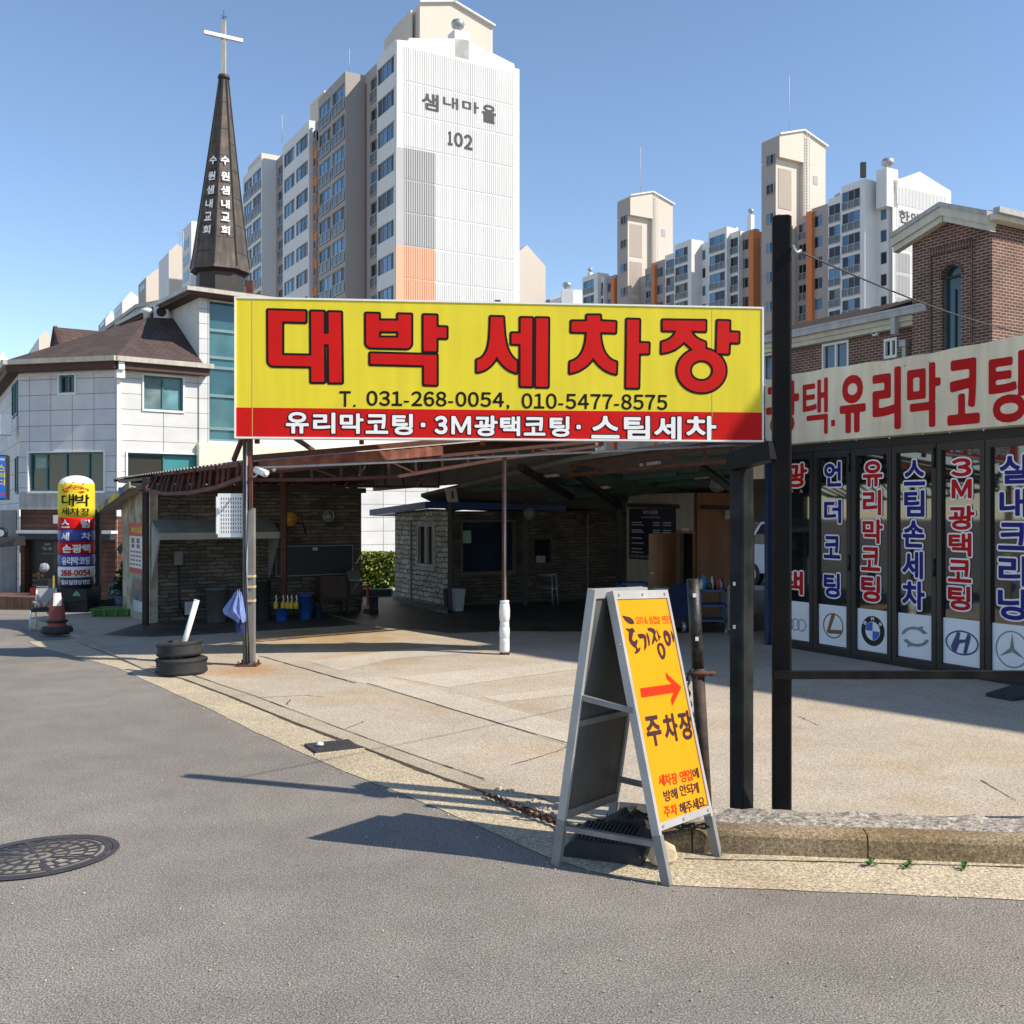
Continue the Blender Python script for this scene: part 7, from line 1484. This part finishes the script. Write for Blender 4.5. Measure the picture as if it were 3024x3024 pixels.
mb = MB(CFc, mat('grey_render', (.33, .32, .30), .85, .2, 2, streak=.2)); mb.box(-7, -cw*0-.1, -1.2, -1.0, GZ-.3, CFa.px(20, 1490)[1]) if False else mb.box(-5, -.9, -.5, -.02, GZ-.3, zg-.05); mb.single('side_annex', 'grey rendered side annex along the far left street wall', 'annex')
# ------------------------------------------------------------------ apartment blocks on the hill behind
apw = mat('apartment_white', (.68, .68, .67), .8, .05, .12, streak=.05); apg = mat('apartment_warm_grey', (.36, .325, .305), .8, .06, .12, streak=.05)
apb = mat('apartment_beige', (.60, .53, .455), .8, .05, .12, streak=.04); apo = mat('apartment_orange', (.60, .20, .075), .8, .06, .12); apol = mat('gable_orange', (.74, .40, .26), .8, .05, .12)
apg2 = mat('gable_grey', (.42, .42, .42), .8, .05, .12); apr = mat('roof_dark', (.16, .15, .15), .8)
rail = mat('rail_grey', (.46, .48, .50), .5); frw = mat('window_frame_pale', (.34, .35, .36), .5); slabp = mat('balcony_panel', (.10, .125, .14), .35, .3, .8, spec=.6)
panes = [mat('pane_sky', (.05, .18, .33), .05, .3, .25, spec=1.0), mat('pane_sky_deep', (.022, .085, .17), .05, .3, .3, spec=.9), mat('pane_dark', (.008, .010, .014), .08, .2, .3), mat('pane_dark_screen', (.014, .015, .018), .4, .2, .3), mat('pane_teal', (.03, .10, .12), .06, .3, .3, spec=.8), mat('pane_curtain', (.16, .20, .19), .3, .4, .6)]  # sky reflection put into the base colour of the blue panes
WPROTO = {}
def win_mesh(w_, h, n, seed):
    key = (round(w_, 1), round(h, 1), n, seed)
    if key in WPROTO: return WPROTO[key]
    rn_ = random.Random(hash(key) % 9999 if False else int(w_*137+h*71+n*13+seed*7)); mb = MB(mat=frw); t = .055
    mb.box(0, w_, -.06, .05, 0, t); mb.box(0, w_, -.06, .05, h-t, h); mb.box(0, t, -.06, .05, t, h-t); mb.box(w_-t, w_, -.06, .05, t, h-t)
    for k in range(1, n): x = w_*k/n; mb.box(x-.03, x+.03, -.05, .05, t, h-t)
    for k in range(n):
        m = rn_.choices(panes, (4, 3, 1.8, 1.2, .9, .4))[0]
        if n > 1 and k in (0, n-1) and rn_.random() < .45: m = panes[rn_.choice((2, 3))]
        mb.use(m); mb.poly([(w_*k/n, 0, t), (w_*(k+1)/n, 0, t), (w_*(k+1)/n, 0, h-t), (w_*k/n, 0, h-t)])
    me = mb
    WPROTO[key] = me; return me
WMESH = {}
class Apt:
    def __init__(s, name, label, F, H, zb=-2.0):
        s.F = F; s.H = H; s.zb = zb; s.o = thing(name, label, 'apartment block', F.off(0, 0, zb)); s.cnt = 0; s.rcnt = 0; s.extra = MB(); s.extrar = MB(mat=rail); s.walls = {}
    def w(s, m):
        if m.name not in s.walls: s.walls[m.name] = MB(s.F, m)
        return s.walls[m.name]
    def window(s, x, y, z, w_, h, n, F=None):
        F = F or s.F; key = (round(w_, 1), round(h, 1), n, random.randint(0, 4)); M = F.M @ Matrix.Translation((x, y, z)); L = s.F.off(0, 0, s.zb).I @ M
        if s.cnt < 100:
            k2 = key+(s.o.name,)
            if key not in WMESH: WMESH[key] = win_mesh(w_, h, n, key[3]).build('window')
            o = WMESH[key]
            if o.parent is None: o.parent = s.o; o.matrix_basis = L; MW[o.name] = M
            else: inst(o, s.o, L)
        else:
            b = win_mesh(w_, h, n, key[3])
            for f, fm in zip(b.f, b.fm): s.extra.use(b.mats[fm]); s.extra.poly([M @ b.v[i] for i in f])
        s.cnt += 1
    def railing(s, x0, x1, y, z, h=1.05):
        mb = MB(s.F, rail) if s.rcnt < 100 else s.extrar; mb.F = s.F; mb.use(rail)
        mb.box(x0, x1, y-.10, y-.05, z+h-.06, z+h); mb.box(x0, x1, y-.10, y-.05, z+.04, z+.10); n = max(2, int((x1-x0)/.9))
        for k in range(n+1): x = x0+(x1-x0)*k/n; mb.box(max(x0, x-.03), min(x1, x+.03), y-.10, y-.05, z+.10, z+h-.06)
        mb.use(slabp); mb.poly([(x0, y-.045, z+.1), (x1, y-.045, z+.1), (x1, y-.045, z+h-.06), (x0, y-.045, z+h-.06)])
        if mb is not s.extrar: mb.build('balcony_railing', s.o)
        s.rcnt += 1
    def seg(s, x0, x1, p, m, H=None, cols=(), floors=15, fh=2.73, vis=6, depth=11, par=.7, top0=None):
        """facade strip standing p metres proud; cols = (xa, xb, sill, height, panes, rail)"""
        H = H or s.H; y = -p; hs = []; rec = .17; z1 = H-par
        L = x1-x0; ws = []
        for f in range(floors):
            zf = z1-fh*(floors-f)
            if zf < -1: continue
            for (a, b, sl, h, n, rl) in cols:
                q = (x0+L*a, x0+L*b, zf+sl, zf+sl+h)
                if f >= vis: hs.append(q); ws.append((q, n, rl, zf))
        W = s.w(m); W.wall(x0, x1, s.zb, H, y, hs, rec)
        W.poly([(x0, y, s.zb), (x0, y, H), (x0, y+rec+p, H), (x0, y+rec+p, s.zb)]); W.poly([(x1, y, s.zb), (x1, y+rec+p, s.zb), (x1, y+rec+p, H), (x1, y, H)]); W.poly([(x0, y, H), (x1, y, H), (x1, y+.3, H), (x0, y+.3, H)])
        s.w(m).box(x0+.01, x1-.01, y+rec+.12, depth, s.zb, H-.35)
        for q, n, rl, zf in ws:
            s.window(q[0], y+rec-.06, q[2], q[1]-q[0], q[3]-q[2], n)
            if rl: s.railing(q[0], q[1], y, q[2]-.02)
    def vent(s, x, y, z, k=1.0, base=1.2):
        mb = MB(s.F, apw); mb.bbox(x-.5*k, x+.5*k, y-.5*k, y+.5*k, z, z+base, .05); v = mb.build('vent_stack', s.o); mb = MB(s.F, galv); c = s.F.pt(x, y, z+base)
        mb.F = None; mb.lathe(c, [(.25*k, 0), (.25*k, .3*k), (.5*k, .5*k), (.58*k, .75*k), (.5*k, 1.0*k), (.2*k, 1.15*k), (0, 1.18*k)], 14); mb.build('ventilator', v)
    def done(s):
        for m in s.walls.values(): m.build('wall', s.o)
        if s.extra.f: tag(s.extra.build('further_windows', s.o), kind='stuff')
        if s.extrar.f: tag(s.extrar.build('further_railings', s.o), kind='stuff')
groove = {'gable_grey': mat('groove_grey', (.15, .15, .155), .8), 'gable_orange': mat('groove_orange', (.58, .26, .14), .8)}
def uX(F, u, p=0): return F.px(u, 1200, -p)[0]
def gable(ap, FG, prof, x0, x1, rows, mwhite, blocks, gx0, gx1, rib=.22, fl=2.73):
    """end wall panel with vertical ribs; blocks = (x0, x1, z0, z1, material) colour fields"""
    mb = MB(FG, mwhite); mb.extr([(x, -.10, z) for x, z in prof], (0, .6, 0)); ap_g = mb.build('gable_wall', ap.o)
    for (a, b, c, d, m) in blocks:
        mb = MB(FG, m); mb.box(a, gx0-.02, -.115, -.101, c, d); last = d
        for (za, zb_) in rows:
            if za >= c and zb_ <= d+.1: mb.box(gx0-.02, b, -.115, -.101, zb_+.02, last); last = za-.02
            elif za < c < zb_: pass
        mb.box(gx0-.02, b, -.115, -.101, c, last) if last-c < 1.5 else None
        mb.use(groove[m.name])
        for (za, zb_) in rows:
            if za >= c and zb_ <= d+.1: mb.box(gx0-.02, b, -.114, -.102, za-.02, zb_+.02)
        mb.build('colour_field', ap_g)
    groups = {}
    for (za, zb_) in rows:
        n = int((gx1-gx0)/rib)
        for k in range(n):
            x = gx0+(gx1-gx0)*k/n; m = mwhite
            for (a, b, c, d, mm) in blocks:
                if a <= x+.05 < b and c-.1 <= (za+zb_)/2 <= d+.1: m = mm
            top = min(zb_, ptop(prof, x)-.5)
            if top > za: groups.setdefault(m.name, MB(FG, m)).box(x, x+rib*.66, -.142, -.116 if m is not mwhite else -.10, za, top)
    for g_ in groups.values(): g_.build('rib_panel', ap_g)
    return ap_g
def ptop(prof, x):
    best = -9
    for p, q in zip(prof, prof[1:]+prof[:1]):
        if min(p[0], q[0]) <= x <= max(p[0], q[0]) and abs(q[0]-p[0]) > 1e-6: best = max(best, p[1]+(q[1]-p[1])*(x-p[0])/(q[0]-p[0]))
    return best
def gtext(FG, items, parent, m):
    mb = MB(); fn = lambda x, z, y: FG.pt(x, -.155+y, z)
    for chh, u0, v0, u1, v1, bo in items: x0, x1, z0, z1 = FG.rect(u0, v0, u1, v1, -.155); put(mb, fn, FW.get(chh, chh), x0, x1, z0, z1, m, -.004, bo, None, 34)
    mb.build('block_lettering', parent)
txm = mat('apartment_lettering', (.045, .045, .05), .7)
# --- block 102
K1 = Vector((-9.67, 85, 0)); F1 = Frame(K1, A1); H1 = 41.2
A = Apt('apartment_block', 'tall white apartment block numbered 102 with grey and orange fields on its ribbed gable', F1, H1)
X = lambda u, p=0: uX(F1, u, p)
RW = (.06, .94, .95, 1.32, 3, False)
A.seg(X(1113), 0, 0, apw, cols=[(.03, .97, .9, 1.42, 4, 0)])
bay_n = -7.8
A.seg(bay_n, X(1113)-.001, -.35, apg, cols=[(.38, .97, .25, 2.15, 2, 1)], depth=10)
xb = X(940, 1.43)
A.seg(xb, bay_n-.001, 1.43, apg, cols=[(.03, .47, .22, 2.3, 3, 1), (.53, .97, .22, 2.3, 3, 1)])
xo = X(927)
A.seg(xo+.35, xb-.001, 0, apg, cols=[(.05, .2, .3, 2.0, 1, 1)], H=H1-.3)
mb = MB(F1, apo); mb.box(xo-.0, xo+1.25, -.12, .0, -2, H1-2.4); mb.build('orange_strip', A.o)
for f in range(6, 15): z = H1-.7-2.73*(15-f); A.window(xo+.35, -.14, z+.3, .75, 1.9, 1); A.railing(xo+.35, xo+1.1, -.16, z+.28)
xw = X(835, .5)
A.seg(xw, xo-.001, .5, apw, cols=[(.05, .46, .9, 1.45, 3, 0), (.52, .95, .9, 1.45, 3, 0)])
xr_ = -33.5
A.seg(xr_, xw-.001, -.2, apg, cols=[(.12, .62, .25, 2.1, 2, 1)], depth=10)
xe = X(718, 1.46)
A.seg(xe, xr_-.001, 1.46, apw, cols=[(.05, .48, .22, 2.3, 3, 1), (.53, .96, .22, 2.3, 2, 1)])
A.seg(xe-5, xe-.001, .2, apw, H=H1-1.5, cols=[(.2, .8, .95, 1.3, 3, 0)], depth=10)
FG1 = Frame(K1, A2)
gp = [FG1.px(*q, -.1) for q in ((1172, 117), (1206, 120), (1208, 112), (1352, 114), (1379, 118), (1519, 189), (1520, 201), (1536, 205))]
xR = FG1.px(1534, 400, -.1)[0]
prof = [(-.02, -2)]+[(max(-.02, min(xR, x)), z) for x, z in gp]+[(xR, -2)]
zrow = lambda v: FG1.px(1190, v, -.1)[1]
rows = [(zrow(235), zrow(136))]+[(zrow(332+97.2*k), zrow(240+97.2*k)) for k in range(9)]
gx0 = FG1.px(1192, 400)[0]; gx1 = FG1.px(1517, 400)[0]; gxm = FG1.px(1282, 400)[0]
zg1 = FG1.px(1166, 432, -.1)[1]; zg2 = FG1.px(1166, 722, -.1)[1]
ag = gable(A, FG1, prof, -.02, xR, rows, apw, [(.0, gxm, zg2, zg1, apg2), (.0, gxm, -2, zg2-.001, apol)], gx0, gx1, .205)
TX = lambda x, y: (1100+x*.39337, y*.39337)
gl_ = []
for chh, x0, y0, x1, y1, bo in (('샘', 370, 700, 498, 830, .035), ('내', 530, 728, 645, 815, .035), ('마', 675, 760, 800, 845, .035), ('을', 822, 788, 928, 925, .035), ('1', 565, 985, 602, 1092, .05), ('0', 612, 995, 680, 1104, .05), ('2', 688, 1010, 752, 1125, .05)):
    (u0, v0), (u1, v1) = TX(x0, y0), TX(x1, y1); gl_.append((chh, u0, v0, u1, v1, bo))
gtext(FG1, gl_, ag, txm)
# penthouse with gabled roof
PHF = FG1.off(0, 3.5, 0)
pq = [PHF.px(*q) for q in ((1240, 10), (1338, 7), (1455, 80), (1449, 84))]
mb = MB(PHF, apb); zb_ = H1-1; mb.extr([(pq[0][0], 0, zb_), (pq[0][0], 0, pq[0][1]), (pq[1][0], 0, pq[1][1]), (pq[2][0], 0, pq[2][1]), (pq[2][0], 0, zb_)], (0, 8, 0))
xl0 = PHF.px(1213, 40, .9)[0]; mb.box(xl0, pq[0][0]-.3, .9, 5.2, zb_, pq[0][1]-.3); mb.build('penthouse', A.o)
mb = MB(PHF, apw)
for a, b in ((pq[0], pq[1]), (pq[1], pq[2])): mb.bar((a[0]-.1, -.15, a[1]+.08), (b[0]+.15, -.15, b[1]+.08), .3, .16)
mb.build('roof_trim', A.o)
x, z = FG1.px(1363, 118); A.vent(0, 0, 0) if False else None
mb = MB(FG1, apw); mb.bbox(x-.75, x+.75, -.1, 1.2, z-1.6, z+.75, .05); vs_ = mb.build('vent_stack', A.o); mb = MB(mat=galv); mb.lathe(FG1.pt(x-.1, .5, z+.75), [(.25, 0), (.25, .35), (.5, .5), (.6, .8), (.5, 1.05), (.2, 1.2), (0, 1.22)], 16); mb.build('ventilator', vs_)
for u, v, p in ((1104, 175, -1.0), (841, 424, -.6)): xx = X(u); A.vent(xx, 1.0, H1-.2, .55, .5)
for u0, u1, v1, v0 in ((916, 957, 280, 350), (732, 772, 464, 500)):
    F_ = F1.off(0, 3.0, 0); a, b = F_.px(u0, 330)[0], F_.px(u1, 330)[0]; mb = MB(F_, apb); mb.box(a, b, 0, 5, H1-1, F_.px((u0+u1)/2, v1+8)[1]); mb.build('stair_head', A.o)
mb = MB(F1, mat('drain_pipe_brown', (.20, .13, .11), .7)); mb.box(X(1070), X(1070)+.14, .22, .36, -2, H1-1); mb.build('rain_pipe', A.o)
for u, v0, v1 in ((1032, 145, 225), (833, 340, 420)): c = P(u, v1, 100); mb = MB(mat=rail); mb.cyl(c, P(u, v0, 100), .03, n=5); mb.build('antenna', A.o)
A.done()
# --- right-hand block with two lift towers
K2 = Vector((46.6, 125.6, 0)); F2_ = Frame(K2, A1); H2 = 43.4
B = Apt('apartment_block', 'long stepped apartment block with two beige lift towers and orange stripes on the right', F2_, H2)
X = lambda u, p=0: uX(F2_, u, p)
def S(u0, u1, p, m, **k): B.seg(X(u0, p)+.002, X(u1, p), p, m, vis=8, **k)
S(2590, 2636, 0, apw, cols=[(.22, .62, .9, 1.5, 1, 0)])
B.seg(X(2484, 2.2), X(2590), 2.2, apw, vis=8, H=H2-.2, cols=[(.04, .80, .22, 2.35, 3, 1)])
xA = X(2484, 2.2)
S(2445, 2484, 1.5, apw, H=H2-1.0, cols=[(.06, .92, .22, 2.35, 2, 1)])
S(2397, 2445, .8, apg, H=H2-1.2, cols=[(.12, .66, .8, 1.5, 2, 0)])
S(2356, 2397, .4, apg, H=H2-1.6, cols=[(.05, .60, .22, 2.2, 2, 1)])
S(2228, 2356, .0, apg, H=H2-2.5, cols=[])
S(2182, 2228, .8, apg, H=H2-1.2, cols=[(.08, .62, .8, 1.5, 2, 0)])
S(2146, 2182, 1.5, apw, H=H2-1.0, cols=[(.2, .92, .22, 2.35, 2, 1)])
S(2092, 2146, 2.2, apw, H=H2-.1, cols=[(.06, .9, .22, 2.35, 3, 1)])
S(2070, 2092, .2, apw, H=H2-.6, cols=[(.15, .6, .9, 1.5, 1, 0)])
B.seg(X(1992, 2.2), X(2072, .2), 2.2, apw, vis=8, H=H2-.1, cols=[(.04, .78, .22, 2.35, 3, 1)])
S(1964, 1992, 1.5, apw, H=H2-1.0, cols=[(.1, .95, .22, 2.35, 2, 1)])
S(1924, 1964, .8, apg, H=H2-1.2, cols=[(.32, .85, .8, 1.5, 2, 0)])
S(1905, 1924, .4, apg, H=H2-1.6, cols=[(.1, .9, .22, 2.2, 2, 1)])
S(1818, 1905, .0, apg, H=H2-2.5)
S(1783, 1818, .8, apg, H=H2-1.0, cols=[(.05, .62, .8, 1.5, 2, 0)])
S(1765, 1783, 1.5, apw, H=H2-1.0, cols=[(.1, .9, .22, 2.35, 2, 1)])
S(1720, 1765, 2.2, apw, H=H2-.1, cols=[(.05, .75, .22, 2.35, 3, 1)])
for u0, u1 in ((2382, 2399), (2212, 2226), (1925, 1934), (1805, 1815)):
    mb = MB(F2_, apo); a, b = X(u0, 1.2), X(u1, 1.2); mb.box(a, b, -1.3, .4, -2, H2-1.6); mb.build('orange_strip', B.o)
FG2 = Frame(K2, A2)
gp = [FG2.px(*q, -.1) for q in ((2634, 533), (2652, 530), (2716, 507), (2788, 552), (2806, 562))]; xR = gp[-1][0]
prof = [(0, -2)]+[(max(0, x), z) for x, z in gp]+[(xR, -2)]
zr2 = lambda v: FG2.px(2645, v, -.1)[1]
rows = [(zr2(602+66*k), zr2(548+66*k)) for k in range(6)]
bx0 = FG2.px(2640, 740)[0]; bx1_ = FG2.px(2685, 740)[0]
ag = gable(B, FG2, prof, 0, xR, rows, apw, [(bx0, bx1_, -2, FG2.px(2640, 742)[1], apg2)], FG2.px(2646, 600)[0], FG2.px(2795, 600)[0], .26)
TX = lambda x, y: (2264+x*.39337, 350+y*.39337)
gl_ = []
for chh, x0, y0, x1, y1 in (('한', 993, 690, 1072, 788), ('일', 1082, 712, 1142, 800), ('·', 1154, 760, 1166, 775), ('신', 1172, 730, 1238, 815)):
    (u0, v0), (u1, v1) = TX(x0, y0), TX(x1, y1); gl_.append((chh, u0, v0, u1, v1, .03))
gtext(FG2, gl_, ag, txm)
mb = MB(FG2, apw); a, b = FG2.px(2616, 520)[0], FG2.px(2651, 520)[0]; mb.bbox(a, b, -.1, 1.5, H2-4, FG2.px(2634, 498)[1], .05); vs_ = mb.build('vent_stack', B.o); mb = MB(mat=galv); mb.lathe(FG2.pt((a+b)/2, .6, FG2.px(2634, 498)[1]), [(.3, 0), (.3, .3), (.7, .6), (.8, .95), (.65, 1.3), (.2, 1.5), (0, 1.5)], 16); mb.build('ventilator', vs_)
mb = MB(F2_, black); c = P(2549, 524, 122); mb.F = None; mb.box(c.x-.3, c.x+.3, c.y-.2, c.y+.2, c.z, P(2549, 480, 122).z); mb.build('roof_mast', B.o)
def tower(u0, um, u1, vtl, vtm, vpk, vtr, vstep, Y, lab_u):
    """lift tower: shaded side u0-um, sunlit front um-u1"""
    c = P(um, 600, Y); FF = Frame((c.x, c.y, 0), A2); FS = Frame((c.x, c.y, 0), A1)
    xr = FF.px(u1, 600)[0]; xs0 = FS.px(u0, 600)[0]; z = lambda F, u, v: F.px(u, v)[1]
    zt_, zp, zr_ = z(FF, um, vtm), z(FF, (um+u1)/2, vpk), z(FF, u1, vtr); zs_ = z(FF, um, vstep); xm = FF.px(um+(u1-um)*.52, 600)[0]
    mb = MB(FF, apb); d = -xs0
    mb.extr([(0, 0, zs_), (xm, 0, zs_), (xr, 0, zs_), (xr, 0, zr_), (xm, 0, zp), (0, 0, zt_)], (0, d, 0))
    mb.box(.0, xr, .7, d-.02, -2, zs_-.001); mb.box(xm, xr-.001, .01, .7, -2, zs_-.001); tw = mb.build('lift_tower', B.o)
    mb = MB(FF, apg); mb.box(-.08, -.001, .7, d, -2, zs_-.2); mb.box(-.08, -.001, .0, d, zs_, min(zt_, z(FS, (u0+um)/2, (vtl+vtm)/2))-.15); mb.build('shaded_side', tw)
    mb = MB(FF, apw)
    for a, b in (((-.1, zt_), (xm, zp)), ((xm, zp), (xr+.3, zr_))): mb.bar((a[0], -.12, a[1]+.05), (b[0], -.12, b[1]+.05), .3, .22)
    mb.build('roof_trim', tw)
    mb = MB(FF, apb); n = 14; w0, w1 = .4, xm*.66
    for r in range(4):
        z1 = zs_-1.2-r*6.2; 
        for k in range(n): x = w0+(w1-w0)*k/n; mb.box(x, x+(w1-w0)/n*.5, .62, .70, z1-5.4, z1)
    mb.build('rib_panel', tw)
    sx = xr*.72; zz = zs_-1.5; mb = MB(FF, frw); mb.box(sx, sx+.9, -.03, .0, zz-1.2, zz); hw = mb.build('hatch', tw)
    mb = MB(FF, rail); lx = xm+.35
    for x in (lx, lx+.45): mb.box(x, x+.06, -.3, -.24, zs_-14, zp-.3)
    for k in range(46): zq = zs_-14+(zp-.5-zs_+14)*k/46; mb.box(lx, lx+.5, -.3, -.25, zq, zq+.06)
    mb.build('ladder', tw)
    zs0 = z(FS, (u0+um)/2, vtl+26)
    for k in range(9):
        zq = zs0-1.0-k*3.95
        if zq > 14: B.window(-d*.68, -.20, zq-1.3, d*.42, 1.35, 2, FS)
    mb = MB(FF, rail); mb.cyl((xm*.62, 1, zp), (xm*.62, 1, zp+7.5), .05, n=5); mb.build('antenna', tw)
tower(2250, 2303, 2438, 412, 397, 385, 433, 463, 137, 0)
tower(1824, 1862, 1987, 596, 578, 567, 604, 634, 168, 0)
for u, v, Y in ((2423, 568, 133), (2404, 570, 133), (2240, 630, 150), (2108, 668, 150), (1962, 722, 162), (1982, 724, 162), (1743, 796, 185)): q = F2_.I @ P(u, v+10, Y); B.vent(q.x, 1.6, H2-1.2, .8, max(.4, q.z-H2+1.2))
B.done()
# --- smaller blocks farther off
def simple(name, lab, faces, m2=None):
    pass
def block(lab, u0, um, u1, vt, vm, vr, Y, mside, mfront, wins=(), cap=None):
    c = P(um, 900, Y); FF = Frame((c.x, c.y, 0), A2); FS = Frame((c.x, c.y, 0), A1); xr = FF.px(u1, 900)[0]; xs = FS.px(u0, 900)[0]; H = FF.px(um, vm)[1]
    t = thing('distant_apartment', lab, 'apartment block', FF.off(0, 0, -2)); mb = MB(FF, mfront); zr_ = FF.px(u1, vr)[1]
    pk_ = (xr*.5, max(H, zr_)+(cap or 0)); mb.extr([(0, 0, -2), (xr, 0, -2), (xr, 0, zr_), pk_[:1]+(0, pk_[1]), (0, 0, H)], (0, max(4, -xs), 0)); mb.build('gable_block', t)
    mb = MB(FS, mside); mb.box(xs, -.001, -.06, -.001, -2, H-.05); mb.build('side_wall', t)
    for (ua, ub, va, vb, n) in wins:
        a, b, c_, d = FS.rect(ua, va, ub, vb, -.07); mb = MB(FS, frw); mb.box(a, b, -.10, -.061, c_, d)
        w_ = mb.build('window', t); mb = MB(FS, panes[1])
        for k in range(n): q0, q1 = a+(b-a)*k/n+.12, a+(b-a)*(k+1)/n-.12; mb.poly([(q0, -.105, c_+.1), (q1, -.105, c_+.1), (q1, -.105, d-.1), (q0, -.105, d-.1)])
        mb.build('pane', w_)
    return t, FF, FS
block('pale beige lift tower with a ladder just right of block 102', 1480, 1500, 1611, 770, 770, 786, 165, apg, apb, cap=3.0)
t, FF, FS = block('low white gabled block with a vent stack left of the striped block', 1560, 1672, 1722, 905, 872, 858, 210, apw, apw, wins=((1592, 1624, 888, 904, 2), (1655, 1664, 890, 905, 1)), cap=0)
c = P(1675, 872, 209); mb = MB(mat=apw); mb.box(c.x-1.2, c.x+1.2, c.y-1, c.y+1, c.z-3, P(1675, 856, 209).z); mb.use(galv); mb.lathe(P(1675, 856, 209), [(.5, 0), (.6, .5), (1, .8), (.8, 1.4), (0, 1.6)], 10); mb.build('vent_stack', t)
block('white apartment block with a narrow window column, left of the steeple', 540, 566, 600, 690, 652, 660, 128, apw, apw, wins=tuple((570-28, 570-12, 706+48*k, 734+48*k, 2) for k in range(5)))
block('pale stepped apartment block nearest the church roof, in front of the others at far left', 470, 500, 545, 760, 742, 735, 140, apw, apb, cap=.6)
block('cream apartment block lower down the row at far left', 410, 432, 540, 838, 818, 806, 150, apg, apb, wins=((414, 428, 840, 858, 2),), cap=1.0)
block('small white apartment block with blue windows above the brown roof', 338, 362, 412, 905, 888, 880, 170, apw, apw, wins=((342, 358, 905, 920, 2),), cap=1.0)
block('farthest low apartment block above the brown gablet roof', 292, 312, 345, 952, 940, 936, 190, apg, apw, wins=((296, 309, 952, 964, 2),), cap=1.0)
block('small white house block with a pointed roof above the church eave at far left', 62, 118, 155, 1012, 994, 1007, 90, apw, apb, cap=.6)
t, FF, FS = block('pale house with a white roof ventilator at the left edge', -60, -20, 30, 1090, 1085, 1083, 70, apg, apb, cap=.3)
mb = MB(mat=whitep); mb.lathe(P(6, 1082, 69), [(.35, -.3), (.35, .1), (.5, .2), (.45, .5), (.15, .7), (.1, .95), (0, 1.0)], 14); mb.build('roof_ventilator', t)
c = P(541, 724, 126); mb = MB(mat=rail); mb.cyl(c+Vector((0, 0, -2)), P(541, 682, 126), .05, n=5)
for k in range(4): z = P(541, 686+7*k, 126).z; mb.bar((c.x-.9+.12*k, 126, z-.15), (c.x+.9-.12*k, 126, z+.15), .05)
mb.single('roof_aerial', 'thin television aerial on the white block left of the steeple', 'aerial')
